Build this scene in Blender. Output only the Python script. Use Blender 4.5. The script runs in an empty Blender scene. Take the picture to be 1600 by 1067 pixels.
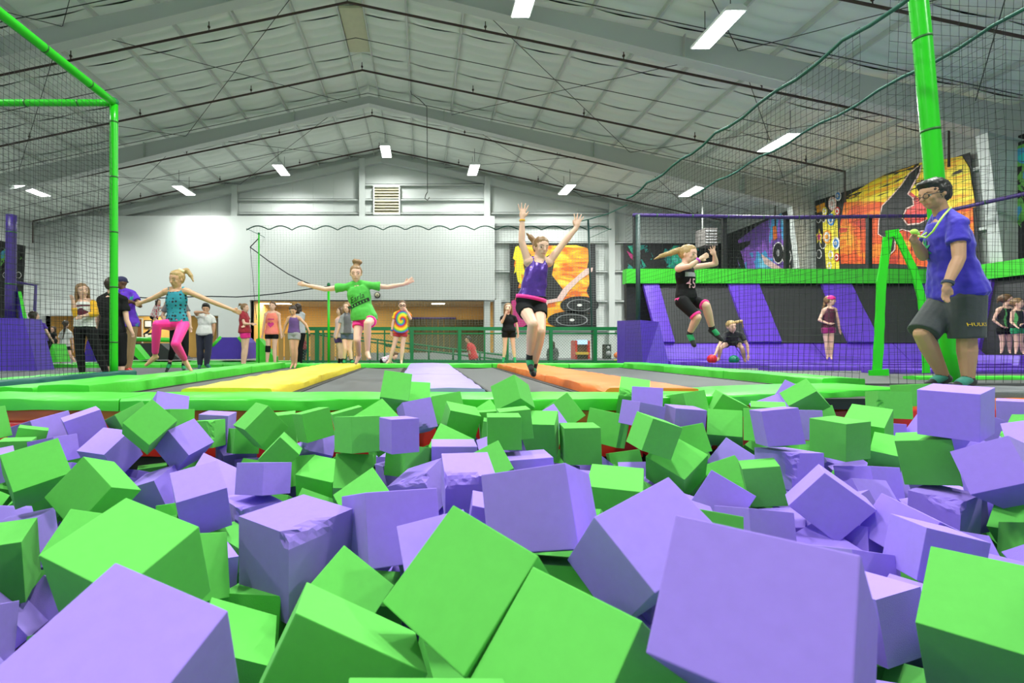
import bpy, bmesh, math, random
from mathutils import Vector, Matrix, Quaternion, noise
from mathutils.bvhtree import BVHTree
random.seed(7)
sc = bpy.context.scene
COL = sc.collection
# ------------------------------------------------------------------ camera
F, VX, VY, CZ = 775.0, 660.0, 541.0, 0.38
cam_d = bpy.data.cameras.new('camera'); cam = bpy.data.objects.new('camera', cam_d); COL.objects.link(cam)
cam.location = (0, 0, CZ); cam.rotation_euler = (math.pi/2, 0, 0)
cam_d.sensor_width = 36; cam_d.lens = F/1600*36
cam_d.shift_x = (800-VX)/1600; cam_d.shift_y = (VY-533.5)/1600
cam_d.clip_start = 0.02; cam_d.clip_end = 200
cam_d.dof.use_dof = True; cam_d.dof.focus_distance = 5.0; cam_d.dof.aperture_fstop = 6.3
sc.camera = cam
# ------------------------------------------------------------------ world, exposure
w = bpy.data.worlds.new('world'); sc.world = w; w.use_nodes = True
w.node_tree.nodes['Background'].inputs[0].default_value = (.75, .85, .8, 1)
w.node_tree.nodes['Background'].inputs[1].default_value = 0.05
vs = sc.view_settings
vs.view_transform = 'Standard'; vs.look = 'None'; vs.gamma = 1; vs.use_curve_mapping = False
vs.exposure = -0.36
sc.cycles.use_denoising = True
sc.cycles.max_bounces = 7; sc.cycles.diffuse_bounces = 5; sc.cycles.glossy_bounces = 3
sc.cycles.transparent_max_bounces = 12
sc.cycles.sample_clamp_indirect = 6
LAMP_W = 430.0      # one ceiling fixture
LAMP_EMIT = 22.0    # what its diffuser shows
# ------------------------------------------------------------------ helpers
def P(px, py, d):
    """a point of the place: seen at px, py (1600 x 1067) and d metres in front"""
    return Vector(((px-VX)/F*d, d, CZ-(py-VY)/F*d))
def tag(o, label=None, cat=None, group=None, kind=None):
    if label: o['label'] = label
    if cat: o['category'] = cat
    if group: o['group'] = group
    if kind: o['kind'] = kind
    return o
def empty(name, loc=(0, 0, 0), label=None, cat=None, group=None, kind=None):
    o = bpy.data.objects.new(name, None); COL.objects.link(o); o.location = loc
    o.empty_display_size = .1
    return tag(o, label, cat, group, kind)
def link(name, me, m=None, parent=None):
    o = bpy.data.objects.new(name, me); COL.objects.link(o)
    if m is not None and not me.materials: me.materials.append(m)
    if parent is not None:
        o.parent = parent
        o.matrix_parent_inverse = Matrix.Translation(-Vector(parent.location))
    return o
class MB:
    def __init__(s): s.v = []; s.f = []; s.sm = []
    def add(s, vs, fs, smooth=False):
        n = len(s.v); s.v += [tuple(v) for v in vs]; s.f += [tuple(i+n for i in f) for f in fs]; s.sm += [smooth]*len(fs); return s
    def box(s, a, b):
        x0, y0, z0 = a; x1, y1, z1 = b
        return s.add([(x0,y0,z0),(x1,y0,z0),(x1,y1,z0),(x0,y1,z0),(x0,y0,z1),(x1,y0,z1),(x1,y1,z1),(x0,y1,z1)],
            [(0,3,2,1),(4,5,6,7),(0,1,5,4),(1,2,6,5),(2,3,7,6),(3,0,4,7)])
    def hexa(s, q):   # 8 corners: bottom ring, top ring
        return s.add(q, [(0,3,2,1),(4,5,6,7),(0,1,5,4),(1,2,6,5),(2,3,7,6),(3,0,4,7)])
    def prism(s, poly, axis, a, b):
        n = len(poly)
        def at(p, t): return (p[0], t, p[1]) if axis == 'y' else ((t, p[0], p[1]) if axis == 'x' else (p[0], p[1], t))
        vs = [at(p, a) for p in poly]+[at(p, b) for p in poly]
        fs = [tuple(range(n)), tuple(range(2*n-1, n-1, -1))]+[(i, n+i, n+(i+1) % n, (i+1) % n) for i in range(n)]
        return s.add(vs, fs)
    def tube(s, pts, r, n=8, caps=True, r1=None):
        pts = [Vector(p) for p in pts]; rings = []; N = len(pts)
        up0 = None
        for i, p in enumerate(pts):
            t = (pts[min(i+1, N-1)]-pts[max(i-1, 0)])
            t = t.normalized() if t.length > 1e-9 else Vector((0, 0, 1))
            if up0 is None:
                up0 = t.orthogonal().normalized()
            u = (up0-t*up0.dot(t))
            u = u.normalized() if u.length > 1e-6 else t.orthogonal().normalized()
            up0 = u; wv = t.cross(u)
            rr = r if r1 is None else r+(r1-r)*i/max(1, N-1)
            if callable(rr): rr = rr(i/max(1, N-1))
            rings.append([p+(u*math.cos(a)+wv*math.sin(a))*rr for a in [2*math.pi*k/n for k in range(n)]])
        vs = [v for q in rings for v in q]; fs = []
        for i in range(N-1):
            for k in range(n):
                a = i*n+k; b = i*n+(k+1) % n
                fs.append((a, b, b+n, a+n))
        if caps: fs += [tuple(range(n-1, -1, -1)), tuple((N-1)*n+k for k in range(n))]
        return s.add(vs, fs, n > 5)
    def loft(s, rings, caps=True, smooth=True):
        n = len(rings[0]); vs = [v for q in rings for v in q]; fs = []
        for i in range(len(rings)-1):
            for k in range(n):
                a = i*n+k; b = i*n+(k+1) % n
                fs.append((a, b, b+n, a+n))
        if caps: fs += [tuple(range(n-1, -1, -1)), tuple((len(rings)-1)*n+k for k in range(n))]
        return s.add(vs, fs, smooth)
    def ell(s, c, rx, ry, rz, R=None, nu=12, nv=8):
        c = Vector(c); rings = []
        for i in range(1, nv):
            th = math.pi*i/nv
            rings.append([(math.sin(th)*math.cos(2*math.pi*k/nu)*rx, math.sin(th)*math.sin(2*math.pi*k/nu)*ry, -math.cos(th)*rz) for k in range(nu)])
        vs = [(0, 0, -rz)]+[v for q in rings for v in q]+[(0, 0, rz)]
        fs = [(0, 1+(k+1) % nu, 1+k) for k in range(nu)]
        for i in range(nv-2):
            for k in range(nu):
                a = 1+i*nu+k; b = 1+i*nu+(k+1) % nu; fs.append((a, b, b+nu, a+nu))
        L = len(vs)-1; o = 1+(nv-2)*nu
        fs += [(o+k, o+(k+1) % nu, L) for k in range(nu)]
        vs = [c+(R @ Vector(v) if R is not None else Vector(v)) for v in vs]
        return s.add(vs, fs, True)
    def mesh(s, name):
        me = bpy.data.meshes.new(name); me.from_pydata(s.v, [], s.f)
        me.polygons.foreach_set('use_smooth', s.sm); me.update(); return me
    def build(s, name, m, parent=None): return link(name, s.mesh(name), m, parent)
def box(name, a, b, m, parent=None):
    a2 = [min(p, q) for p, q in zip(a, b)]; b2 = [max(p, q) for p, q in zip(a, b)]
    return MB().box(a2, b2).build(name, m, parent)
def jit(x, y, z, f=3.0): return noise.noise(Vector((x*f, y*f, z*f)))
def soft_pad(pts, width, z0, z1, m, name, parent=None, seg=.12, wob=.008, r=.018, side=None):
    """vinyl pad swept along a polyline; width to the left and right given as (left, right) offsets"""
    pts = [Vector(p) for p in pts]; dense = []
    for a, b in zip(pts[:-1], pts[1:]):
        n = max(1, int((b-a).length/seg))
        dense += [a.lerp(b, i/n) for i in range(n)]
    dense.append(pts[-1]); rings = []
    wl, wr = width
    for i, p in enumerate(dense):
        t = (dense[min(i+1, len(dense)-1)]-dense[max(i-1, 0)]); t.z = 0; t.normalize()
        sd = Vector((t.y, -t.x, 0)) if side is None else Vector(side)
        cs = [(-wl, z0), (-wl, z1-r), (-wl+r*.3, z1-r*.3), (-wl+r, z1), ((-wl+wr)/2-.1*(wl+wr), z1+.004), ((wr-wl)/2+.1*(wl+wr), z1+.004), (wr-r, z1), (wr-r*.3, z1-r*.3), (wr, z1-r), (wr, z0)]
        q = []
        for k, (u, z) in enumerate(cs):
            j = wob*jit(p.x*1.1+k*.31, p.y*1.1, z*2+k*.17, 2.3)
            j2 = wob*1.2*jit(p.x+k*.7+9, p.y+3, k*.4, 4.1)
            q.append(p+sd*(u+j)+Vector((0, 0, z+j2)))
        rings.append(q)
    o = MB().loft(rings).build(name, m, parent); o.data.set_sharp_from_angle(angle=math.radians(38)); return o
# ------------------------------------------------------------------ materials
MATS = {}
def mat(name, col, rough=.6, metal=0, bump=0, bscale=60, var=0, vscale=6, emit=None, estr=0, spec=.5, coat=0, sheen=0, sub=0, trans=0):
    if name in MATS: return MATS[name]
    m = bpy.data.materials.new(name); m.use_nodes = True; nt = m.node_tree; b = nt.nodes['Principled BSDF']
    c = (*col, 1) if len(col) == 3 else col
    b.inputs['Base Color'].default_value = c; b.inputs['Roughness'].default_value = rough; b.inputs['Metallic'].default_value = metal
    b.inputs['Specular IOR Level'].default_value = spec
    if coat: b.inputs['Coat Weight'].default_value = coat; b.inputs['Coat Roughness'].default_value = .25
    if sheen: b.inputs['Sheen Weight'].default_value = sheen
    if sub:
        b.inputs['Subsurface Weight'].default_value = sub; b.inputs['Subsurface Radius'].default_value = (.6, .3, .2); b.inputs['Subsurface Scale'].default_value = .02
    tc = nt.nodes.new('ShaderNodeTexCoord')
    if var:
        n = nt.nodes.new('ShaderNodeTexNoise'); n.inputs['Scale'].default_value = vscale; n.inputs['Detail'].default_value = 4
        nt.links.new(tc.outputs['Object'], n.inputs['Vector'])
        mx = nt.nodes.new('ShaderNodeMix'); mx.data_type = 'RGBA'
        mx.inputs[6].default_value = tuple(max(0, x*(1-var)) for x in c[:3])+(1,); mx.inputs[7].default_value = tuple(min(1, x*(1+var)) for x in c[:3])+(1,)
        nt.links.new(n.outputs['Fac'], mx.inputs[0]); nt.links.new(mx.outputs[2], b.inputs['Base Color'])
    if bump:
        n2 = nt.nodes.new('ShaderNodeTexNoise'); n2.inputs['Scale'].default_value = bscale; n2.inputs['Detail'].default_value = 3
        nt.links.new(tc.outputs['Object'], n2.inputs['Vector'])
        bp = nt.nodes.new('ShaderNodeBump'); bp.inputs['Strength'].default_value = bump; bp.inputs['Distance'].default_value = .01
        nt.links.new(n2.outputs['Fac'], bp.inputs['Height']); nt.links.new(bp.outputs['Normal'], b.inputs['Normal'])
    if emit:
        b.inputs['Emission Color'].default_value = (*emit, 1); b.inputs['Emission Strength'].default_value = estr
    MATS[name] = m; return m
def ramp_mat(name, tex, stops, scale=3, rough=.6, detail=4, coord='Object', distort=0, vec=(1, 1, 1), const=False):
    if name in MATS: return MATS[name]
    m = bpy.data.materials.new(name); m.use_nodes = True; nt = m.node_tree; b = nt.nodes['Principled BSDF']; b.inputs['Roughness'].default_value = rough
    tc = nt.nodes.new('ShaderNodeTexCoord'); mp = nt.nodes.new('ShaderNodeMapping'); mp.inputs['Scale'].default_value = vec
    nt.links.new(tc.outputs[coord], mp.inputs['Vector'])
    t = nt.nodes.new({'noise': 'ShaderNodeTexNoise', 'voronoi': 'ShaderNodeTexVoronoi', 'wave': 'ShaderNodeTexWave'}[tex])
    t.inputs['Scale'].default_value = scale
    if tex == 'noise': t.inputs['Detail'].default_value = detail; t.inputs['Distortion'].default_value = distort
    if tex == 'voronoi': t.inputs['Randomness'].default_value = .35
    if tex == 'wave': t.inputs['Distortion'].default_value = distort
    nt.links.new(mp.outputs['Vector'], t.inputs['Vector'])
    r = nt.nodes.new('ShaderNodeValToRGB'); e = r.color_ramp
    if const: e.interpolation = 'CONSTANT'
    while len(e.elements) < len(stops): e.elements.new(.5)
    for el, (p, c) in zip(e.elements, stops): el.position = p; el.color = (*c, 1)
    nt.links.new(t.outputs['Distance' if tex == 'voronoi' else 'Fac'], r.inputs['Fac'])
    nt.links.new(r.outputs['Color'], b.inputs['Base Color'])
    MATS[name] = m; return m
def foam(name, col):
    m = mat(name, col, rough=.95, bump=.25, bscale=420, spec=.15, sheen=.08, var=.06, vscale=9)
    nt = m.node_tree; b = nt.nodes['Principled BSDF']
    oi = nt.nodes.new('ShaderNodeObjectInfo'); hs = nt.nodes.new('ShaderNodeHueSaturation')
    mr = nt.nodes.new('ShaderNodeMapRange'); mr.inputs[3].default_value = .88; mr.inputs[4].default_value = 1.1
    nt.links.new(oi.outputs['Random'], mr.inputs[0]); nt.links.new(mr.outputs[0], hs.inputs['Value'])
    src = b.inputs['Base Color'].links[0].from_socket
    nt.links.new(src, hs.inputs['Color']); nt.links.new(hs.outputs['Color'], b.inputs['Base Color'])
    return m
FOAM = {'G': foam('green_foam', (.13, .55, .09)), 'P': foam('lilac_foam', (.36, .235, .82))}
GREEN = mat('green_vinyl', (.06, .6, .035), .38, bump=.6, bscale=7, var=.08, vscale=5)
GREENPOLE = mat('green_pole_vinyl', (.02, .56, .01), .3, bump=.15, bscale=20)
DGREEN = mat('dark_green_paint', (.008, .17, .05), .45)
YELLOW = mat('yellow_vinyl', (.8, .62, .03), .4, bump=.6, bscale=7, var=.08)
LILAC = mat('lilac_vinyl', (.36, .28, .72), .42, bump=.6, bscale=7, var=.05)
ORANGE = mat('orange_vinyl', (.9, .2, .03), .4, bump=.6, bscale=7, var=.08)
RED = mat('red_vinyl', (.62, .02, .015), .35, bump=.6, bscale=7, var=.1)
PURPLE = mat('purple_vinyl', (.12, .045, .5), .38, bump=.6, bscale=7, var=.12)
PURPLED = mat('deep_purple_vinyl', (.07, .03, .4), .4, bump=.6, bscale=7, var=.1)
TEAL = mat('teal_vinyl', (.005, .11, .085), .45, bump=.3, bscale=10)
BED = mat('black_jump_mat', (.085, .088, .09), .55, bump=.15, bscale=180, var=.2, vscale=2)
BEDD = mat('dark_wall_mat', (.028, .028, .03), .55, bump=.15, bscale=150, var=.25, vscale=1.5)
BLACK = mat('black_metal', (.012, .012, .014), .5)
CARPET = mat('grey_carpet', (.15, .155, .165), .95, bump=.4, bscale=90, var=.15, vscale=3)
WHITE = mat('white_liner', (.66, .69, .67), .55, var=.04, vscale=.6)
DRY = mat('white_drywall', (.66, .69, .67), .7, var=.02, vscale=.4)
STEEL = mat('painted_steel', (.55, .58, .56), .5)
INSUL = mat('vinyl_insulation', (.8, .85, .79), .5, bump=.25, bscale=6, var=.05, vscale=1.2)
PURLIN = mat('galvanised_purlin', (.6, .63, .6), .5)
PIPE = mat('brown_pipe', (.055, .03, .025), .5)
ROD = mat('dark_rod', (.05, .055, .05), .5)
YWALL = mat('yellow_wall', (.78, .5, .14), .7, var=.05)
OLIVE = mat('olive_door', (.1, .1, .045), .55)
WOOD = mat('brown_door', (.2, .09, .035), .5, var=.2)
NETM = mat('black_netting', (.012, .016, .014), .7)
NETG = mat('grey_netting', (.3, .34, .32), .7)
ROPE = mat('green_rope', (.015, .1, .07), .7)
LAMP = mat('lamp_diffuser', (.9, .95, .92), .5, emit=(.96, 1, .97), estr=LAMP_EMIT)
LAMPB = mat('lamp_housing', (.75, .78, .76), .4)
WARM = mat('warm_diffuser', (.9, .9, .8), .5, emit=(1, .88, .62), estr=14)
DARK = mat('near_black', (.01, .01, .012), .6)
GREYM = mat('grey_metal', (.3, .3, .31), .5)
# ------------------------------------------------------------------ lamps
LX = -1.84; RW, LW = 13.7, -17.4; GY = 22.4; BY = -5.0; RIDGE = 9.2; SL = .21; FZ = -.15
def roof(x): return RIDGE-SL*abs(x-LX)
lamp_n = 0
def make_fixture(x, y, label, lw=.36, ln=1.25, drop=.75, watt=None):
    z = roof(x)-drop
    t = empty('ceiling_light', (x, y, z), label, 'ceiling light', 'bright panel lamps under the roof')
    m = MB(); q = [(-lw/2-.03, 0), (lw/2+.03, 0), (lw/2+.03, .05), (lw/2-.06, .12), (-lw/2+.06, .12), (-lw/2-.03, .05)]
    m.prism([(x+a, z+b) for a, b in q], 'y', y-ln/2, y+ln/2); m.build('housing', LAMPB, t)
    box('diffuser', (x-lw/2, y-ln/2+.03, z-.012), (x+lw/2, y+ln/2-.03, z+.002), LAMP, t)
    for s in (-1, 1): MB().tube([(x, y+s*ln*.35, z+.12), (x, y+s*ln*.35, roof(x)-.02)], .008, 5).build('hanger', ROD, t)
    ld = bpy.data.lights.new('lamp_light', 'AREA'); ld.shape = 'RECTANGLE'; ld.size = lw; ld.size_y = ln
    ld.energy = LAMP_W if watt is None else watt; ld.color = (.955, 1, .945); ld.spread = math.radians(165)
    lo = bpy.data.objects.new('lamp_light', ld); COL.objects.link(lo); lo.parent = t; lo.location = (0, 0, -.03)
    return t
for x, y, lb in [(-1.5, 20.4, 'bright panel lamp under the roof ridge by the white end wall'),
        (-5.8, 20.4, 'bright panel lamp by the end wall, next left of the ridge lamp'),
        (2.1, 20.4, 'bright panel lamp by the end wall, next right of the ridge lamp'),
        (-9.8, 20.4, 'bright panel lamp by the end wall, second left of the ridge lamp'),
        (5.94, 20.4, 'bright panel lamp by the end wall, second right of the ridge lamp'),
        (9.8, 18.0, 'bright panel lamp behind the right netting, just above the purple bar'),
        (9.84, 13.7, 'bright panel lamp behind the right netting, midway up the roof slope'),
        (6.0, 10.1, 'largest bright panel lamp, high on the right roof slope'),
        (-13.9, 17.7, 'bright panel lamp seen through the left net, near the low eave'),
        (2.15, 10.3, 'bright panel lamp cut off by the top picture edge')]:
    make_fixture(x, y, lb, watt=200 if y == 20.4 else None)
for x, y, lb in [(-9.8, 7.5, 'panel lamp above the left net frame, out of the picture'), (-1.8, 6.0, 'panel lamp under the ridge above the trampoline lanes'), (6.5, 5.5, 'panel lamp above the man in blue'),
        (-5.0, 2.0, 'panel lamp above the left side of the foam pit'), (1.2, 2.2, 'panel lamp above the middle of the foam pit'), (7.5, 0.5, 'panel lamp above the right side of the foam pit'), (-10.5, -1, 'panel lamp in the rear left of the hall')]:
    make_fixture(x, y, lb)
# ------------------------------------------------------------------ shell
floor = empty('floor', (0, 0, FZ), kind='structure')
m = MB(); PX0, PX1, PY0 = -5.2, 6.6, -2.2
m.box((LW, BY, FZ-.1), (PX0, GY+4.2, FZ)); m.box((PX1, BY, FZ-.1), (RW, GY+4.2, FZ))
m.box((PX0, BY, FZ-.1), (PX1, PY0, FZ)); m.box((PX0, 4.7, FZ-.1), (PX1, 14.75, FZ)); m.box((PX0, 14.75, FZ-.1), (-.8, GY+4.2, FZ)); m.box((-.8, 19.4, FZ-.1), (PX1, GY+4.2, FZ)); m.box((-.8, 14.7, -1.02), (PX1, 19.45, -.97)); m.box((PX1-.04, 14.75, -1), (PX1, 19.4, FZ)); m.box((-.84, 14.75, -1), (-.8, 19.4, FZ)); m.box((-.8, 14.7, -1), (PX1, 14.75, FZ-.1)); m.box((-.8, 19.4, -1), (PX1, 19.45, FZ-.1))
m.build('floor_surface', CARPET, floor)
pit = empty('pit_lining', (0, 0, -1.1), 'dark foam pit lining under the foam cubes', 'pit', kind='structure')
m = MB(); m.box((PX0, PY0, -1.12), (PX1, 4.7, -1.05)); m.box((PX0-.05, PY0, -1.1), (PX0, 4.7, FZ)); m.box((PX1, PY0, -1.1), (PX1+.05, 4.7, FZ)); m.box((PX0, PY0-.05, -1.1), (PX1, PY0, FZ))
m.build('lining', mat('pit_lining_black', (.02, .025, .022), .8), pit)
# side and rear walls
for nm, x0, x1 in (('wall_left', LW-.15, LW), ('wall_right', RW, RW+.15)):
    wl = empty(nm, (x0, 0, FZ), kind='structure'); zt = roof(x1 if nm == 'wall_left' else x0)
    box('liner', (x0, BY, FZ), (x1, GY, zt), WHITE, wl)
    s = 1 if nm == 'wall_left' else -1; xi = x1 if s > 0 else x0
    for z in (1.6, 3.2, 4.7):
        box('girt', (xi, BY, z), (xi+s*.12, GY, z+.07), STEEL, wl)
    for y in (17.2, 11.3, 5.4, -.5):
        mm = MB(); kn = .95; ft = .3
        mm.prism([(xi, FZ), (xi+s*ft, FZ), (xi+s*kn, zt-.2-SL*0), (xi, zt)], 'y', y-.02, y+.02)
        mm.hexa([(xi+s*ft, y-.12, FZ), (xi+s*ft, y+.12, FZ), (xi+s*(ft+.02), y+.12, FZ), (xi+s*(ft+.02), y-.12, FZ), (xi+s*kn, y-.12, zt-.7), (xi+s*kn, y+.12, zt-.7), (xi+s*(kn+.02), y+.12, zt-.7), (xi+s*(kn+.02), y-.12, zt-.7)])
        mm.build('frame_column', STEEL, wl)
wr = empty('wall_rear', (0, BY, FZ), kind='structure')
MB().prism([(LW, FZ), (RW, FZ), (RW, roof(RW)), (LX, RIDGE), (LW, roof(LW))], 'y', BY-.15, BY).build('liner', WHITE, wr)
# gable wall
AX0, AX1, AZ = -7.65, 3.25, 2.43      # lit opening under the white wall
BX0, BX1, BZ = -16.9, -9.0, 1.74
wb = empty('wall_back', (0, GY, FZ), kind='structure')
m = MB()
m.prism([(LW, AZ), (RW, AZ), (RW, roof(RW)), (LX, RIDGE), (LW, roof(LW))], 'y', GY, GY+.12)
m.box((AX1, GY, FZ), (RW, GY+.12, AZ)); m.box((BX1, GY, FZ), (AX0, GY+.12, AZ)); m.box((LW, GY, FZ), (BX0, GY+.12, AZ)); m.box((BX0, GY, BZ), (BX1, GY+.12, AZ))
m.build('liner', WHITE, wb)
def zy(py): return CZ+(VY-py)/34.6
colX = [-15.4, -8.38, -2.69, 2.89, 8.44]
for x in colX:
    zt = roof(x)-.25; z0 = zy(352) if x < 2 else FZ
    mm = MB(); mm.box((x-.13, GY-.32, z0), (x+.13, GY-.3, zt)); mm.box((x-.015, GY-.3, z0), (x+.015, GY-.02, zt)); mm.box((x-.13, GY-.02, z0), (x+.13, GY, zt))
    mm.build('column', STEEL, wb)
spans = [(-15.4, -8.38), (-8.38, -2.69), (-2.69, 2.89), (2.89, 8.44), (8.44, 13.6)]
for i, (a, b) in enumerate(spans):
    for py in (290, 313, 334, 352, 379, 424, 470, 515):
        z = zy(py)
        if i < 3 and z < 5.8: continue
        if z > min(roof(a), roof(b))-.3: continue
        mm = MB(); mm.box((a+.14, GY-.2, z), (b-.14, GY-.01, z+.02)); mm.box((a+.14, GY-.2, z-.06), (b-.14, GY-.19, z+.02)); mm.build('girt', STEEL, wb)
# liner panel seams
for k in range(34):
    x = LW+.5+k*.92
    if x > RW-.2: break
    z0 = 5.9 if x < 3.2 else FZ+.02
    box('panel_rib', (x-.012, GY-.014, z0), (x+.012, GY, roof(x)-.2), WHITE, wb)
# gable rafter channel
for s in (-1, 1):
    xe = RW if s > 0 else LW
    m = MB(); za, ze = RIDGE-.3, roof(xe)-.3
    m.hexa([(LX, GY-.25, za-.28), (LX, GY-.02, za-.28), (xe, GY-.02, ze-.28), (xe, GY-.25, ze-.28), (LX, GY-.25, za), (LX, GY-.02, za), (xe, GY-.02, ze), (xe, GY-.25, ze)] if s > 0 else
        [(xe, GY-.25, ze-.28), (xe, GY-.02, ze-.28), (LX, GY-.02, za-.28), (LX, GY-.25, za-.28), (xe, GY-.25, ze), (xe, GY-.02, ze), (LX, GY-.02, za), (LX, GY-.25, za)])
    m.build('gable_rafter', STEEL, wb)
# white drywall in front of the girts
wd = empty('wall_drywall', (0, GY-.4, FZ), kind='structure')
m = MB(); m.box((-15.3, GY-.42, AZ), (3.2, GY-.33, zy(341))); m.box((BX1-.05, GY-.42, FZ), (AX0, GY-.33, AZ)); m.box((BX0, GY-.42, BZ), (BX1-.05, GY-.33, AZ))
m.build('drywall_sheet', DRY, wd)
box('drywall_return', (3.2, GY-.42, FZ), (3.5, GY, AZ+.02), DRY, wd)
# lit rooms behind the openings
al = empty('wall_alcove', (0, GY+3.6, FZ), kind='structure')
m = MB(); m.box((AX0-.1, GY+3.6, FZ), (AX1+.1, GY+3.7, AZ+.1)); m.box((AX0-.1, GY, FZ), (AX0, GY+3.6, AZ+.1)); m.box((AX1, GY, FZ), (AX1+.1, GY+3.6, AZ+.1)); m.build('yellow_wall', YWALL, al)
box('alcove_ceiling', (AX0-.1, GY, AZ), (AX1+.1, GY+3.7, AZ+.1), mat('alcove_ceiling', (.62, .5, .28), .8), al)
m = MB(); m.box((BX0-.1, GY+1.9, FZ), (BX1+.1, GY+2.0, AZ)); m.box((BX0-.1, GY, FZ), (BX0, GY+1.9, AZ)); m.box((BX1, GY, FZ), (BX1+.1, GY+1.9, AZ)); m.build('yellow_wall', YWALL, al)
box('alcove_ceiling', (BX0, GY, BZ+.3), (BX1, GY+2, BZ+.4), DRY, al)
def alcove_lamp(x, y, z, lx, ly, label, w):
    t = empty('recessed_light', (x, y, z), label, 'ceiling light')
    box('trim', (x-lx/2-.04, y-ly/2-.04, z-.02), (x+lx/2+.04, y+ly/2+.04, z), LAMPB, t); box('diffuser', (x-lx/2, y-ly/2, z-.035), (x+lx/2, y+ly/2, z-.02), WARM, t)
    ld = bpy.data.lights.new('recessed_lamp', 'AREA'); ld.shape = 'RECTANGLE'; ld.size = lx; ld.size_y = ly; ld.energy = w; ld.color = (1, .86, .6)
    lo = bpy.data.objects.new('recessed_lamp', ld); COL.objects.link(lo); lo.parent = t; lo.location = (0, 0, -.05)
alcove_lamp(-7.0, GY+1.2, AZ, 1.4, .5, 'lit recessed lamp above the coral tank top girl', 75)
alcove_lamp(.75, GY+1.2, AZ, .6, .5, 'lit recessed lamp above the olive folding doors', 75)
alcove_lamp(-3.1, GY+1.6, AZ, .6, .5, 'recessed lamp hidden behind the girl in the green shirt', 75)
alcove_lamp(-13, GY+1, BZ+.3, .6, .4, 'recessed lamp in the yellow room behind the left net', 50)
# olive folding door in the alcove
def X26(px): return (px-VX)/F*(GY+3.55)
fd = empty('folding_door', (0, GY+3.5, FZ), 'wide olive folding door of upright panels in the yellow alcove', 'folding door')
zt = CZ+(VY-498)/F*(GY+3.5)
for i in range(13):
    x0 = X26(640)+(X26(757)-X26(640))*i/13; x1 = x0+(X26(757)-X26(640))/13-.03
    box('door_panel', (x0, GY+3.5+.03*(i % 2), FZ), (x1, GY+3.58, zt if i < 8 else zt-.05), OLIVE, fd)
box('door_track', (X26(638), GY+3.46, zt), (X26(712), GY+3.6, zt+.08), PURPLED, fd)
# doors and frames in the left room
for x0, x1, d, lb in [(212, 221, 2, 'brown wooden door beside two framed pictures in the yellow room'), (340, 354, 1.88, 'brown wooden door in the yellow room behind the boy in white')]:
    dd = GY+d-.15; t = empty('room_door', P((x0+x1)/2, 560, dd), lb, 'door')
    a = P(x0, 498, dd); b = P(x1, 498, dd)
    box('door_leaf', (a.x, dd, FZ), (b.x, dd+.05, min(a.z, 1.7)), WOOD, t); box('door_frame', (a.x-.06, dd+.02, FZ), (b.x+.06, dd+.08, min(a.z, 1.7)+.06), DRY, t)
    MB().ell((b.x-.1, dd-.03, .8), .03, .03, .03).build('door_knob', GREYM, t)
for py, lb in ((507, 'upper framed notice on the yellow wall by the brown door'), (527, 'lower framed notice on the yellow wall by the brown door')):
    dd = GY+1.8; a = P(226, py-6, dd); b = P(237, py+4, dd); t = empty('framed_notice', (a.x, dd, b.z), lb, 'picture')
    box('frame', (a.x-.03, dd, b.z-.03), (b.x+.03, dd+.04, a.z+.03), BLACK, t); box('picture_sheet', (a.x+.02, dd-.005, b.z+.02), (b.x-.02, dd, a.z-.02), DRY, t)
# ------------------------------------------------------------------ roof
ceil = empty('ceiling', (0, 0, RIDGE), kind='structure')
m = MB(); m.prism([(LW-.2, roof(LW)+.3), (LX, RIDGE+.35), (RW+.2, roof(RW)+.3), (RW+.2, roof(RW)+.36), (LX, RIDGE+.42), (LW-.2, roof(LW)+.36)], 'y', BY-.2, GY+.2); m.build('roof_sheet', WHITE, ceil)
NB = 11; bw = (RW-LX)/NB; rows = 14; rl = 1.8667
def panel_mesh(side):
    mb = MB(); nx, ny = 4, 30; vs = []
    for j in range(ny+1):
        for i in range(nx+1):
            u = i/nx; v = j/ny
            sag = .11*4*u*(1-u)*(.35+.65*abs(math.sin(v*math.pi*5)))+.02*math.sin(v*math.pi*7+u*3)*4*u*(1-u)
            vs.append((side*u*bw, v*rl, -SL*u*bw-sag))
    fs = []
    for j in range(ny):
        for i in range(nx):
            a = j*(nx+1)+i; f = (a, a+nx+1, a+nx+2, a+1); fs.append(f if side > 0 else f[::-1])
    mb.add(vs, fs, True); me = mb.mesh('insulation_panel'); me.materials.append(INSUL); return me
pm = {1: panel_mesh(1), -1: panel_mesh(-1)}
for s in (1, -1):
    for i in range(NB):
        for r in range(rows-2):
            o = link('insulation_panel', pm[s], None, None); o.parent = ceil
            o.location = (LX+s*i*bw, GY-(r+1)*rl, -SL*i*bw+.02)
    # the part of the roof behind the camera
    m = MB(); xe = RW if s > 0 else LW
    m.add([(LX, BY, RIDGE), (xe, BY, roof(xe)), (xe, GY-12*rl, roof(xe)), (LX, GY-12*rl, RIDGE)], [(0, 1, 2, 3)]); o = m.build('insulation_sheet', INSUL, ceil)
    for i in range(1, NB+1):
        x = LX+s*i*bw; z = roof(x)
        m = MB(); m.box((x-.01, BY, z-.09), (x+.01, GY-.05, z+.02)); m.box((x-.012 if s > 0 else x-.04, BY, z-.095), (x+.04 if s > 0 else x+.012, GY-.05, z-.087)); m.build('purlin', PURLIN, ceil)
for s in (1, -1):
    x = LX+s*.33; box('purlin', (x-.015, BY, RIDGE-.22), (x+.015, GY-.05, RIDGE-.02), PURLIN, ceil)
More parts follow.
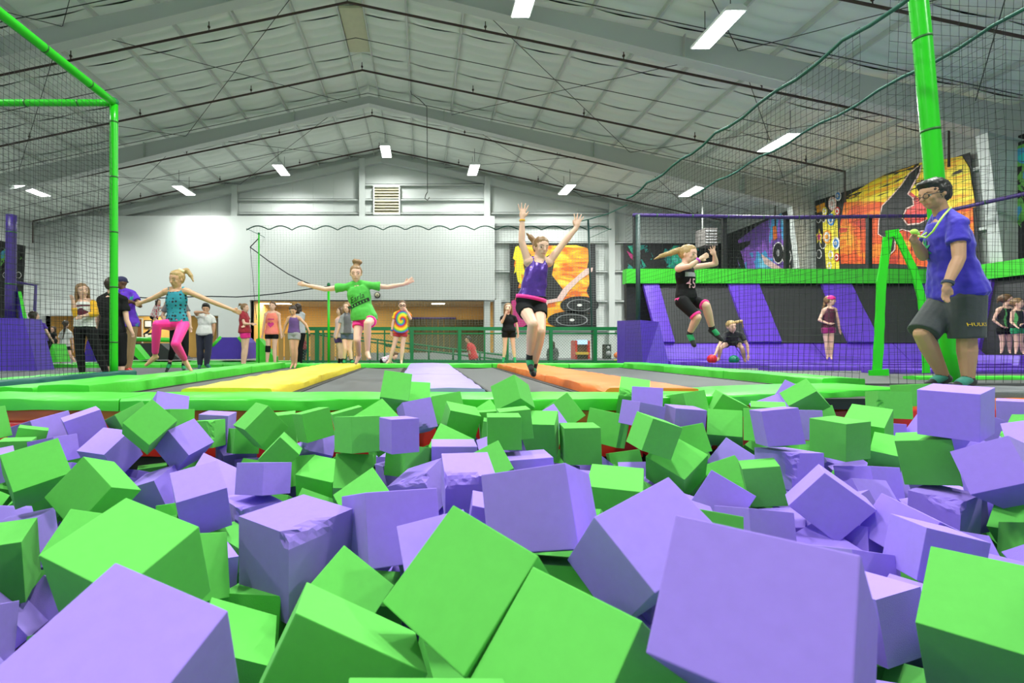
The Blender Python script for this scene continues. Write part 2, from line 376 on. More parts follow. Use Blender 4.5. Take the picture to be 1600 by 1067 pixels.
for y in (17.2, 11.3, 5.4, -.5):
    for s in (1, -1):
        xe = (RW if s > 0 else LW); n = 6; m = MB()
        def dep(t): return .3+.5*t
        top = [(LX+(xe-LX)*k/n, roof(LX+(xe-LX)*k/n)-.14) for k in range(n+1)]
        bot = [(p[0], p[1]-dep(k/n)) for k, p in enumerate(top)]
        m.prism(top+bot[::-1], 'y', y-.012, y+.012)
        for k in range(n):
            for (a, b) in ((bot[k], bot[k+1]),):
                if a[0] > b[0]: a, b = b, a
                m.hexa([(a[0], y-.14, a[1]-.02), (b[0], y-.14, b[1]-.02), (b[0], y+.14, b[1]-.02), (a[0], y+.14, a[1]-.02), (a[0], y-.14, a[1]), (b[0], y-.14, b[1]), (b[0], y+.14, b[1]), (a[0], y+.14, a[1])])
        # stiffener plates
        for k in (1, 3, 5):
            m.box((top[k][0]-.01, y-.12, bot[k][1]), (top[k][0]+.01, y+.12, top[k][1]))
        m.build('rafter', STEEL, ceil)
# ridge daylight panel
rp = MB(); rp.box((LX-.3, 12.7, RIDGE-.16), (LX+.3, 14.6, RIDGE-.1)); rp.build('ridge_panel', mat('aged_panel', (.62, .6, .42), .6, var=.1), ceil)
# bracing rods
def rod(a, b, r=.009): MB().tube([a, b], r, 5).build('bracing_rod', ROD, ceil)
for y0, y1 in ((5.4, 11.3), (11.3, 17.2), (17.2, 22.3)):
    for x0, x1 in ((-8.2, -2.6), (1.0, 7.2), (7.2, 12.6), (-14, -8.2)):
        rod((x0, y0, roof(x0)-.2), (x1, y1, roof(x1)-.2)); rod((x1, y0, roof(x1)-.2), (x0, y1, roof(x0)-.2))
for i, (y, lb) in enumerate([(21.2, 'brown sprinkler pipe closest to the white end wall'), (18.2, 'brown sprinkler pipe second from the white end wall'), (15.2, 'brown sprinkler pipe third from the white end wall'),
        (12.2, 'brown sprinkler pipe fourth from the white end wall'), (9.2, 'brown sprinkler pipe nearest to the foam pit')]):
    t = empty('sprinkler_pipe', (LX, y, RIDGE-.35), lb, 'sprinkler pipe', 'brown sprinkler pipes under the roof')
    xr, xl = RW-.75, LW+.75
    MB().tube([(xr, y, roof(xr)-1.3), (xr, y, roof(xr)-.36), (LX, y, RIDGE-.36), (xl, y, roof(xl)-.36), (xl, y, roof(xl)-1.3)], .03, 8).build('pipe_run', PIPE, t)
    for k in range(9):
        x = xl+1.2+k*(xr-xl-2.4)/8
        mm = MB(); mm.tube([(x, y, roof(x)-.36), (x, y, roof(x)-.12)], .012, 6); mm.ell((x, y, roof(x)-.25), .035, .035, .035, None, 8, 6); mm.build('sprinkler_head', PIPE, t)
    # thin conduit between
    if i < 4:
        y2 = y-1.5
        c = empty('conduit', (LX, y2, RIDGE-.3), 'thin dark conduit crossing the roof, number %s from the end wall' % ['one', 'two', 'three', 'four'][i], 'conduit', 'thin conduits under the roof')
        MB().tube([(xr, y2, roof(xr)-.3), (LX, y2, RIDGE-.3), (xl, y2, roof(xl)-.3)], .011, 5).build('conduit_run', ROD, c)
# louvre in the gable, hanging hook, wall clock
t = empty('wall_louvre', (0, GY-.3, zy(333)), 'square tan louvre with frame high on the end wall beside the centre column', 'vent')
a = P(585, 292, GY-.3); b = P(623, 333, GY-.3)
mm = MB(); mm.box((a.x-.06, GY-.28, b.z-.06), (b.x+.06, GY-.1, b.z)); mm.box((a.x-.06, GY-.28, a.z), (b.x+.06, GY-.1, a.z+.06)); mm.box((a.x-.06, GY-.28, b.z), (a.x, GY-.1, a.z)); mm.box((b.x, GY-.28, b.z), (b.x+.06, GY-.1, a.z)); mm.build('frame', DRY, t)
for k in range(9):
    z = b.z+(a.z-b.z)*(k+.5)/9; MB().hexa([(a.x, GY-.24, z-.05), (b.x, GY-.24, z-.05), (b.x, GY-.14, z+.04), (a.x, GY-.14, z+.04), (a.x, GY-.24, z-.035), (b.x, GY-.24, z-.035), (b.x, GY-.14, z+.055), (a.x, GY-.14, z+.055)]).build('louvre_blade', mat('tan_blade', (.6, .55, .42), .6), t)
box('backing', (a.x, GY-.1, b.z), (b.x, GY-.06, a.z), mat('tan_blade', (0, 0, 0)), t)
t = empty('hanging_cord', P(668, 165, 15), 'thin cord with a hook hanging from the roof near the ridge', 'cord')
MB().tube([P(641, 140, 16.9), P(643, 147, 15.6), P(655, 155, 15.2), P(667, 167, 15), P(667.5, 240, 15), P(668, 300, 15)], .012, 6).build('cord', ROD, t)
MB().tube([P(668, 300, 15), P(665, 305, 15), P(664, 310, 15), P(668, 313, 15), P(671, 308, 15)], .014, 6).build('hook', ROD, t)
cpos = P(589.5, 461, GY-.47); t = empty('wall_clock', cpos, 'round dark-rimmed wall clock on the white wall', 'clock')
mm = MB(); mm.tube([(cpos.x, GY-.42, cpos.z), (cpos.x, GY-.5, cpos.z)], .135, 20); mm.build('rim', BLACK, t)
mm = MB(); mm.tube([(cpos.x, GY-.5, cpos.z), (cpos.x, GY-.51, cpos.z)], .1, 20); mm.build('dial', mat('clock_dial', (.55, .5, .32), .5), t)
for a, l in ((.6, .06), (2.4, .08)): MB().tube([(cpos.x, GY-.515, cpos.z), (cpos.x+l*math.sin(a), GY-.515, cpos.z+l*math.cos(a))], .008, 4).build('hand', BLACK, t)
# ------------------------------------------------------------------ foam cubes: colour, centre, rotation, edges, label
CUBES = [
 ('G', (-2.78, 3.118, -0.125), (-0.025, 0.779, -0.001, -0.626), (0.199, 0.201, 0.2), 'green foam cube cut by the left picture edge against the red pit wall'),
 ('G', (-2.505, 3.171, -0.216), (0.634, -0.702, -0.143, 0.292), (0.154, 0.152, 0.18), 'small-showing green foam cube below the red pit wall, left of two upright purple cubes'),
 ('G', (-2.444, 2.988, -0.263), (-0.023, -0.25, 0.968, -0.018), (0.16, 0.172, 0.167), 'flat-topped green foam cube at the left picture edge above a tilted purple cube corner'),
 ('P', (-2.642, 3.46, -0.256), (0.505, -0.314, 0.521, -0.612), (0.264, 0.267, 0.265), 'purple foam cube standing tilted against the red wall, left of a darker purple one'),
 ('P', (-2.206, 3.252, -0.155), (0.7, -0.612, -0.341, 0.137), (0.205, 0.202, 0.204), 'dark purple foam cube with a pale top strip, second from the left along the wall'),
 ('P', (-1.84, 2.93, -0.248), (0.77, 0.19, -0.21, 0.572), (0.2, 0.2, 0.193), 'purple foam cube lying tilted under the raised green diamond cube on the left'),
 ('G', (-1.997, 3.389, -0.134), (0.587, -0.638, -0.479, 0.139), (0.194, 0.174, 0.196), 'green foam cube with a dark left side just behind the raised green diamond cube'),
 ('G', (-1.537, 2.795, -0.075), (0.342, -0.116, -0.84, -0.405), (0.183, 0.193, 0.19), 'green foam cube balanced on one corner like a diamond at the far left heap'),
 ('P', (-2.218, 2.988, -0.246), (0.095, 0.055, 0.993, -0.032), (0.174, 0.174, 0.152), 'purple foam cube corner peeking above the big tilted green cube at left'),
 ('P', (-2.347, 2.759, -0.282), (0.049, -0.351, 0.933, 0.058), (0.137, 0.16, 0.158), 'purple foam cube mostly hidden at the left edge behind the big tilted green cube'),
 ('G', (-1.743, 2.243, -0.194), (0.38, -0.286, -0.841, -0.26), (0.186, 0.211, 0.2), 'big tilted green foam cube with a dark underside near the left picture edge'),
 ('G', (-2.315, 3.418, -0.447), (0.1, 0.079, 0.991, -0.045), (0.177, 0.178, 0.167), 'sliver of green foam cube between the two big green cubes at left'),
 ('G', (-1.38, 2.088, -0.24), (0.32, -0.101, -0.931, 0.143), (0.197, 0.189, 0.208), 'green corner-standing foam cube with a pale right side, right of the tilted one'),
 ('G', (-1.832, 3.371, -0.519), (0.025, -0.245, 0.968, -0.039), (0.175, 0.195, 0.174), 'small-showing green foam cube in the gap below the two purple cubes at left'),
 ('P', (-1.711, 3.332, -0.073), (0.232, -0.248, 0.413, -0.845), (0.201, 0.201, 0.2), 'purple foam cube raised highest on the left, overlapping the green pit-edge pad'),
 ('G', (-1.569, 3.108, -0.102), (0.368, -0.401, 0.542, -0.64), (0.182, 0.17, 0.181), 'sliver of green foam cube at the wall beside the raised purple cube'),
 ('P', (-1.394, 3.372, -0.167), (-0.032, -0.042, 0.999, -0.001), (0.191, 0.194, 0.187), 'purple foam cube with pale right side at the red wall, behind the bitten green cube'),
 ('G', (-1.369, 3.152, -0.175), (0.029, 0.037, 0.998, -0.047), (0.158, 0.174, 0.168), 'green foam cube with a bitten corner before a purple cube at the wall'),
 ('P', (-1.386, 2.892, -0.196), (0.382, -0.129, -0.897, -0.179), (0.187, 0.189, 0.183), 'purple foam cube tipped forward with a shaded lower side, beside the green diamond cube'),
 ('G', (-1.165, 3.228, -0.235), (0.031, 0.473, 0.877, -0.082), (0.182, 0.16, 0.157), 'small-showing green foam cube under the tumbling green cube with pale left side'),
 ('G', (-0.993, 3.048, -0.11), (0.877, 0.134, -0.336, 0.317), (0.193, 0.19, 0.193), 'green foam cube tumbling forward with a pale left side, left of the twin wall cubes'),
 ('P', (-1.286, 3.424, -0.391), (0.939, 0.142, 0.009, 0.314), (0.221, 0.2, 0.177), 'low purple foam cube with a pale top below the tumbling green cube'),
 ('P', (-1.098, 3.21, -0.424), (0.069, 0.346, 0.931, -0.09), (0.176, 0.161, 0.157), 'tip of a purple foam cube just behind a two-sided purple cube, left of centre'),
 ('P', (-0.738, 2.307, -0.233), (0.031, 0.248, 0.962, -0.107), (0.174, 0.175, 0.142), 'purple foam cube showing two upright sides, left of the pale-topped green cube'),
 ('P', (-1.1, 2.546, -0.408), (-0.097, 0.953, 0.103, -0.267), (0.278, 0.289, 0.289), 'purple foam block with a torn rough end and a long pale top edge'),
 ('P', (-0.895, 2.005, -0.238), (0.207, -0.94, -0.267, -0.033), (0.182, 0.196, 0.191), 'purple foam cube tilted toward the viewer below the torn purple block'),
 ('P', (-1.754, 3.071, -0.485), (-0.017, 0.249, 0.95, -0.19), (0.201, 0.199, 0.174), 'pale purple foam cube with an upright edge, right of the big corner-standing green cube'),
 ('G', (-0.944, 3.375, -0.18), (0.108, -0.051, 0.7, -0.704), (0.168, 0.208, 0.196), 'green foam cube wedged behind the tumbling green cube at the red wall'),
 ('G', (-0.655, 2.979, -0.089), (0.953, -0.026, -0.1, 0.284), (0.174, 0.173, 0.17), 'green foam cube leaning at the wall, left of the thin slanted green slab'),
 ('G', (-0.496, 3.357, -0.139), (0.682, -0.711, -0.171, -0.001), (0.202, 0.185, 0.196), 'green foam cube seen as a thin slanted slab right of the leaning wall cube'),
 ('G', (-0.23, 2.71, -0.064), (0.26, 0.175, 0.323, -0.893), (0.185, 0.185, 0.185), 'green foam cube showing a triangle tip just under the highest green cube'),
 ('G', (-0.173, 3.23, 0.084), (-0.062, 0.032, 0.869, 0.489), (0.181, 0.193, 0.189), 'highest green foam cube standing up over the pad in front of the lilac lane'),
 ('G', (-0.327, 2.493, -0.06), (0.04, 0.424, 0.903, -0.052), (0.168, 0.167, 0.176), 'green foam cube with two wide upright sides, beside the upright purple cube'),
 ('P', (-0.111, 2.35, -0.037), (0.017, 0.516, 0.856, -0.02), (0.145, 0.141, 0.157), 'upright purple foam cube with a pale top, left of centre near the far wall'),
 ('P', (-0.668, 3.166, -0.251), (0.452, -0.591, -0.633, -0.213), (0.161, 0.198, 0.181), 'small torn purple foam piece between the green wall cubes, left of centre'),
 ('G', (-0.779, 2.729, -0.213), (0.32, 0.23, 0.671, -0.628), (0.168, 0.141, 0.161), 'dark green foam cube in shadow below the tumbling green cube'),
 ('G', (-0.78, 2.974, -0.37), (0.086, 0.274, 0.953, -0.091), (0.201, 0.202, 0.17), 'light green foam cube behind a purple two-sided cube, left of centre'),
 ('G', (-0.548, 2.751, -0.382), (-0.043, 0.141, 0.978, 0.15), (0.219, 0.219, 0.199), 'pale-topped green foam cube sitting square in the heap, left of centre'),
 ('G', (-0.348, 2.506, -0.305), (-0.044, 0.045, -0.358, 0.932), (0.191, 0.199, 0.199), 'flat-faced green foam cube under the wide two-sided green cube'),
 ('P', (-0.184, 2.985, -0.366), (0.674, -0.737, -0.018, 0.047), (0.193, 0.183, 0.195), 'purple foam cube lying flat beneath the upright purple cube'),
 ('P', (-0.148, 2.762, -0.334), (0.115, 0.558, 0.821, 0.037), (0.169, 0.169, 0.153), 'purple foam cube with a pale top edge below the upright purple cube'),
 ('G', (-0.203, 1.996, -0.28), (0.181, 0.245, 0.209, -0.929), (0.192, 0.2, 0.199), 'pale green foam cube tip right of the pale-topped square green cube'),
 ('G', (-0.043, 3.448, -0.008), (0.007, 0.025, -0.392, 0.92), (0.183, 0.202, 0.2), 'green foam cube peeking out behind the highest green cube'),
 ('P', (-0.036, 3.05, -0.056), (0.171, -0.03, 0.581, -0.796), (0.181, 0.182, 0.181), 'purple foam cube leaning under the highest green cube, right of it'),
 ('G', (0.177, 3.384, -0.07), (-0.068, -0.059, -0.538, 0.838), (0.201, 0.201, 0.2), 'green foam cube tilted right of the leaning purple cube near the lilac lane'),
 ('G', (0.24, 3.122, -0.082), (0.987, 0.1, 0.111, 0.059), (0.197, 0.178, 0.152), 'green foam cube tilted with a pale top and dark left side at centre'),
 ('G', (0.136, 2.84, -0.248), (0.575, 0.061, 0.321, -0.75), (0.221, 0.218, 0.221), 'green foam cube showing a flat triangle in front of the tilted centre cube'),
 ('P', (0.159, 2.531, -0.211), (1.0, -0.008, -0.001, -0.008), (0.225, 0.212, 0.198), 'purple foam cube with a white-looking top edge at the centre of the heap'),
 ('G', (-0.077, 2.57, -0.216), (0.189, -0.29, 0.595, -0.725), (0.168, 0.155, 0.167), 'green foam cube standing upright left of the white-topped purple cube'),
 ('G', (0.556, 3.058, 0.067), (0.662, 0.077, -0.541, 0.514), (0.17, 0.175, 0.175), 'green foam cube on its corner overlapping the pad, right of the lilac lane'),
 ('G', (0.474, 3.458, -0.148), (-0.029, -0.281, -0.159, 0.946), (0.174, 0.201, 0.2), 'small-showing green foam wedge left under the corner-standing green cube'),
 ('G', (0.471, 3.24, -0.132), (0.998, -0.036, -0.039, -0.034), (0.197, 0.192, 0.186), 'flat green foam cube, hindmost of the pale stacked slabs at centre'),
 ('G', (0.491, 2.646, -0.03), (0.998, -0.003, -0.054, -0.024), (0.162, 0.157, 0.153), 'flat green foam cube under the corner-standing cube, right of the stacked slabs'),
 ('G', (0.404, 2.467, -0.041), (0.998, -0.003, -0.009, -0.055), (0.162, 0.16, 0.159), 'flat green foam cube with a pale rectangular top, middle of the stacked slabs'),
 ('G', (0.455, 2.991, -0.173), (0.995, -0.011, 0.07, -0.069), (0.2, 0.2, 0.197), 'flat green foam cube with a slanting pale top, lowest of the stacked slabs'),
 ('P', (0.466, 2.714, -0.266), (0.011, -0.18, -0.27, 0.946), (0.24, 0.251, 0.248), 'torn purple foam block below the pale green slabs at centre'),
 ('G', (0.314, 2.165, -0.172), (-0.067, -0.226, -0.317, 0.919), (0.161, 0.166, 0.166), 'pale green foam cube tip in front of the torn purple block at centre'),
 ('P', (0.174, 1.927, -0.166), (0.993, 0.119, -0.009, 0.016), (0.186, 0.195, 0.193), 'purple foam block with a torn left edge and six-sided pale top at centre'),
 ('P', (0.512, 2.391, -0.238), (0.999, -0.01, -0.04, -0.009), (0.206, 0.197, 0.191), 'purple foam cube showing only a pale flat top left of the large pale purple cube'),
 ('P', (-0.001, 2.32, -0.286), (0.207, 0.243, 0.947, 0.047), (0.203, 0.208, 0.169), 'purple foam cube with a long pale slanting top left of the torn six-sided block'),
 ('G', (1.459, 3.438, 0.021), (0.175, -0.817, -0.527, -0.153), (0.199, 0.189, 0.205), 'green foam cube with a dark front standing above the pad before the orange lane'),
 ('P', (1.417, 3.13, 0.018), (0.604, -0.767, 0.178, -0.121), (0.176, 0.182, 0.178), 'purple foam cube with a plain square face overlapping the pad by the orange lane'),
 ('P', (1.265, 2.861, -0.016), (-0.057, 0.62, 0.778, -0.083), (0.165, 0.169, 0.139), 'purple foam cube with a pale left side just below the plain square purple one'),
 ('G', (0.939, 3.363, -0.087), (0.244, 0.16, 0.544, -0.786), (0.196, 0.19, 0.196), 'green foam cube tilted like a diamond at the red wall, centre right'),
 ('P', (0.774, 3.139, -0.113), (0.421, -0.142, 0.438, -0.781), (0.182, 0.151, 0.18), 'purple foam corner left of the tilted green diamond at the red wall'),
 ('G', (0.697, 2.923, -0.133), (0.04, 0.182, 0.973, 0.132), (0.191, 0.203, 0.205), 'square green foam cube with a pale top and dark front, left of its twin'),
 ('G', (0.896, 2.824, -0.171), (0.998, -0.002, -0.019, -0.065), (0.195, 0.199, 0.204), 'square green foam cube with a bright front, right of its darker twin'),
 ('G', (1.145, 3.074, -0.127), (-0.096, 0.309, 0.943, -0.069), (0.198, 0.201, 0.201), 'green foam cube leaning right beside the bright square twin cube'),
 ('G', (1.236, 2.652, -0.094), (0.137, -0.673, -0.722, 0.087), (0.172, 0.169, 0.178), 'green foam cube leaning left with two lit sides below the pale-sided purple cube'),
 ('G', (1.39, 3.402, -0.432), (0.608, -0.781, 0.026, -0.139), (0.199, 0.18, 0.2), 'dull green foam cube in shadow below the two leaning green cubes'),
 ('G', (0.722, 1.849, -0.201), (0.973, 0.085, -0.022, -0.215), (0.188, 0.208, 0.2), 'green foam cube with a wide pale top right of the large pale purple cube'),
 ('G', (1.408, 2.756, -0.29), (-0.032, 0.462, 0.812, 0.356), (0.225, 0.212, 0.206), 'green foam cube with a diamond-shaped pale top, right of centre'),
 ('G', (1.94, 3.634, -0.038), (0.112, 0.62, 0.776, -0.025), (0.186, 0.184, 0.157), 'green foam cube with two lit sides, first right of the plain purple square'),
 ('G', (2.266, 3.718, -0.09), (0.224, -0.773, -0.584, 0.112), (0.196, 0.196, 0.193), 'green foam cube with a narrow pale side behind the square green cube, right of centre'),
 ('P', (1.788, 3.393, -0.135), (0.998, 0.017, 0.032, -0.051), (0.198, 0.201, 0.2), 'low purple foam cube left of the square pale green cube with dark underside'),
 ('G', (2.104, 3.447, -0.189), (0.765, 0.232, -0.439, 0.41), (0.192, 0.206, 0.199), 'square pale green foam cube with a dark underside, right of centre'),
 ('G', (1.675, 3.153, -0.221), (-0.067, -0.057, -0.599, 0.796), (0.185, 0.177, 0.184), 'green foam cube tilted below the low purple cube, right of centre'),
 ('P', (1.952, 3.563, -0.399), (0.879, 0.117, 0.069, 0.456), (0.191, 0.166, 0.192), 'small-showing pale purple foam cube right of the diamond-topped green cube'),
 ('P', (1.945, 3.048, -0.364), (-0.044, -0.472, -0.248, 0.845), (0.218, 0.224, 0.225), 'purple foam cube showing a triangle tip below the square pale green cube'),
 ('G', (1.939, 2.762, -0.063), (0.52, -0.614, 0.413, -0.426), (0.181, 0.181, 0.181), 'dark green foam cube in the gap left of the leaning purple square'),
 ('P', (1.825, 2.558, -0.032), (0.988, -0.05, -0.066, -0.132), (0.164, 0.169, 0.18), 'purple foam cube leaning right with a pale left side, left of the two-sided green cube'),
 ('P', (2.013, 2.728, -0.289), (0.007, 0.617, 0.786, -0.033), (0.22, 0.217, 0.194), 'purple foam cube with a chipped corner lying under the leaning purple square'),
 ('G', (1.689, 2.463, -0.294), (0.099, 0.238, 0.966, -0.016), (0.156, 0.186, 0.188), 'green foam cube with a pale top and bright front below the chipped purple cube'),
 ('G', (1.71, 2.855, -0.425), (0.143, 0.055, 0.451, -0.879), (0.235, 0.223, 0.234), 'green foam cube showing a slanting flat side left of the bright-fronted green cube'),
 ('P', (1.411, 2.339, -0.345), (0.209, 0.443, 0.424, -0.762), (0.191, 0.196, 0.2), 'purple foam cube on its corner like a diamond right of the diamond-topped green cube'),
 ('G', (2.284, 3.276, -0.111), (0.957, 0.042, -0.02, -0.286), (0.192, 0.205, 0.218), 'flat pale green foam slab above the leaning purple square'),
 ('P', (2.578, 3.648, -0.134), (0.183, -0.286, -0.246, 0.908), (0.195, 0.196, 0.196), 'purple foam wedge left below the tilted green cube at the right bend of the pad'),
 ('P', (2.883, 3.818, -0.021), (0.044, -0.536, -0.144, 0.831), (0.18, 0.188, 0.189), 'purple foam tip sticking up behind the tilted green cube at the right bend'),
 ('G', (2.716, 3.527, 0.001), (0.772, -0.138, -0.389, 0.484), (0.168, 0.192, 0.165), 'tilted pale-topped green foam cube with a dark front at the right pad bend'),
 ('P', (2.528, 3.343, -0.149), (-0.024, 0.043, -0.654, 0.755), (0.196, 0.195, 0.196), 'purple foam cube behind the leaning purple square, left of the two-sided green cube'),
 ('G', (3.122, 3.938, -0.205), (-0.02, -0.087, -0.607, 0.789), (0.192, 0.186, 0.192), 'pale green foam corner behind the purple cube, left of the bare red wall patch'),
 ('G', (2.386, 2.838, -0.144), (-0.001, 0.602, 0.798, 0.023), (0.197, 0.191, 0.211), 'large green foam cube showing two upright sides below the bare red wall patch'),
 ('G', (2.756, 3.068, -0.135), (0.922, 0.116, -0.219, 0.296), (0.206, 0.195, 0.212), 'pale-topped green foam cube right of the bare red wall patch'),
 ('G', (3.558, 3.789, -0.067), (0.13, -0.115, -0.661, 0.73), (0.2, 0.202, 0.2), 'light green foam cube with a notched lower corner left of the big purple block'),
 ('G', (3.955, 4.007, -0.014), (0.051, 0.704, 0.708, -0.023), (0.175, 0.175, 0.172), 'pale green foam cube peak rising at the feet of the man in blue'),
 ('G', (2.653, 2.835, -0.246), (0.879, 0.274, -0.043, -0.388), (0.14, 0.173, 0.176), 'green foam cube with a curved pale top left of the dark green leaning cube'),
 ('P', (3.14, 3.413, -0.244), (0.023, 0.027, -0.662, 0.749), (0.2, 0.194, 0.2), 'small-showing purple foam cube under the notched light green cube'),
 ('P', (3.379, 3.251, -0.193), (0.094, -0.546, -0.086, 0.828), (0.197, 0.199, 0.2), 'purple foam cube mostly hidden behind the big raised purple block at right'),
 ('P', (2.412, 2.245, 0.086), (0.015, 0.507, 0.86, 0.054), (0.199, 0.198, 0.209), 'big raised purple foam block before the feet of the man in blue'),
 ('G', (2.386, 2.344, -0.146), (0.649, -0.651, 0.207, -0.335), (0.189, 0.207, 0.204), 'dark green foam cube leaning under the big raised purple block'),
 ('P', (2.435, 2.071, -0.148), (0.324, -0.758, 0.321, -0.466), (0.2, 0.198, 0.2), 'deep purple foam cube tilted right of the dark green leaning cube'),
 ('P', (3.417, 2.773, -0.183), (0.047, 0.879, 0.356, 0.314), (0.212, 0.166, 0.211), 'purple foam cube cut by the right picture edge above the deep purple one'),
 ('P', (4.477, 3.754, -0.141), (0.647, -0.633, 0.292, -0.309), (0.173, 0.228, 0.201), 'purple foam cube at the right picture edge behind the big raised block'),
 ('G', (3.714, 2.988, -0.165), (0.083, -0.522, 0.129, 0.839), (0.198, 0.2, 0.2), 'bent green foam piece at the right picture edge behind the purple cubes'),
 ('P', (3.931, 3.554, -0.195), (0.118, 0.118, -0.704, 0.69), (0.2, 0.196, 0.2), 'purple foam cube glimpsed right behind the big raised purple block'),
 ('P', (2.462, 2.738, -0.378), (-0.053, 0.101, -0.615, 0.78), (0.201, 0.183, 0.199), 'purple foam cube with a thin pale top left of the dark green leaning cube'),
 ('P', (2.945, 3.37, -0.523), (0.966, 0.066, -0.201, -0.147), (0.2, 0.188, 0.181), 'purple foam cube with a pale sloping top below the two-sided green cube'),
 ('P', (1.694, 2.074, -0.27), (0.701, -0.581, 0.413, 0.029), (0.2, 0.194, 0.197), 'purple foam cube on its corner with a pale left strip, large diamond at right'),
 ('P', (2.251, 2.542, -0.426), (-0.032, 0.069, -0.447, 0.891), (0.199, 0.182, 0.198), 'ragged pale purple foam piece right of the large purple diamond'),
 ('P', (1.876, 1.891, -0.341), (0.46, -0.584, 0.601, -0.295), (0.208, 0.18, 0.199), 'pale purple foam cube sloping down right of the large purple diamond'),
 ('P', (1.732, 1.684, -0.32), (-0.057, 0.79, 0.604, -0.087), (0.182, 0.169, 0.175), 'purple foam cube with a bright top edge, below the chipped large block at right'),
 ('P', (2.361, 2.247, -0.384), (-0.006, 0.541, 0.84, 0.04), (0.174, 0.201, 0.21), 'large purple foam block with a gouged top at right, above the big green corner cube'),
 ('G', (3.444, 2.832, -0.593), (-0.09, 0.87, 0.318, 0.365), (0.208, 0.154, 0.204), 'green foam cube at the right picture edge beside the gouged purple block'),
 ('G', (3.077, 2.505, -0.67), (0.25, 0.896, 0.367, -0.028), (0.199, 0.185, 0.168), 'green foam cube corner at the right edge just above the big green cube'),
 ('G', (1.325, 1.162, -0.294), (-0.068, 0.917, 0.31, 0.241), (0.251, 0.195, 0.236), 'big green foam cube filling the lower right corner of the picture'),
 ('P', (0.426, 0.61, 0.025), (0.347, -0.183, -0.417, 0.82), (0.181, 0.169, 0.238), 'largest purple foam cube, close to the viewer at lower right of centre'),
 ('P', (1.528, 1.773, -0.428), (-0.012, 0.125, -0.59, 0.797), (0.182, 0.155, 0.18), 'purple foam cube in the gap right of the largest purple cube'),
 ('G', (1.835, 2.006, -0.75), (0.754, -0.541, -0.106, 0.357), (0.198, 0.183, 0.161), 'green foam cube deep in the gap right of the largest purple cube'),
 ('G', (1.397, 1.324, -0.613), (0.177, -0.592, 0.596, -0.513), (0.202, 0.16, 0.198), 'green foam cube at the bottom edge between the largest purple and big green cubes'),
 ('P', (1.708, 1.356, -0.67), (0.089, -0.318, 0.222, 0.918), (0.159, 0.198, 0.197), 'purple foam corner at the bottom right edge of the picture'),
 ('P', (1.382, 2.066, -0.392), (-0.003, 0.083, -0.606, 0.791), (0.2, 0.182, 0.199), 'purple foam cube under the green bright-fronted cube, left of the large diamond'),
 ('P', (0.482, 1.081, -0.068), (0.367, -0.898, -0.234, -0.058), (0.221, 0.167, 0.206), 'large purple foam cube with a grey shaded left side behind the largest purple cube'),
 ('P', (1.073, 2.039, -0.387), (0.03, 0.155, -0.26, 0.953), (0.191, 0.193, 0.198), 'purple foam cube with a worn edge just above the largest purple cube'),
 ('P', (0.317, 1.316, -0.059), (0.126, -0.239, -0.532, 0.802), (0.227, 0.196, 0.233), 'large pale purple foam cube at the centre of the picture with a broad flat face'),
 ('G', (-1.556, 1.86, -0.429), (-0.001, -0.215, 0.975, 0.059), (0.148, 0.207, 0.234), 'green foam cube with a pale right side at the left edge, halfway down the pit'),
 ('P', (-1.742, 2.173, -0.468), (0.596, -0.069, -0.04, 0.799), (0.197, 0.18, 0.197), 'purple foam cube in shadow at left, behind the pale-sided green cube at the edge'),
 ('G', (-1.187, 1.761, -0.342), (0.681, 0.154, 0.301, -0.65), (0.181, 0.181, 0.187), 'green foam cube tucked behind the biggest green cube at lower left'),
 ('G', (-0.623, 1.06, -0.107), (0.82, 0.165, -0.096, 0.539), (0.192, 0.225, 0.186), 'biggest green foam cube at lower left, with a broad pale top'),
 ('G', (-1.029, 2.198, -0.405), (0.091, 0.233, 0.961, -0.117), (0.197, 0.197, 0.187), 'light green foam cube with an upright edge behind the biggest green cube'),
 ('P', (-0.801, 2.299, -0.431), (-0.027, 0.387, 0.922, -0.017), (0.205, 0.206, 0.207), 'pale torn purple foam piece left of the purple cube with the hole'),
 ('G', (-0.728, 1.476, -0.297), (0.368, -0.403, 0.405, -0.734), (0.201, 0.189, 0.199), 'narrow green foam face between the biggest green cube and the purple holed cube'),
 ('P', (-0.411, 1.625, -0.296), (-0.008, 0.307, 0.951, 0.013), (0.244, 0.266, 0.267), 'purple foam cube with a gouged front edge and a dark hole at the bottom'),
 ('P', (-0.417, 0.692, -0.1), (0.792, 0.205, -0.103, 0.565), (0.204, 0.21, 0.188), 'huge purple foam cube in the bottom left corner of the picture'),
 ('G', (-1.719, 2.044, -0.683), (0.488, -0.574, 0.323, -0.572), (0.255, 0.213, 0.249), 'thin green foam wedge left of the biggest green cube near the edge'),
 ('P', (-1.42, 1.517, -0.522), (0.458, -0.546, 0.355, -0.605), (0.204, 0.168, 0.199), 'purple foam cube sliver at the left edge above the huge purple cube'),
 ('G', (-0.651, 1.851, -0.706), (0.973, -0.094, 0.2, 0.067), (0.175, 0.193, 0.178), 'green foam cube lying low under the purple cube with the hole'),
 ('G', (-0.767, 2.028, -0.883), (0.143, 0.007, -0.947, 0.287), (0.166, 0.207, 0.194), 'green foam cube in the gap right of the huge purple cube'),
 ('G', (-0.147, 0.863, -0.195), (0.969, -0.106, 0.22, 0.041), (0.235, 0.18, 0.186), 'green foam cube with a bright pale top band at the bottom edge, left of centre'),
 ('G', (0.102, 0.909, -0.091), (0.226, -0.87, -0.305, -0.314), (0.213, 0.197, 0.204), 'large green foam cube standing as a diamond at the bottom centre'),
 ('G', (0.237, 0.724, -0.118), (0.337, -0.803, 0.447, -0.204), (0.2, 0.2, 0.2), 'large green foam cube leaning on the diamond one at the bottom centre'),
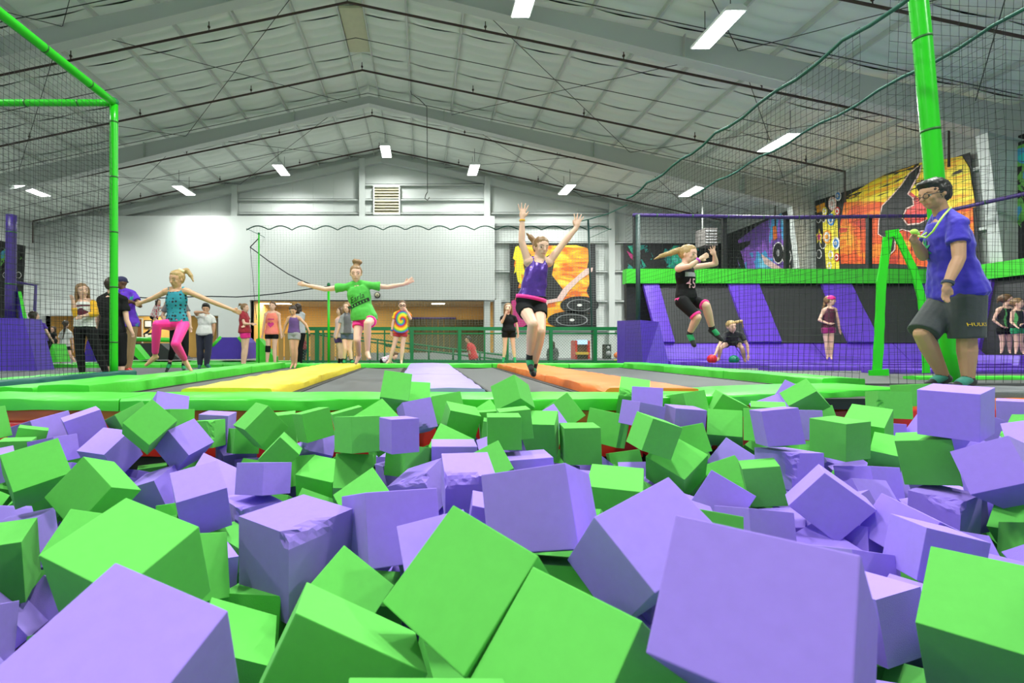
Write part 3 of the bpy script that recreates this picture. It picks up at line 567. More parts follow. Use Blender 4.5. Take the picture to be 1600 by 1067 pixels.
 ('G', (0.01, 0.53, -0.139), (0.024, 0.998, 0.053, -0.036), (0.199, 0.201, 0.2), 'green foam cube showing only its top edge at the bottom picture edge'),
 ('G', (-0.238, 1.414, -0.367), (0.525, -0.01, 0.339, -0.781), (0.201, 0.185, 0.198), 'green foam cube tip between the purple holed cube and the large green diamond'),
 ('P', (-0.112, 1.702, -0.238), (0.114, 0.517, 0.841, -0.11), (0.25, 0.258, 0.226), 'purple foam cube with two upright sides and small pits, centre left'),
 ('P', (0.055, 1.357, -0.233), (0.246, -0.962, -0.068, -0.098), (0.195, 0.2, 0.199), 'purple foam cube sliver behind the large green diamond, left of its top'),
 ('G', (0.289, 2.549, -0.5), (0.147, 0.534, 0.831, 0.061), (0.189, 0.198, 0.185), 'small-showing pale green foam cube left of the large pale purple cube'),
 ('G', (-0.17, 1.845, -0.604), (-0.062, 0.067, -0.088, 0.992), (0.164, 0.201, 0.196), 'small green foam corner left behind the large green diamond'),
 ('P', (2.119, 3.348, -0.498), (0.699, 0.225, 0.66, 0.16), (0.185, 0.185, 0.185), 'buried purple foam cube under the square pale green foam cube with a dark underside'),
 ('P', (-0.658, 0.585, -0.363), (0.648, -0.405, 0.512, 0.393), (0.184, 0.184, 0.184), 'buried purple foam cube under the huge purple foam cube in the bottom left corner'),
 ('G', (0.481, 1.52, -0.256), (0.516, -0.029, 0.624, -0.586), (0.188, 0.188, 0.188), 'buried green foam cube under the large pale purple foam cube at the centre'),
 ('P', (0.601, 2.026, -0.466), (0.282, 0.958, 0.055, 0.022), (0.203, 0.203, 0.203), 'buried purple foam cube under the green foam cube with a wide pale top'),
 ('P', (-0.359, -0.359, -0.462), (0.81, -0.288, 0.439, -0.262), (0.194, 0.194, 0.194), 'buried purple foam cube under the green foam cube showing only its top edge'),
 ('G', (1.087, 3.358, -0.469), (0.296, 0.277, -0.253, 0.879), (0.195, 0.195, 0.195), 'buried green foam cube under the green foam cube tilted like a diamond'),
 ('G', (0.532, 0.227, -0.379), (0.662, 0.105, -0.671, -0.317), (0.199, 0.199, 0.199), 'buried green foam cube under the largest purple foam cube'),
 ('G', (0.459, 0.928, -0.303), (0.519, -0.846, -0.003, 0.119), (0.188, 0.188, 0.188), 'buried green foam cube under the large purple foam cube with a grey shaded'),
 ('P', (3.986, 3.16, -0.259), (0.411, 0.035, 0.766, -0.493), (0.197, 0.197, 0.197), 'buried purple foam cube under the bent green foam piece at the right picture edge'),
 ('P', (-2.428, 2.443, -0.346), (0.171, -0.355, -0.245, 0.886), (0.187, 0.187, 0.187), 'buried purple foam cube under the purple foam cube mostly hidden at the left edge'),
 ('P', (3.652, 3.326, -0.349), (0.517, -0.727, 0.442, -0.093), (0.194, 0.194, 0.194), 'buried purple foam cube under the purple foam cube mostly hidden behind the big raised'),
 ('G', (0.1, 3.37, -0.411), (0.865, -0.389, -0.108, -0.298), (0.19, 0.19, 0.19), 'buried green foam cube under the green foam cube tilted right of the leaning purple'),
 ('G', (-2.796, 3.114, -0.373), (0.781, -0.167, 0.577, -0.169), (0.198, 0.198, 0.198), 'buried green foam cube under the green foam cube cut by the left picture edge'),
 ('G', (0.301, 2.183, -0.411), (0.178, 0.468, -0.865, -0.019), (0.193, 0.193, 0.193), 'buried green foam cube under the pale green foam cube tip in front'),
 ('P', (0.128, 0.982, -0.444), (0.395, 0.419, -0.245, 0.78), (0.195, 0.195, 0.195), 'buried purple foam cube under the large green foam cube standing as a diamond'),
 ('G', (2.409, 3.219, -0.369), (0.51, 0.028, 0.423, 0.748), (0.187, 0.187, 0.187), 'buried green foam cube under the flat pale green foam slab above the leaning purple'),
 ('G', (0.098, 0.247, -0.369), (-0.052, 0.43, 0.694, -0.575), (0.19, 0.19, 0.19), 'buried green foam cube under the green foam cube showing only its top edge'),
 ('G', (0.877, 2.239, -0.498), (0.048, 0.713, 0.268, 0.646), (0.186, 0.186, 0.186), 'buried green foam cube under the purple foam cube with a worn edge'),
 ('G', (0.786, 1.112, -0.248), (0.218, 0.852, -0.475, -0.023), (0.204, 0.204, 0.204), 'buried green foam cube under the big green foam cube filling the lower right corner'),
 ('P', (0.812, 3.418, -0.405), (0.776, -0.515, 0.088, 0.353), (0.19, 0.19, 0.19), 'buried purple foam cube under the green foam cube tilted like a diamond'),
 ('P', (2.758, 2.367, -0.236), (0.067, 0.751, 0.14, 0.642), (0.186, 0.186, 0.186), 'buried purple foam cube under the dark green foam cube leaning under the big raised'),
 ('P', (-0.539, 0.079, -0.369), (0.237, -0.616, -0.555, 0.506), (0.195, 0.195, 0.195), 'buried purple foam cube under the green foam cube with a bright pale top band'),
 ('G', (-0.098, -0.451, -0.427), (-0.011, 0.341, 0.738, -0.583), (0.187, 0.187, 0.187), 'buried green foam cube under the huge purple foam cube in the bottom left corner'),
 ('P', (-0.367, 2.286, -0.474), (0.724, 0.378, 0.347, -0.461), (0.196, 0.196, 0.196), 'buried purple foam cube under the flat-faced green foam cube under the wide two-sided green'),
 ('G', (0.363, 0.5, -0.432), (0.917, 0.318, -0.119, -0.208), (0.196, 0.196, 0.196), 'buried green foam cube under the large green foam cube leaning on the diamond'),
 ('P', (0.726, 0.761, -0.452), (0.487, 0.699, -0.454, -0.263), (0.189, 0.189, 0.189), 'buried purple foam cube under the largest purple foam cube'),
 ('G', (-1.242, 2.018, -0.464), (0.649, -0.505, -0.563, 0.084), (0.199, 0.199, 0.199), 'buried green foam cube under the green corner-standing foam cube with a pale right side'),
 ('P', (-0.517, 1.017, -0.399), (-0.024, -0.261, 0.901, -0.346), (0.187, 0.187, 0.187), 'buried purple foam cube under the biggest green foam cube at lower'),
 ('G', (-0.524, -0.592, -0.415), (0.63, -0.601, -0.255, 0.42), (0.188, 0.188, 0.188), 'buried green foam cube under the green foam cube with a bright pale top band'),
 ('G', (0.125, 1.562, -0.484), (0.376, 0.215, 0.227, 0.872), (0.191, 0.191, 0.191), 'buried green foam cube under the purple foam cube sliver behind the large green diamond'),
 ('P', (1.032, 1.307, -0.479), (0.89, -0.361, 0.039, -0.276), (0.203, 0.203, 0.203), 'buried purple foam cube under the big green foam cube filling the lower right corner'),
 ('P', (0.787, 1.687, -0.484), (0.59, -0.233, 0.67, -0.385), (0.193, 0.193, 0.193), 'buried purple foam cube under the purple foam cube with a worn edge'),
 ('G', (0.748, -0.377, -0.365), (0.147, -0.646, -0.481, -0.575), (0.198, 0.198, 0.198), 'buried green foam cube under the large green foam cube standing as a diamond'),
 ('P', (0.282, 3.269, -0.285), (0.708, 0.255, -0.212, -0.624), (0.185, 0.185, 0.185), 'buried purple foam cube under the green foam cube tilted with a pale top'),
 ('G', (-1.662, 2.518, -0.406), (0.86, -0.386, 0.334, -0.007), (0.195, 0.195, 0.195), 'buried green foam cube under the big tilted green foam cube with a dark underside'),
 ('G', (-0.227, 3.226, -0.283), (0.774, 0.573, -0.267, -0.023), (0.185, 0.185, 0.185), 'buried green foam cube under the highest green foam cube standing up over the pad'),
 ('G', (3.071, 2.842, -0.473), (0.352, 0.072, -0.68, 0.639), (0.197, 0.197, 0.197), 'buried green foam cube under the green foam cube corner at the right edge'),
 ('P', (-0.305, -0.117, -0.333), (0.375, 0.462, -0.071, 0.8), (0.185, 0.185, 0.185), 'buried purple foam cube under the large green foam cube leaning on the diamond'),
 ('G', (-2.147, 2.169, -0.316), (0.505, -0.147, -0.716, 0.459), (0.197, 0.197, 0.197), 'buried green foam cube under the purple foam cube in shadow'),
 ('P', (-0.029, 0.487, -0.362), (0.51, -0.842, -0.147, 0.099), (0.188, 0.188, 0.188), 'buried purple foam cube under the large purple foam cube with a grey shaded'),
 ('P', (-0.854, 0.801, -0.347), (0.152, 0.252, -0.835, -0.465), (0.197, 0.197, 0.197), 'buried purple foam cube under the narrow green foam face between the biggest green cube'),
 ('G', (-2.669, 2.712, -0.449), (0.052, 0.547, -0.183, 0.815), (0.2, 0.2, 0.2), 'buried green foam cube under the purple foam cube mostly hidden at the left edge'),
 ('G', (1.206, 1.796, -0.5), (0.246, 0.177, -0.952, 0.043), (0.188, 0.188, 0.188), 'buried green foam cube under the purple foam cube in the gap'),
 ('G', (-0.188, 0.659, -0.448), (0.143, -0.543, -0.147, -0.814), (0.197, 0.197, 0.197), 'buried green foam cube under the biggest green foam cube at lower'),
 ('P', (0.309, -0.58, -0.41), (-0.055, -0.465, -0.335, 0.817), (0.186, 0.186, 0.186), 'purple foam cube sunk below the green foam cube showing only its top edge'),
 ('G', (0.837, 1.523, -0.22), (0.476, -0.539, -0.361, 0.593), (0.186, 0.186, 0.186), 'buried green foam cube under the green foam cube with a wide pale top'),
 ('G', (-2.34, 2.583, -0.474), (0.36, 0.116, 0.877, 0.297), (0.186, 0.186, 0.186), 'buried green foam cube under the flat-topped green foam cube at the left picture edge'),
 ('G', (3.864, 3.445, -0.473), (0.041, -0.346, -0.658, 0.668), (0.188, 0.188, 0.188), 'buried green foam cube under the purple foam cube glimpsed right behind the big raised'),
 ('P', (-0.906, 1.298, -0.496), (0.091, -0.144, 0.811, 0.559), (0.194, 0.194, 0.194), 'buried purple foam cube under the green foam cube tucked behind the biggest green cube'),
 ('P', (0.359, 1.445, -0.49), (0.814, -0.146, 0.399, -0.397), (0.198, 0.198, 0.198), 'buried purple foam cube under the large pale purple foam cube at the centre'),
 ('P', (-1.212, 2.851, -0.453), (0.074, -0.494, 0.661, -0.561), (0.189, 0.189, 0.189), 'buried purple foam cube under the purple foam cube tipped forward with a shaded lower'),
 ('P', (0.961, 2.509, -0.465), (0.738, -0.247, -0.469, -0.418), (0.184, 0.184, 0.184), 'buried purple foam cube under the square green foam cube with a bright front'),
 ('P', (2.734, 2.574, -0.467), (0.785, 0.067, 0.615, 0.035), (0.191, 0.191, 0.191), 'buried purple foam cube under the green foam cube with a curved pale top'),
 ('P', (0.874, 0.007, -0.463), (0.097, -0.594, 0.005, 0.799), (0.191, 0.191, 0.191), 'buried purple foam cube under the green foam cube at the bottom edge'),
 ('G', (0.283, -0.116, -0.481), (0.218, 0.812, -0.414, 0.349), (0.195, 0.195, 0.195), 'green foam cube sunk below the green foam cube showing only its top edge'),
 ('G', (-3.055, 3.395, -0.422), (0.243, -0.164, 0.653, -0.698), (0.187, 0.187, 0.187), 'buried green foam cube under the purple foam cube standing tilted against the red wall'),
 ('P', (-3.062, 3.286, -0.182), (0.761, -0.594, -0.262, 0.018), (0.199, 0.199, 0.199), 'buried purple foam cube under the green foam cube cut by the left picture edge'),
 ('G', (1.195, 2.673, -0.496), (0.422, -0.823, -0.01, -0.379), (0.197, 0.197, 0.197), 'buried green foam cube under the green foam cube leaning left with two lit sides'),
 ('P', (3.341, 3.226, -0.429), (0.446, -0.333, 0.498, 0.665), (0.196, 0.196, 0.196), 'buried purple foam cube under the small-showing purple foam cube under the notched light green'),
 ('G', (0.455, 2.401, -0.499), (0.503, -0.029, -0.185, 0.844), (0.193, 0.193, 0.193), 'buried green foam cube under the purple foam cube showing only a pale flat top'),
 ('P', (0.612, 1.3, -0.417), (-0.025, 0.917, -0.395, -0.051), (0.204, 0.204, 0.204), 'buried purple foam cube under the purple foam cube sliver behind the large green diamond'),
 ('P', (1.011, 2.987, -0.389), (0.438, -0.002, 0.32, 0.84), (0.184, 0.184, 0.184), 'buried purple foam cube under the green foam cube leaning right beside the bright square'),
 ('P', (0.738, 0.54, -0.473), (0.025, 0.513, 0.838, -0.182), (0.187, 0.187, 0.187), 'purple foam cube sunk below the largest purple foam cube'),
 ('G', (0.579, 0.622, -0.266), (0.691, -0.53, 0.005, -0.491), (0.193, 0.193, 0.193), 'green foam cube sunk below the largest purple foam cube'),
 ('G', (-1.992, 2.621, -0.425), (0.437, -0.181, -0.596, -0.649), (0.196, 0.196, 0.196), 'buried green foam cube under the purple foam cube lying tilted under the raised green'),
 ('P', (1.672, 2.269, -0.491), (0.923, 0.066, -0.167, -0.341), (0.19, 0.19, 0.19), 'buried purple foam cube under the green foam cube with a pale top and bright'),
 ('P', (1.951, 1.608, -0.464), (0.271, -0.485, -0.139, -0.82), (0.197, 0.197, 0.197), 'buried purple foam cube under the purple foam cube with a bright top edge'),
 ('G', (-1.48, 3.134, -0.384), (0.253, 0.574, 0.061, -0.776), (0.192, 0.192, 0.192), 'buried green foam cube under the green foam cube with a bitten corner'),
 ('P', (1.413, 2.949, -0.487), (0.135, -0.634, 0.685, -0.331), (0.201, 0.201, 0.201), 'buried purple foam cube under the green foam cube with a diamond-shaped pale top'),
 ('G', (-0.53, 0.823, -0.263), (0.846, -0.519, 0.018, 0.119), (0.185, 0.185, 0.185), 'buried green foam cube under the green foam cube tip between the purple holed cube'),
 ('G', (0.344, 1.251, -0.268), (0.683, 0.511, 0.42, 0.309), (0.201, 0.201, 0.201), 'buried green foam cube under the purple foam cube with two upright sides and small'),
 ('G', (3.81, 3.039, -0.486), (0.425, 0.83, -0.362, 0.011), (0.2, 0.2, 0.2), 'buried green foam cube under the bent green foam piece at the right picture edge'),
 ('G', (-2.097, 3.257, -0.478), (-0.067, 0.396, 0.752, 0.522), (0.188, 0.188, 0.188), 'buried green foam cube under the dark purple foam cube with a pale top strip'),
 ('G', (-0.176, 1.171, -0.481), (-0.071, 0.329, -0.343, 0.877), (0.188, 0.188, 0.188), 'buried green foam cube under the purple foam cube with a gouged front edge'),
 ('P', (-0.917, 1.026, -0.492), (0.702, 0.522, 0.161, -0.458), (0.185, 0.185, 0.185), 'buried purple foam cube under the purple foam cube sliver at the left edge'),
 ('G', (0.247, 1.876, -0.498), (0.331, -0.758, -0.559, -0.053), (0.198, 0.198, 0.198), 'buried green foam cube under the purple foam block with a torn left edge'),
 ('G', (0.187, 3.045, -0.469), (0.22, -0.454, -0.199, -0.84), (0.197, 0.197, 0.197), 'buried green foam cube under the green foam cube showing a flat triangle in front'),
 ('G', (-0.307, 0.35, -0.199), (0.544, -0.282, 0.2, 0.765), (0.191, 0.191, 0.191), 'green foam cube sunk below the huge purple foam cube in the bottom left corner'),
 ('G', (1.822, 3.386, -0.382), (0.507, 0.118, 0.678, 0.518), (0.184, 0.184, 0.184), 'buried green foam cube under the low purple foam cube left of the square pale'),
 ('P', (1.976, 2.293, -0.414), (0.235, -0.75, 0.393, 0.477), (0.192, 0.192, 0.192), 'buried purple foam cube under the purple foam cube on its corner with a pale'),
 ('G', (2.241, 2.983, -0.377), (0.497, -0.566, -0.394, -0.527), (0.184, 0.184, 0.184), 'buried green foam cube under the large green foam cube showing two upright sides'),
 ('P', (0.329, 1.097, -0.443), (0.108, -0.112, 0.799, 0.581), (0.192, 0.192, 0.192), 'buried purple foam cube under the green foam cube tip between the purple holed cube'),
 ('P', (0.778, 2.86, -0.427), (0.689, 0.264, 0.649, -0.188), (0.204, 0.204, 0.204), 'buried purple foam cube under the square green foam cube with a pale top'),
 ('G', (0.988, 1.71, -0.358), (0.545, -0.478, 0.419, 0.546), (0.19, 0.19, 0.19), 'buried green foam cube under the purple foam cube under the green bright-fronted cube'),
 ('G', (0.243, 0.767, -0.491), (0.333, 0.373, -0.839, -0.214), (0.193, 0.193, 0.193), 'green foam cube sunk below the large green foam cube leaning on the diamond'),
 ('P', (2.798, 3.022, -0.473), (0.713, 0.225, -0.429, 0.507), (0.191, 0.191, 0.191), 'buried purple foam cube under the pale-topped green foam cube right of the bare red'),
 ('P', (0.874, 0.412, -0.149), (0.21, 0.935, 0.28, -0.06), (0.203, 0.203, 0.203), 'purple foam cube sunk below the large green foam cube leaning on the diamond'),
 ('P', (-2.107, 2.924, -0.416), (0.172, 0.984, -0.037, 0.01), (0.195, 0.195, 0.195), 'buried purple foam cube under the purple foam cube corner peeking above the big tilted'),
 ('P', (0.571, -0.243, -0.483), (0.725, -0.054, 0.378, -0.573), (0.203, 0.203, 0.203), 'purple foam cube sunk below the large green foam cube standing as a diamond'),
 ('P', (4.399, 3.437, -0.396), (0.845, -0.026, 0.493, 0.206), (0.196, 0.196, 0.196), 'buried purple foam cube under the purple foam cube at the right picture edge'),
 ('G', (-0.789, 2.574, -0.498), (0.398, -0.633, -0.555, -0.365), (0.202, 0.202, 0.202), 'buried green foam cube under the dark green foam cube in shadow below the tumbling'),
 ('P', (0.24, 1.595, -0.218), (0.437, 0.477, 0.501, -0.574), (0.19, 0.19, 0.19), 'buried purple foam cube under the purple foam block with a torn left edge'),
 ('G', (0.041, 2.662, -0.494), (0.266, 0.889, 0.371, -0.041), (0.193, 0.193, 0.193), 'buried green foam cube under the green foam cube standing upright left of the white-topped'),
 ('G', (4.218, 3.304, -0.174), (0.322, 0.706, -0.527, -0.348), (0.202, 0.202, 0.202), 'buried green foam cube under the purple foam cube at the right picture edge'),
 ('G', (-0.554, 3.276, -0.463), (0.306, 0.226, 0.922, 0.078), (0.196, 0.196, 0.196), 'buried green foam cube under the small torn purple foam piece between the green wall'),
 ('P', (-0.622, 0.359, -0.477), (0.407, -0.302, -0.516, -0.691), (0.197, 0.197, 0.197), 'purple foam cube sunk below the huge purple foam cube in the bottom left corner'),
 ('P', (0.088, 2.228, -0.484), (0.514, -0.593, -0.566, 0.252), (0.19, 0.19, 0.19), 'buried purple foam cube under the purple foam cube with a long pale slanting top'),
 ('G', (1.225, 2.276, -0.495), (0.333, 0.84, -0.414, -0.115), (0.188, 0.188, 0.188), 'buried green foam cube under the purple foam cube on its corner like a diamond'),
 ('P', (0.673, -0.577, -0.472), (0.476, 0.827, 0.057, -0.295), (0.186, 0.186, 0.186), 'purple foam cube sunk below the green foam cube with a bright pale top band'),
 ('G', (-0.992, 1.608, -0.459), (0.806, 0.312, 0.431, 0.259), (0.185, 0.185, 0.185), 'buried green foam cube under the green foam cube tucked behind the biggest green cube'),
 ('G', (-3.066, 3.108, -0.431), (0.304, -0.677, -0.13, -0.657), (0.185, 0.185, 0.185), 'buried green foam cube under the small-showing green foam cube below the red pit wall'),
 ('G', (-0.074, -0.135, -0.301), (0.218, -0.792, 0.077, 0.565), (0.185, 0.185, 0.185), 'green foam cube sunk below the green foam cube with a bright pale top band'),
 ('P', (0.602, 3.208, -0.492), (0.347, -0.249, 0.902, 0.064), (0.2, 0.2, 0.2), 'buried purple foam cube under the flat green foam cube'),
 ('P', (0.541, 1.735, -0.494), (0.333, -0.721, -0.46, -0.396), (0.191, 0.191, 0.191), 'buried purple foam cube under the pale green foam cube tip in front'),
 ('G', (-0.381, 0.508, -0.453), (0.414, 0.486, 0.725, 0.258), (0.187, 0.187, 0.187), 'green foam cube sunk below the biggest green foam cube at lower'),
 ('P', (-0.663, -0.188, -0.453), (0.351, -0.925, -0.106, 0.101), (0.185, 0.185, 0.185), 'purple foam cube sunk below the biggest green foam cube at lower'),
 ('P', (3.057, 3.086, -0.416), (0.153, 0.338, 0.642, -0.671), (0.203, 0.203, 0.203), 'buried purple foam cube under the purple foam cube with a pale sloping top'),
 ('G', (-0.168, 0.165, -0.425), (0.826, -0.522, 0.204, -0.056), (0.188, 0.188, 0.188), 'green foam cube sunk below the large green foam cube standing as a diamond'),
 ('P', (0.247, 0.411, -0.229), (0.33, 0.048, 0.217, -0.917), (0.19, 0.19, 0.19), 'purple foam cube sunk below the large purple foam cube with a grey shaded'),
 ('G', (4.144, 3.346, -0.497), (0.077, 0.959, 0.192, 0.194), (0.193, 0.193, 0.193), 'buried green foam cube under the pale green foam cube peak rising at the feet'),
 ('G', (-1.399, 2.314, -0.5), (0.778, 0.147, 0.171, 0.587), (0.192, 0.192, 0.192), 'buried green foam cube under the purple foam block with a torn rough end'),
 ('P', (3.491, 3.013, -0.404), (0.324, 0.238, -0.907, 0.123), (0.199, 0.199, 0.199), 'buried purple foam cube under the green foam cube at the right picture edge'),
 ('G', (-2.591, 3.221, -0.5), (0.857, -0.165, 0.306, -0.38), (0.197, 0.197, 0.197), 'buried green foam cube under the sliver of green foam cube between the two big'),
 ('P', (-0.755, 3.383, -0.386), (0.031, 0.176, 0.683, 0.708), (0.193, 0.193, 0.193), 'buried purple foam cube under the green foam cube wedged behind the tumbling green cube'),
 ('G', (0.55, 2.898, -0.467), (0.758, -0.651, -0.019, -0.036), (0.196, 0.196, 0.196), 'buried green foam cube under the flat green foam cube with a slanting pale top'),
 ('G', (-2.574, 2.951, -0.483), (0.346, 0.799, -0.244, 0.426), (0.204, 0.204, 0.204), 'buried green foam cube under the purple foam cube corner peeking above the big tilted'),
 ('P', (0.849, 0.282, -0.403), (0.108, -0.211, 0.197, -0.951), (0.198, 0.198, 0.198), 'purple foam cube sunk below the big green foam cube filling the lower right corner'),
 ('P', (-1.799, 2.822, -0.482), (0.569, 0.524, 0.203, -0.6), (0.202, 0.202, 0.202), 'buried purple foam cube under the purple foam cube lying tilted under the raised green'),
 ('G', (-0.179, 0.905, -0.448), (0.173, -0.691, 0.047, -0.7), (0.195, 0.195, 0.195), 'green foam cube sunk below the green foam cube tip between the purple holed cube'),
 ('G', (0.094, 1.259, -0.49), (-0.076, 0.634, 0.77, -0.0), (0.193, 0.193, 0.193), 'green foam cube sunk below the purple foam cube sliver behind the large green diamond'),
 ('G', (-0.65, 0.354, -0.143), (0.107, -0.453, 0.643, 0.608), (0.19, 0.19, 0.19), 'buried green foam cube under the narrow green foam face between the biggest green cube'),
 ('G', (0.651, -0.074, -0.303), (0.031, 0.76, 0.407, -0.506), (0.199, 0.199, 0.199), 'green foam cube sunk below the large purple foam cube with a grey shaded'),
 ('P', (-0.69, -0.428, -0.348), (0.801, 0.552, -0.214, -0.085), (0.19, 0.19, 0.19), 'purple foam cube sunk below the green foam cube tip between the purple holed cube'),
 ('G', (1.588, 2.57, -0.488), (0.613, 0.778, 0.137, 0.019), (0.202, 0.202, 0.202), 'buried green foam cube under the green foam cube with a pale top and bright'),
 ('G', (2.517, 2.958, -0.491), (0.919, 0.017, 0.244, -0.308), (0.188, 0.188, 0.188), 'buried green foam cube under the green foam cube with a curved pale top'),
 ('P', (1.638, 3.127, -0.48), (0.557, 0.645, 0.07, -0.518), (0.202, 0.202, 0.202), 'buried purple foam cube under the green foam cube tilted below the low purple cube'),
 ('P', (-3.31, 3.331, -0.24), (0.462, 0.872, -0.024, 0.161), (0.19, 0.19, 0.19), 'buried purple foam cube under the purple foam cube standing tilted against the red wall'),
 ('G', (-2.134, 2.365, -0.465), (0.235, 0.232, -0.508, -0.795), (0.192, 0.192, 0.192), 'buried green foam cube under the thin green foam wedge left of the biggest green'),
 ('G', (2.326, 3.447, -0.393), (0.858, -0.409, -0.247, 0.19), (0.186, 0.186, 0.186), 'buried green foam cube under the square pale green foam cube with a dark underside'),
 ('P', (0.975, 0.67, -0.492), (0.835, -0.11, -0.446, -0.303), (0.195, 0.195, 0.195), 'purple foam cube sunk below the green foam cube at the bottom edge'),
 ('P', (-0.707, 1.157, -0.403), (0.505, -0.753, -0.341, 0.248), (0.193, 0.193, 0.193), 'buried purple foam cube under the purple foam cube with a gouged front edge'),
 ('P', (0.572, 2.154, -0.306), (0.738, -0.15, -0.622, 0.213), (0.186, 0.186, 0.186), 'buried purple foam cube under the purple foam cube showing only a pale flat top'),
 ('G', (-0.176, 3.418, -0.479), (0.316, 0.345, -0.256, 0.846), (0.2, 0.2, 0.2), 'buried green foam cube under the green foam cube peeking out behind the highest green'),
 ('P', (0.159, -0.288, -0.309), (0.115, -0.099, 0.378, -0.913), (0.185, 0.185, 0.185), 'purple foam cube wedged beneath the green foam cube showing only its top edge'),
 ('P', (0.767, 2.374, -0.348), (0.298, -0.745, 0.16, -0.576), (0.189, 0.189, 0.189), 'buried purple foam cube under the flat green foam cube with a pale rectangular top'),
 ('P', (0.619, 1.301, -0.174), (0.697, -0.398, 0.479, -0.356), (0.188, 0.188, 0.188), 'purple foam cube sunk below the large pale purple foam cube at the centre'),
 ('P', (0.023, 1.962, -0.44), (0.391, 0.503, -0.686, 0.352), (0.186, 0.186, 0.186), 'buried purple foam cube under the small green foam corner left behind the large green'),
 ('P', (0.753, 1.01, -0.444), (0.618, -0.488, -0.536, -0.303), (0.185, 0.185, 0.185), 'purple foam cube sunk below the purple foam cube sliver behind the large green diamond'),
 ('P', (0.442, 3.411, -0.446), (0.064, 0.579, 0.503, 0.638), (0.186, 0.186, 0.186), 'buried purple foam cube under the small-showing green foam wedge left under the corner-standing green'),
 ('G', (-0.989, 3.42, -0.481), (0.43, 0.425, -0.439, -0.664), (0.191, 0.191, 0.191), 'buried green foam cube under the green foam cube wedged behind the tumbling green cube'),
 ('P', (-2.863, 2.866, -0.319), (-0.016, -0.319, 0.761, 0.565), (0.191, 0.191, 0.191), 'buried purple foam cube under the flat-topped green foam cube at the left picture edge'),
 ('P', (2.144, 1.997, -0.495), (0.585, -0.327, -0.19, -0.717), (0.191, 0.191, 0.191), 'buried purple foam cube under the pale purple foam cube sloping down'),
 ('P', (-0.094, 2.439, -0.489), (0.036, 0.774, -0.515, 0.368), (0.184, 0.184, 0.184), 'buried purple foam cube under the green foam cube standing upright left of the white-topped'),
 ('P', (0.028, -0.01, -0.493), (0.063, -0.334, 0.909, 0.24), (0.191, 0.191, 0.191), 'purple foam cube wedged beneath the large green foam cube leaning on the diamond'),
 ('P', (0.409, 1.851, -0.286), (0.586, -0.035, 0.038, -0.809), (0.188, 0.188, 0.188), 'buried purple foam cube under the purple foam cube with two upright sides and small'),
 ('P', (-0.315, 2.737, -0.487), (0.514, -0.74, -0.412, -0.135), (0.188, 0.188, 0.188), 'buried purple foam cube under the purple foam cube with a pale top edge'),
 ('G', (-1.574, 3.389, -0.413), (0.89, 0.293, -0.196, 0.29), (0.186, 0.186, 0.186), 'buried green foam cube under the purple foam cube with pale right side'),
 ('P', (1.956, 2.532, -0.495), (0.782, -0.168, 0.554, 0.232), (0.199, 0.199, 0.199), 'buried purple foam cube under the purple foam cube with a chipped corner lying'),
 ('P', (0.072, 0.769, -0.313), (0.798, 0.094, -0.426, -0.417), (0.198, 0.198, 0.198), 'purple foam cube wedged beneath the large green foam cube standing as a diamond'),
 ('P', (-0.524, 2.978, -0.484), (0.541, -0.069, -0.08, -0.835), (0.184, 0.184, 0.184), 'buried purple foam cube under the pale-topped green foam cube sitting square in the heap'),
]
SMALL_TEAR = 131
TORN = {24, 55, 57, 34, 131, 111, 17, 60, 43, 93, 81, 108, 129, 103, 59, 14}

def unit_cube():
    bm = bmesh.new(); bmesh.ops.create_cube(bm, size=1.0)
    bmesh.ops.bevel(bm, geom=list(bm.edges), offset=.012, segments=2, affect='EDGES', profile=.6)
    me = bpy.data.meshes.new('foam_cube'); bm.to_mesh(me); bm.free(); return me
def torn_cube(corner, seed):
    """a foam cube with a piece ripped out at one corner and along an edge"""
    bm = bmesh.new(); bmesh.ops.create_cube(bm, size=1.0)
    bmesh.ops.subdivide_edges(bm, edges=list(bm.edges), cuts=11, use_grid_fill=True)
    rnd = random.Random(seed); c = Vector(corner)*.5; ax = rnd.randrange(3); e2 = c.copy(); e2[ax] *= -.1
    for v in bm.verts:
        ab = e2-c; t = max(0, min(1, (v.co-c).dot(ab)/ab.length_squared)); dd = (v.co-(c+ab*t)).length
        R = (.15 if seed == SMALL_TEAR else .21)*(1-.35*t)+.05*noise.noise(v.co*6+Vector((seed, 0, 0)))
        if dd < R:
            v.co -= c.normalized()*(R-dd)*.75+Vector([noise.noise(v.co*13+Vector((k*7, seed, 0)))*.03 for k in range(3)])
    me = bpy.data.meshes.new('foam_cube_torn'); bm.to_mesh(me); bm.free()
    return me
CM = {}
for c in 'GP':
    CM[c] = unit_cube(); CM[c].materials.append(FOAM[c])
cube_objs = []
for i, (c, p, q, l, lb) in enumerate(CUBES):
    R = Quaternion(q).normalized().to_matrix(); me = CM[c]
    if i in TORN:
        best = min(((sx, sy, sz) for sx in (-1, 1) for sy in (-1, 1) for sz in (-1, 1)), key=lambda s: (Vector(p)+R @ Vector((s[0]*l[0]/2, s[1]*l[1]/2, s[2]*l[2]/2))-Vector((0, 0, CZ))).length)
        me = torn_cube(best, i); me.materials.append(FOAM[c])
    o = bpy.data.objects.new('foam_cube', me); COL.objects.link(o)
    o.location = p; o.rotation_mode = 'QUATERNION'; o.rotation_quaternion = Quaternion(q).normalized(); o.scale = l
    if lb: tag(o, lb, 'foam cube', 'foam cubes in the pit')
    else: tag(o, ('green' if c == 'G' else 'purple')+' foam cube buried under the top layer of the pit', 'foam cube', 'foam cubes buried in the pit')
    cube_objs.append(o)

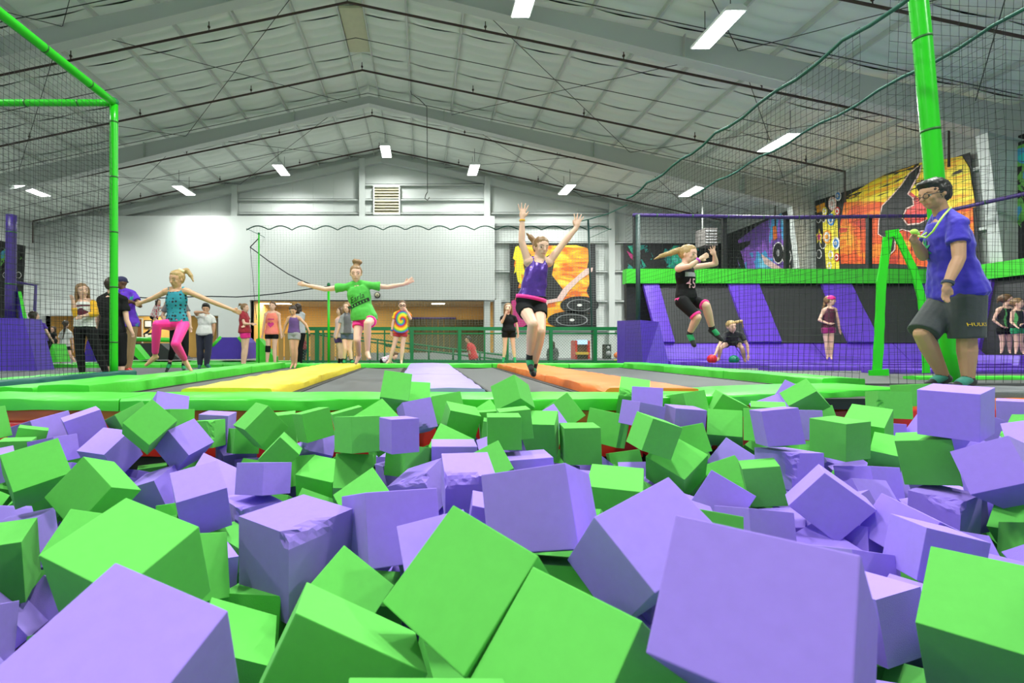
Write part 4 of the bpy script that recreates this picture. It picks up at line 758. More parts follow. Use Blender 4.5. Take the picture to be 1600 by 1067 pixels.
# the lower layers of the pit and what lies outside the picture, nobody could count: one mass
lower = MB(); lmat = []; rnd = random.Random(11); near = [Vector(c[1]) for c in CUBES]
def loose_cube(c, a):
    R = Quaternion([rnd.gauss(0, 1) for _ in range(4)]).normalized().to_matrix()
    lower.hexa([c+R @ Vector((x*a/2, y*a/2, z*a/2)) for z in (-1, 1) for x, y in ((-1, -1), (1, -1), (1, 1), (-1, 1))]); lmat.extend([rnd.randrange(2)]*6)
for lz, everywhere in ((-.9, True), (-.68, True), (-.47, True), (-.27, False), (-.08, False)):
    y = -2.0
    while y < 4.2:
        x = -5.0
        while x < 6.4:
            c = Vector((x+rnd.uniform(-.05, .05), y+rnd.uniform(-.05, .05), lz+rnd.uniform(-.05, .05)))
            lim = 3.45 if c.x < 1.5 else min(4.15, 3.45+(c.x-1.5)*.33)
            out = c.y < -.25 or abs(c.x+.09*0) > 0 and (c.x < -.852*c.y-.26 or c.x > 1.213*c.y+.26)
            if c.y < .3 and abs(c.x) < .45 and lz > -.4: out = False
            if c.y < lim and (everywhere or out) and all((c-q).length > .2 for q in near): loose_cube(c, rnd.uniform(.185, .2))
            x += .235
        y += .235
lme = lower.mesh('foam_cubes_below'); lme.materials.append(FOAM['G']); lme.materials.append(FOAM['P']); lme.polygons.foreach_set('material_index', lmat); lme.update()
lo_ = bpy.data.objects.new('foam_cubes_below', lme); COL.objects.link(lo_)
tag(lo_, 'mass of green and purple foam cubes filling the lower pit under the top layer', 'foam cubes', kind='stuff')
# ------------------------------------------------------------------ pit edge
pe = empty('pit_edge_pad', (0, 3.9, -.1), 'long green vinyl pad along the far edge of the foam pit', 'pad')
soft_pad([(-5.2, 3.87, 0), (-2.2, 3.87, 0)], (.28, .28), -.085, 0, GREEN, 'pad_section', pe)
soft_pad([(-2.19, 3.87, 0), (1.5, 3.87, 0), (1.9, 3.98, 0)], (.28, .28), -.085, 0, GREEN, 'pad_section', pe)
soft_pad([(1.91, 3.985, 0), (3.75, 4.66, 0), (4.3, 4.72, 0)], (.4, .3), -.085, 0, GREEN, 'pad_section', pe)
soft_pad([(4.31, 4.72, 0), (6.6, 4.72, 0)], (.3, .3), -.085, -.02, CARPET, 'walk_section', pe)
pw = empty('pit_wall', (0, 3.65, -.5), 'red padded wall with an orange top strip below the green pit pad', 'wall pad')
for a, b in (((-5.2, 3.66), (-1.5, 3.66)), ((-1.48, 3.66), (1.6, 3.66)), ((1.62, 3.665), (3.78, 4.42)), ((3.8, 4.42), (6.6, 4.42))):
    soft_pad([(*a, 0), (*b, 0)], (.05, .03), -.19, -.085, mat('orange_strip', (.85, .22, .02), .35), 'orange_strip', pw, r=.01, wob=.004)
    soft_pad([(*a, 0), (*b, 0)], (.05, .055), -.42, -.17, RED, 'red_panel', pw, r=.02, wob=.012)
    soft_pad([(*a, 0), (*b, 0)], (.05, .05), -1.05, -.41, DARK, 'gap_shade_panel', pw, r=.02, wob=.006)  # near-black colour stands in for the shade deep between the cubes
# ------------------------------------------------------------------ trampoline lanes
def bed(x0, x1, label):
    t = empty('trampoline', ((x0+x1)/2, 7, -.1), label, 'trampoline', 'trampoline beds between the coloured lanes')
    y0, y1 = 4.16, 10.16
    m = MB(); n = 14
    vs = []; 
    for j in range(n+1):
        for i in range(7):
            u, v = i/6, j/n; vs.append((x0+.1+(x1-x0-.2)*u, y0+.1+(y1-y0-.2)*v, -.055-.02*4*u*(1-u)))
    m.add(vs, [(j*7+i, j*7+i+1, j*7+i+8, j*7+i+7) for j in range(n) for i in range(6)], True); m.build('jump_bed', BED, t)
    m = MB(); m.box((x0, y0, -.085), (x0+.1, y1, -.06)); m.box((x1-.1, y0, -.085), (x1, y1, -.06)); m.box((x0, y0, -.085), (x1, y0+.1, -.06)); m.box((x0, y1-.1, -.085), (x1, y1, -.06)); m.build('spring_cover', DARK, t)
    m = MB(); m.box((x0+.09, y0+.09, -.06), (x0+.115, y1-.09, -.048)); m.box((x1-.115, y0+.09, -.06), (x1-.09, y1-.09, -.048)); m.build('stitched_edge', BLACK, t)
    box('frame_rail', (x0, y0, FZ), (x1, y0+.05, -.085), BLACK, t); box('frame_rail', (x0, y1-.05, FZ), (x1, y1, -.085), BLACK, t)
bed(-2.81, -2.02, 'grey trampoline bed between the left green pad and the yellow lane')
bed(-1.26, -.26, 'grey trampoline bed between the yellow and lilac lanes')
bed(.53, 1.53, 'grey trampoline bed between the lilac and orange lanes')
bed(2.32, 4.1, 'grey trampoline bed right of the orange lane')
def lane(x0, x1, m, name, label, z1=.03):
    t = empty(name, ((x0+x1)/2, 7, -.1), label, 'pad'); ys = [4.15, 6.2, 8.2, 10.17]
    for a, b in zip(ys[:-1], ys[1:]):
        soft_pad([((x0+x1)/2, a, 0), ((x0+x1)/2, b-.012, 0)], ((x1-x0)/2, (x1-x0)/2), -.07, z1, m, 'pad_section', t, wob=.012, r=.035)
lane(-2.02, -1.26, YELLOW, 'lane_pad', 'yellow vinyl lane pad running away between trampolines')
lane(-.26, .53, LILAC, 'lane_pad', 'pale lilac vinyl lane pad running away between trampolines')
lane(1.53, 2.32, ORANGE, 'lane_pad', 'orange vinyl lane pad running away between trampolines')
def edge_pad(pts, wd, z0, z1, label, m=GREEN, name='edge_pad', n=3):
    t = empty(name, pts[0], label, 'pad'); a, b = Vector(pts[0]), Vector(pts[1])
    for k in range(n):
        p = a.lerp(b, k/n); q = a.lerp(b, (k+1)/n-.002)
        soft_pad([(p.x, p.y, 0), (q.x, q.y, 0)], wd, z0, z1, m, 'pad_section', t)
    return t
edge_pad([(-3.04, 4.2, FZ), (-3.04, 10.2, FZ)], (.22, .22), FZ, .05, 'green side pad along the left edge of the trampolines')
edge_pad([(4.33, 5.1, FZ), (4.33, 10.15, FZ)], (.22, .22), FZ, .05, 'green side pad along the right edge of the trampolines')
edge_pad([(-3.3, 10.42, FZ), (4.6, 10.42, FZ)], (.24, .24), FZ, .02, 'green cross pad along the far end of the trampoline lanes', n=5)
edge_pad([(-3.5, 6.0, FZ), (-3.5, 4.2, FZ)], (.2, .2), FZ, .03, 'short green pad at the near left corner of the trampolines', n=1)
edge_pad([(-5.25, 4.6, FZ), (-5.25, 7.8, FZ)], (.22, .22), FZ, -.03, 'green floor pad under the left net', n=2)
edge_pad([(-4.9, 4.6, FZ), (-4.9, 8.3, FZ)], (.1, .12), FZ, -.02, 'dark teal strip pad at the foot of the left green post', TEAL, n=1)
for y, lb in ((12.45, 'nearest of the green floor pads behind the waiting children'), (13.65, 'middle one of the green floor pads behind the waiting children'), (15.3, 'furthest of the green floor pads behind the waiting children')):
    edge_pad([(-9.5, y, FZ), (-3.4, y, FZ)], (.2, .2), FZ, -.06, lb, n=4)
# ------------------------------------------------------------------ nets
def net(name, o, u, v, nu, nv, label, r=.0035, sag=.02, m=NETM, parent=None, seg=14, seed=0, pull=0):
    o, u, v = Vector(o), Vector(u), Vector(v); nrm = u.cross(v).normalized(); mb = MB()
    def pt(a, b):
        k = math.sin(math.pi*min(1, max(0, a)))*math.sin(math.pi*min(1, max(0, b)))
        q = o+u*a+v*b
        return q+nrm*(sag*noise.noise(q*.8+Vector((seed, 0, 0)))+pull*k)+Vector((0, 0, 1))*sag*.6*noise.noise(q*1.1+Vector((0, seed, 5)))+u.normalized()*sag*.6*noise.noise(q*1.2+Vector((3, 9, seed)))
    for i in range(nu+1): mb.tube([pt(i/nu, k/seg) for k in range(seg+1)], r, 3, False)
    for j in range(nv+1): mb.tube([pt(k/seg, j/nv) for k in range(seg+1)], r, 3, False)
    t = parent or empty(name, o, label, 'net')
    c = mb.build('net_mesh', m, t); c['kind'] = 'stuff'
    return t, pt
# left green frame and its net
PXL, PYL = -5.02, 8.07
fr = empty('net_support', (PXL, PYL, FZ), 'bright green padded post and bars carrying the left net', 'net frame')
def wrapped(pts, r, m, name, parent, step=.28):
    pts = [Vector(p) for p in pts]; mb = MB(); dense = []
    for a, b in zip(pts[:-1], pts[1:]):
        n = max(2, int((b-a).length/step)); dense += [a.lerp(b, k/n) for k in range(n)]
    dense.append(pts[-1]); rr = []
    out = []
    for k, p in enumerate(dense):
        out.append(p)
    mb.tube(out, r, 12); ob = mb.build(name, m, parent)
    for k in range(2, len(dense)-1, 3):
        d = (dense[k+1]-dense[k]).normalized(); MB().tube([dense[k]-d*.012, dense[k]+d*.012], r*1.04, 12).build('tie_wrap', mat('dark_tie', (.01, .12, .01), .5), ob)
    return ob
wrapped([(PXL, PYL, FZ), (PXL, PYL, 4.32)], .062, GREENPOLE, 'post', fr)
wrapped([(PXL, PYL, 4.34), (PXL, 4.2, 4.34)], .062, GREENPOLE, 'side_bar', fr)
wrapped([(PXL, PYL, 4.34), (-9.6, PYL, 4.34)], .055, GREENPOLE, 'cross_bar', fr)
MB().ell((PXL, PYL, 4.35), .075, .075, .075).build('corner_joint', DGREEN, fr)
net('safety_net', (PXL, PYL, FZ+.05), (0, -3.8, 0), (0, 0, 4.35), 46, 52, 'black safety net on the lane side of the left green frame', r=.0024, sag=.05, seed=1)
net('safety_net', (PXL, PYL, FZ+.12), (-4.6, 0, 0), (0, 0, 4.2), 54, 50, 'black safety net behind the left green frame, before the purple tower', r=.0024, sag=.06, seed=2)
# right green pole and nets
gp = empty('padded_pole', (4.62, 5.05, 0), 'tall bright green padded pole behind the man in blue', 'pole')
dpo = 5.0
wrapped([P(1488, 596, dpo), P(1462, 300, dpo), P(1441, 60, dpo), P(1425, -90, dpo), P(1420, -170, dpo)], .075, GREENPOLE, 'pole_pad', gp)
NH = 3.62
ta, pa = net('safety_net', (4.5, 5.1, .02), (0, 5.9, 0), (0, 0, NH), 70, 44, 'black net hung from the nearer green rope, along the right side pad', r=.0019, sag=.05, seed=3)
MB().tube([(4.5, 3.0+k*.33, NH+.04-.07*abs(math.sin(k*.9))) for k in range(25)], .022, 6).build('top_rope', ROPE, ta)
tb, pb = net('safety_net', (6.1, 5.2, 1.6), (0, 6.0, 0), (0, 0, 2.2), 60, 24, 'black net hung from the farther green rope, over the dodgeball court', r=.0019, sag=.05, seed=4)
MB().tube([(6.1, 3.0+k*.33, 3.83-.07*abs(math.sin(k*.8+1))) for k in range(26)], .02, 6).build('top_rope', ROPE, tb)
tcn, pc = net('safety_net', (4.6, 7.2, .0), (7.2, 0, 0), (0, 0, 3.0), 84, 34, 'black net across the front of the dodgeball court', r=.0019, sag=.05, seed=5)
net('safety_net', (4.7, 5.0, .0), (4.4, .4, 0), (0, 0, 4.6), 44, 44, 'black net to the right behind the man in blue', r=.0019, sag=.05, seed=8)
# green edging of the net doorway
t = empty('net_doorway', P(1373, 582, 7.15), 'bright green vinyl edging of the doorway in the court net, shaped like an inverted V', 'net edging')
def strap(pts, w, d, name):
    rings = []
    pts = [P(x, y, d) for x, y in pts]; dense = []
    for a, b in zip(pts[:-1], pts[1:]): dense += [a.lerp(b, k/6) for k in range(6)]
    dense.append(pts[-1])
    for i, p in enumerate(dense):
        tt = (dense[min(i+1, len(dense)-1)]-dense[max(0, i-1)]).normalized(); sd = Vector((tt.z, 0, -tt.x))
        ww = w*(1+.2*noise.noise(p*5)); rings.append([p+sd*ww+Vector((0, -.012, 0)), p-sd*ww+Vector((0, -.012, 0)), p-sd*ww+Vector((0, .012, 0)), p+sd*ww+Vector((0, .012, 0))])
    MB().loft(rings, True, False).build(name, GREENPOLE, t)
strap([(1370, 583), (1373, 540), (1377, 440), (1387, 371)], .062, 7.15, 'left_strap')
strap([(1385, 366), (1404, 363)], .05, 7.14, 'top_strap')
strap([(1401, 366), (1427, 420), (1440, 465), (1446, 520), (1447, 583)], .05, 7.13, 'right_strap')
strap([(1358, 584), (1388, 582)], .05, 7.12, 'foot_strap')
# net before the white end wall
te, pe2 = net('safety_net', (P(392, 352, 19).x, 19, 1.2), (P(945, 352, 19).x-P(392, 352, 19).x, 0, 0), (0, 0, P(0, 352, 19).z-1.2), 120, 42, 'pale net with a scalloped top rope before the white end wall', r=.0035, sag=.05, m=NETG, seed=6)
x0, x1 = P(385, 352, 19).x, P(955, 352, 19).x
MB().tube([(x0+(x1-x0)*k/120, 19, P(0, 357, 19).z+.16*abs(math.sin(k*.42))-.06) for k in range(121)], .022, 5).build('top_rope', ROPE, te)
for xa, xb, yb in ((x0, x0-.25, GY-.4), (x1, x1+.2, GY-.12)): MB().tube([(xa, 19, P(0, 357, 19).z), (xb, yb, P(0, 352, 19).z+.2)], .012, 5).build('tie_rope', ROPE, te)
t = empty('net_pole', P(403, 575, 12), 'thin bright green net pole behind the coral tank top girl', 'pole')
MB().tube([(P(404.5, 365, 12).x, 12, FZ), P(404.5, 365, 12)], .018, 8).build('pole', GREENPOLE, t)
MB().ell(P(404.5, 365, 12), .03, .03, .03).build('cap', DGREEN, t)
t = empty('net_pole', P(514, 560, 13.5), 'short green net pole behind the girl in the green shirt', 'pole')
MB().tube([(P(513.5, 445, 13.5).x, 13.5, FZ), P(513.5, 445, 13.5)], .035, 8).build('pole', GREENPOLE, t); MB().ell(P(513.5, 445, 13.5), .05, .05, .06).build('cap', DGREEN, t)
t = empty('slack_rope', P(392, 387, 12.5), 'dark slack rope sagging from the green pole behind the jumpers', 'rope')
def ropeline(pts, d, r=.014): return MB().tube([P(x, y, d) for x, y in pts], r, 6).build('rope_length', mat('dark_rope', (.02, .025, .03), .8), t)
MB().tube([P(404.5, 372, 12), P(391, 386, 12.5)], .012, 6).build('rope_length', mat('dark_rope', (.02, .025, .03), .8), t)
ropeline([(391, 386), (392, 387), (420, 408), (450, 428), (470, 438), (490, 446), (515, 450)], 12.5)
ropeline([(515, 447), (480, 452), (440, 458), (400, 462), (370, 464), (330, 463), (290, 464), (240, 466), (190, 463)], 12.5)
ropeline([(391, 386), (394, 420), (398, 470), (401, 500)], 12.5, .006)
# ------------------------------------------------------------------ dodgeball court
ct = empty('court_bed', (9, 8.5, 0), 'grey jump mat floor of the dodgeball court behind the net', 'trampoline')
box('mat_surface', (4.58, 5.6, FZ), (12.5, 10.9, -.04), BED, ct)
for y, z1, lb, x0 in [(10.75, .06, 'purple padded roll at the foot of the slanted court wall', 5.3), (8.7, .04, 'purple padded roll across the court floor, middle one', 6.0), (7.75, .03, 'purple padded roll across the court floor, nearest the net', 7.0), (9.7, .05, 'purple padded roll across the court floor, second from the wall', 5.6)]:
    edge_pad([(x0, y, FZ), (12.4, y, FZ)], (.16, .16), -.039, z1, lb, PURPLE, 'court_pad', n=4)
edge_pad([(6.2, 6.3, FZ), (10.5, 6.3, FZ)], (.1, .1), -.039, .0, 'green strip pad on the court floor behind the man in blue', n=2)
cw = empty('court_wall', (9, 11.6, 0), 'slanted court wall of black jump beds between purple pads under a green band', 'trampoline wall')
YB, ZB, YT, ZT = 11.35, .46, 12.15, 1.93
def slab(x0, x1, x2, x3, off, th, m, name, yb=YB, zb=ZB, yt=YT, zt=ZT, par=None):
    n = Vector((0, zt-zb, -(yt-yb))).normalized()*-1
    n = Vector((0, -(zt-zb), (yt-yb))).normalized()
    q = [Vector((x0, yb, zb)), Vector((x1, yb, zb)), Vector((x3, yt, zt)), Vector((x2, yt, zt))]
    lo = [p+n*(off-th) for p in q]; hi = [p+n*off for p in q]
    o = MB().hexa(lo+hi).build(name, m, par or cw)
    if name == 'purple_pad':
        bm = bmesh.new(); bm.from_mesh(o.data); bmesh.ops.subdivide_edges(bm, edges=list(bm.edges), cuts=5, use_grid_fill=True)
        for v in bm.verts: v.co += n*.012*noise.noise(v.co*3)
        bm.to_mesh(o.data); bm.free()
    return o
st = [(5.38, 5.76), (7.45, 8.2), (9.72, 10.45), (12.0, 12.6)]
for a, b in st: slab(a, b, a, b, .05, .08, PURPLE, 'purple_pad')
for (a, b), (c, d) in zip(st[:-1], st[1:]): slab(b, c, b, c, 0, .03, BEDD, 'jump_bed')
for k in range(4):
    a = 5.3+k*1.83
    MB().hexa([(a, 10.95, -.02), (a+1.81, 10.95, -.02), (a+1.81, 11.5, -.02), (a, 11.5, -.02), (a, 11.0, .1), (a+1.81, 11.0, .1), (a+1.81, YB+.03, ZB), (a, YB+.03, ZB)]).build('foot_pad', PURPLE, cw)
for k in range(4):
    a = 4.95+k*1.95
    o = box('green_band', (a, YT-.12, ZT-.02), (a+1.94, YT+.12, ZT+.33), GREEN, cw)
box('backing_frame', (5.0, YT+.0, 0), (12.7, YT+.08, ZT), BLACK, cw)
MB().hexa([(4.72, 10.6, FZ), (5.3, 10.6, FZ), (5.36, 12.1, FZ), (4.75, 12.1, FZ), (4.72, 10.75, .95), (5.2, 10.9, .92), (5.36, 12.1, 1.0), (4.75, 12.1, 1.0)]).build('end_block', PURPLED, cw)
# right-hand return of the court wall
cr = empty('court_wall', (12.7, 9, 0), 'right return of the court wall with a black bed and rising green band', 'trampoline wall')
for k in range(3):
    y1 = 12.0-k*2.2; y0 = y1-2.18
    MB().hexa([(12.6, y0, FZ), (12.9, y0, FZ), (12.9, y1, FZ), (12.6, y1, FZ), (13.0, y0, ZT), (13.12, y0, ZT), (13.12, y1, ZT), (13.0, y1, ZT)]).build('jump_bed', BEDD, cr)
    MB().hexa([(12.52, y1-.75, FZ), (12.66, y1-.75, FZ), (12.66, y1, FZ), (12.52, y1, FZ), (12.92, y1-.75, ZT), (13.06, y1-.75, ZT), (13.06, y1, ZT), (12.92, y1, ZT)]).build('purple_pad', PURPLE, cr)
    box('green_band', (12.85, y0, ZT-.02), (13.15, y1, ZT+.33), GREEN, cr)
MB().hexa([(11.3, 9.4, -.03), (12.5, 9.4, -.03), (12.5, 10.55, -.03), (11.3, 10.55, -.03), (11.45, 9.5, .2), (12.6, 9.5, .2), (12.6, 10.5, .2), (11.45, 10.5, .2)]).build('foot_pad', PURPLE, cr)
# purple bar on black posts with the upper court net
pb_ = empty('court_net_bar', (9, YT, ZT), 'purple wrapped bar on black posts above the green court band', 'net frame')
zb = 3.62
for x in (5.3, 7.5, 9.05, 11.1): box('post', (x-.05, YT+.14, ZT), (x+.05, YT+.22, zb), BLACK, pb_)
wrapped([(5.2, YT+.1, zb), (9, YT+.1, zb-.06), (12.4, YT+.1, zb-.02), (12.9, 10.0, zb+.0), (13.0, 8.6, zb)], .045, mat('purple_wrap', (.05, .02, .16), .5), 'bar', pb_)
net('x', (5.2, YT+.1, ZT+.3), (7.3, 0, 0), (0, 0, zb-ZT-.32), 70, 16, '', r=.004, sag=.03, parent=pb_, seed=7)
t = empty('net_post', (4.8, 11.0, FZ), 'dark green post at the left end of the court net', 'post')
MB().tube([(4.78, 11.0, FZ), (4.78, 11.0, 3.3)], .05, 8).build('post', mat('dark_post', (.004, .035, .03), .5), t); MB().tube([(4.78, 11.0, FZ), (4.78, 11.0, FZ+.04)], .11, 10).build('base_plate', BLACK, t)
t = empty('net_post', P(921, 343, 15), 'thin dark post with a hooked top before the orange mural', 'post')
MB().tube([P(919, 343, 15), P(922, 430, 15), P(925, 520, 15), P(926.5, 568, 15)], .03, 7).build('post', mat('dark_post', (0, 0, 0)), t); MB().tube([P(905, 346, 15), P(919, 343, 15), P(950, 334, 15), P(980, 320, 15)], .016, 5).build('hook_rope', ROPE, t)
# unit heater hanging from the roof
t = empty('unit_heater', P(1108, 370, 19), 'grey box heater hanging from a rod over the court', 'heater')
a = P(1098, 357, 19); b = P(1119, 384, 19)
box('casing', (a.x, 18.9, b.z), (b.x, 19.5, a.z), mat('heater_grey', (.13, .12, .115), .5), t)
for k in range(5): box('louvre', (a.x+.05, 18.87, b.z+.08+k*.11), (b.x-.05, 18.9, b.z+.13+k*.11), GREYM, t)
MB().tube([((a.x+b.x)/2-.15, 19.2, a.z), ((a.x+b.x)/2-.15, 19.2, roof(a.x)-.1)], .03, 6).build('hanger_rod', STEEL, t)
for px, py, col, lb in ((1112.5, 561, (.75, .01, .03), 'red dodgeball on the court floor under the crouching girl'), (1146.7, 562, (.0, .2, .12), 'green dodgeball on the court floor beside the red one')):
    t = empty('dodgeball', P(px, py, 10.2), lb, 'ball'); c = P(px, py, 10.2)
    MB().ell(c, .095, .095, .095, None, 20, 14).build('ball_skin', mat('ball_%d' % px, col, .4), t); MB().tube([c+Vector((0, -.09, .03)), c+Vector((0, -.097, .032))], .008, 8).build('valve', BLACK, t)
# ------------------------------------------------------------------ green railing
FYD = 14.4
def fx(px): return (px-VX)/F*FYD
def fz(py): return CZ-(py-VY)/F*FYD
rl_ = empty('railing', (1, FYD, FZ), 'dark green steel railing with chain-link infill across the hall', 'railing')
X0, X1 = fx(466), fx(992); ztop = fz(513.5)
box('top_rail', (X0, FYD-.04, ztop-.05), (X1, FYD+.04, ztop+.05), DGREEN, rl_)
box('mid_rail', (X0, FYD-.02, fz(521)-.02), (X1, FYD+.02, fz(521)+.02), DGREEN, rl_)
box('bottom_rail', (X0, FYD-.03, FZ+.06), (X1, FYD+.03, FZ+.12), DGREEN, rl_)
for px, w in ((481, .04), (495.5, .11), (505, .04), (514.5, .05), (541, .035), (578, .04), (601, .035), (643.5, .1), (718, .1), (757, .04), (793, .05), (860.6, .09), (929.5, .1), (970, .07)):
    box('post', (fx(px)-w/2, FYD-.05, FZ), (fx(px)+w/2, FYD+.05, ztop), DGREEN, rl_)
mb = MB(); h = fz(521)-(FZ+.1); step = .085
k = X0-h
while k < X1:
    a0 = max(k, X0); z0 = FZ+.1+(a0-k); a1 = min(k+h, X1); z1 = FZ+.1+(a1-k)
    if a1 > a0: mb.tube([(a0, FYD, z0), (a1, FYD, z1)], .0045, 3, False); mb.tube([(a0, FYD, FZ+.1+fz(521)-(z0)), (a1, FYD, FZ+.1+fz(521)-(z1))], .0045, 3, False)
    k += step
c = mb.build('chain_link', mat('chain_link', (.16, .25, .17), .5), rl_); c['kind'] = 'stuff'
t = empty('ramp_railing', P(600, 530, 17), 'green sloping ramp handrail behind the main railing', 'railing')
def gl(p, q, d, r=.03, nm='rail'): MB().tube([P(*p, d), P(*q, d)], r, 6).build(nm, DGREEN, t)
gl((490, 522), (620, 540), 17); gl((560, 527), (795, 556), 17); gl((600, 540), (790, 563), 17); gl((600, 562), (795, 564), 17)
for x, y in ((590, 531), (630, 536), (670, 541), (708, 545), (750, 551), (790, 556)): gl((x, y), (x, 563), 17, .035, 'baluster')
# low wall and far furniture behind the railing
lw_ = empty('wall_low', (4, 19.5, FZ), kind='structure')
box('low_wall', (P(560, 0, 19.5).x, 19.5, FZ), (P(800, 0, 19.5).x, 19.6, CZ-(551-VY)/F*19.5), mat('grey_low_wall', (.45, .45, .44), .7), lw_)
t = empty('arcade_machine', P(915, 560, 20), 'red and yellow arcade cabinet with a lit blue marquee behind the railing', 'arcade machine')
def pbx(nm, x0, y0, x1, y1, d, th, m): a = P(x0, y0, d); b = P(x1, y1, d); return box(nm, (a.x, d, b.z), (b.x, d+th, a.z), m, t)
pbx('side_panel', 899, 532, 902, 561, 20, .6, RED); pbx('side_panel', 919, 532, 922, 561, 20, .6, RED); pbx('marquee', 903, 531, 918, 538, 20, .3, mat('marquee', (.3, .5, .75), .4, emit=(.5, .7, .95), estr=1.2))
pbx('screen_bezel', 902, 538, 919, 550, 20.2, .3, mat('dark_wood', (.12, .05, .02), .5)); pbx('control_panel', 901, 550, 920, 554, 19.85, .5, mat('arcade_yellow', (.7, .45, .05), .4)); pbx('cabinet_base', 902, 554, 919, 561, 20.1, .5, mat('dark_wood', (0, 0, 0)))
t = empty('loudspeaker', P(951, 560, 19.6), 'black floor loudspeaker left of the purple end block', 'speaker')
pbx('cabinet', 946, 538, 955, 561, 19.6, .35, DARK)
for y, r in ((543, .06), (552, .1)): q = P(950.5, y, 19.58); MB().tube([q, q+Vector((0, -.02, 0))], r, 14).build('speaker_cone', GREYM, t)
t = empty('ride_on_scooter', P(980, 560, 16), 'small yellow and black kick scooter leaning by the purple end block', 'scooter')
MB().tube([P(972, 562, 16), P(984, 540, 16), P(988, 527, 16)], .03, 7).build('steering_post', mat('scooter_yellow', (.75, .65, .03), .4), t); MB().tube([P(978, 527, 16), P(991, 524, 16)], .03, 7).build('handlebar', BLACK, t)
MB().tube([P(960, 563, 16), P(990, 563, 16)], .035, 7).build('deck', mat('scooter_yellow', (0, 0, 0)), t)
for x, c in ((964, ORANGE), (977, BLACK)): MB().tube([P(x, 555, 15.97), P(x, 555, 16.06)], .1, 14).build('wheel', c, t)
# ------------------------------------------------------------------ left tower and wedges
tw = empty('purple_tower', (-9, 11, FZ), 'purple padded block with a wrapped purple post at the left edge', 'padded tower')
d = 11.0; a = P(-60, 498, d); b = P(52, 578, d)
MB().hexa([(a.x, d-.5, FZ), (b.x+.25, d-.2, FZ), (b.x+.25, d+.3, FZ), (a.x, d+.3, FZ), (a.x, d-.5, a.z), (b.x-.05, d-.2, a.z), (b.x-.05, d+.3, a.z), (a.x, d+.3, a.z)]).build('block', PURPLED, tw)
wrapped([P(16, 498, 10.9), P(18, 336, 10.9)], .1, mat('tower_wrap', (.035, .015, .17), .4), 'post', tw, .35)
MB().hexa([P(28, 455, 10.9), P(33, 455, 10.9), P(60, 578, 10.9), P(52, 578, 10.9), P(28, 455, 11.5), P(33, 455, 11.5), P(60, 578, 11.5), P(52, 578, 11.5)]).build('slanted_edge', GREEN, tw)
MB().hexa([P(17, 430, 11), P(22, 430, 11), P(40, 500, 11), P(30, 500, 11), P(17, 430, 11.4), P(22, 430, 11.4), P(40, 500, 11.4), P(30, 500, 11.4)]).build('slanted_pad', PURPLED, tw)
t = empty('ball_hoop', P(56, 498, 14), 'dark purple hoop frame behind the purple tower', 'ball hoop')
MB().tube([P(26, 441, 14), P(56, 446, 14), P(54, 495, 14), P(54, 565, 14)], .04, 7).build('bent_tube', mat('tower_wrap', (0, 0, 0)), t)
def wedge(name, label, pts, d, th, m, trim=None):
    t = empty(name, P(pts[0][0], pts[0][1], d), label, 'padded ramp'); n = len(pts)
    fr = [P(x, y, d) for x, y in pts]; bk = [p+Vector((0, th, 0)) for p in fr]
    MB().add(fr+bk, [tuple(range(n)), tuple(range(2*n-1, n-1, -1))]+[(i, n+i, n+(i+1) % n, (i+1) % n) for i in range(n)]).build('face', m, t)
    if trim:
        for p, q in trim: soft = MB(); A = P(*p, d-.05); B = P(*q, d-.05); soft.tube([A+Vector((0, .1, 0)), B+Vector((0, .1, 0))], .07, 6); soft.build('edge_trim', GREEN, t)
    return t
wedge('padded_ramp', 'purple trapezoid ramp end with green edges behind the boy in white', [(325, 561), (331, 541), (344, 527), (371, 527), (378, 535), (383, 561)], 14.2, 1.2, PURPLED, [((331, 541), (344, 527)), ((371, 527), (379, 536))])
wedge('padded_ramp', 'green topped black ramp block behind the girl in pink leggings', [(205, 562), (208, 536), (250, 536), (282, 562)], 14.5, .8, BEDD, [((207, 530), (262, 531))])
wedge('padded_ramp', 'green slanted ramp side behind the man in the purple shirt', [(203, 538), (209, 538), (228, 561), (218, 563), (203, 549)], 13.6, .3, GREEN)
wedge('padded_ramp', 'purple ramp end seen between the legs of the woman with yellow sleeves', [(131, 565), (134, 540), (138, 527), (142, 535), (150, 565)], 13, .6, PURPLED)
wedge('padded_ramp', 'small green ramp side behind the girl in the white shirt', [(76, 566), (78, 545), (82, 537), (90, 566)], 13.4, .5, GREEN)
wedge('padded_ramp', 'green ramp edge behind the coral tank top girl', [(400, 530), (404, 528), (428, 558), (429, 575), (400, 576)], 14, .4, GREEN)
t = empty('slatted_screen', P(455, 545, 18), 'low wooden slatted screen behind the coral tank top girl', 'screen')
for k in range(16):
    a = P(415+k*10, 521, 18.5); box('slat', (a.x, 18.5, FZ), (a.x+.18, 18.54, a.z), mat('tan_slat', (.5, .3, .08), .6), t)
a = P(415, 521, 18.5); bq = P(575, 521, 18.5); box('slat_rail', (a.x, 18.54, a.z-.1), (bq.x, 18.58, a.z), WOOD, t)
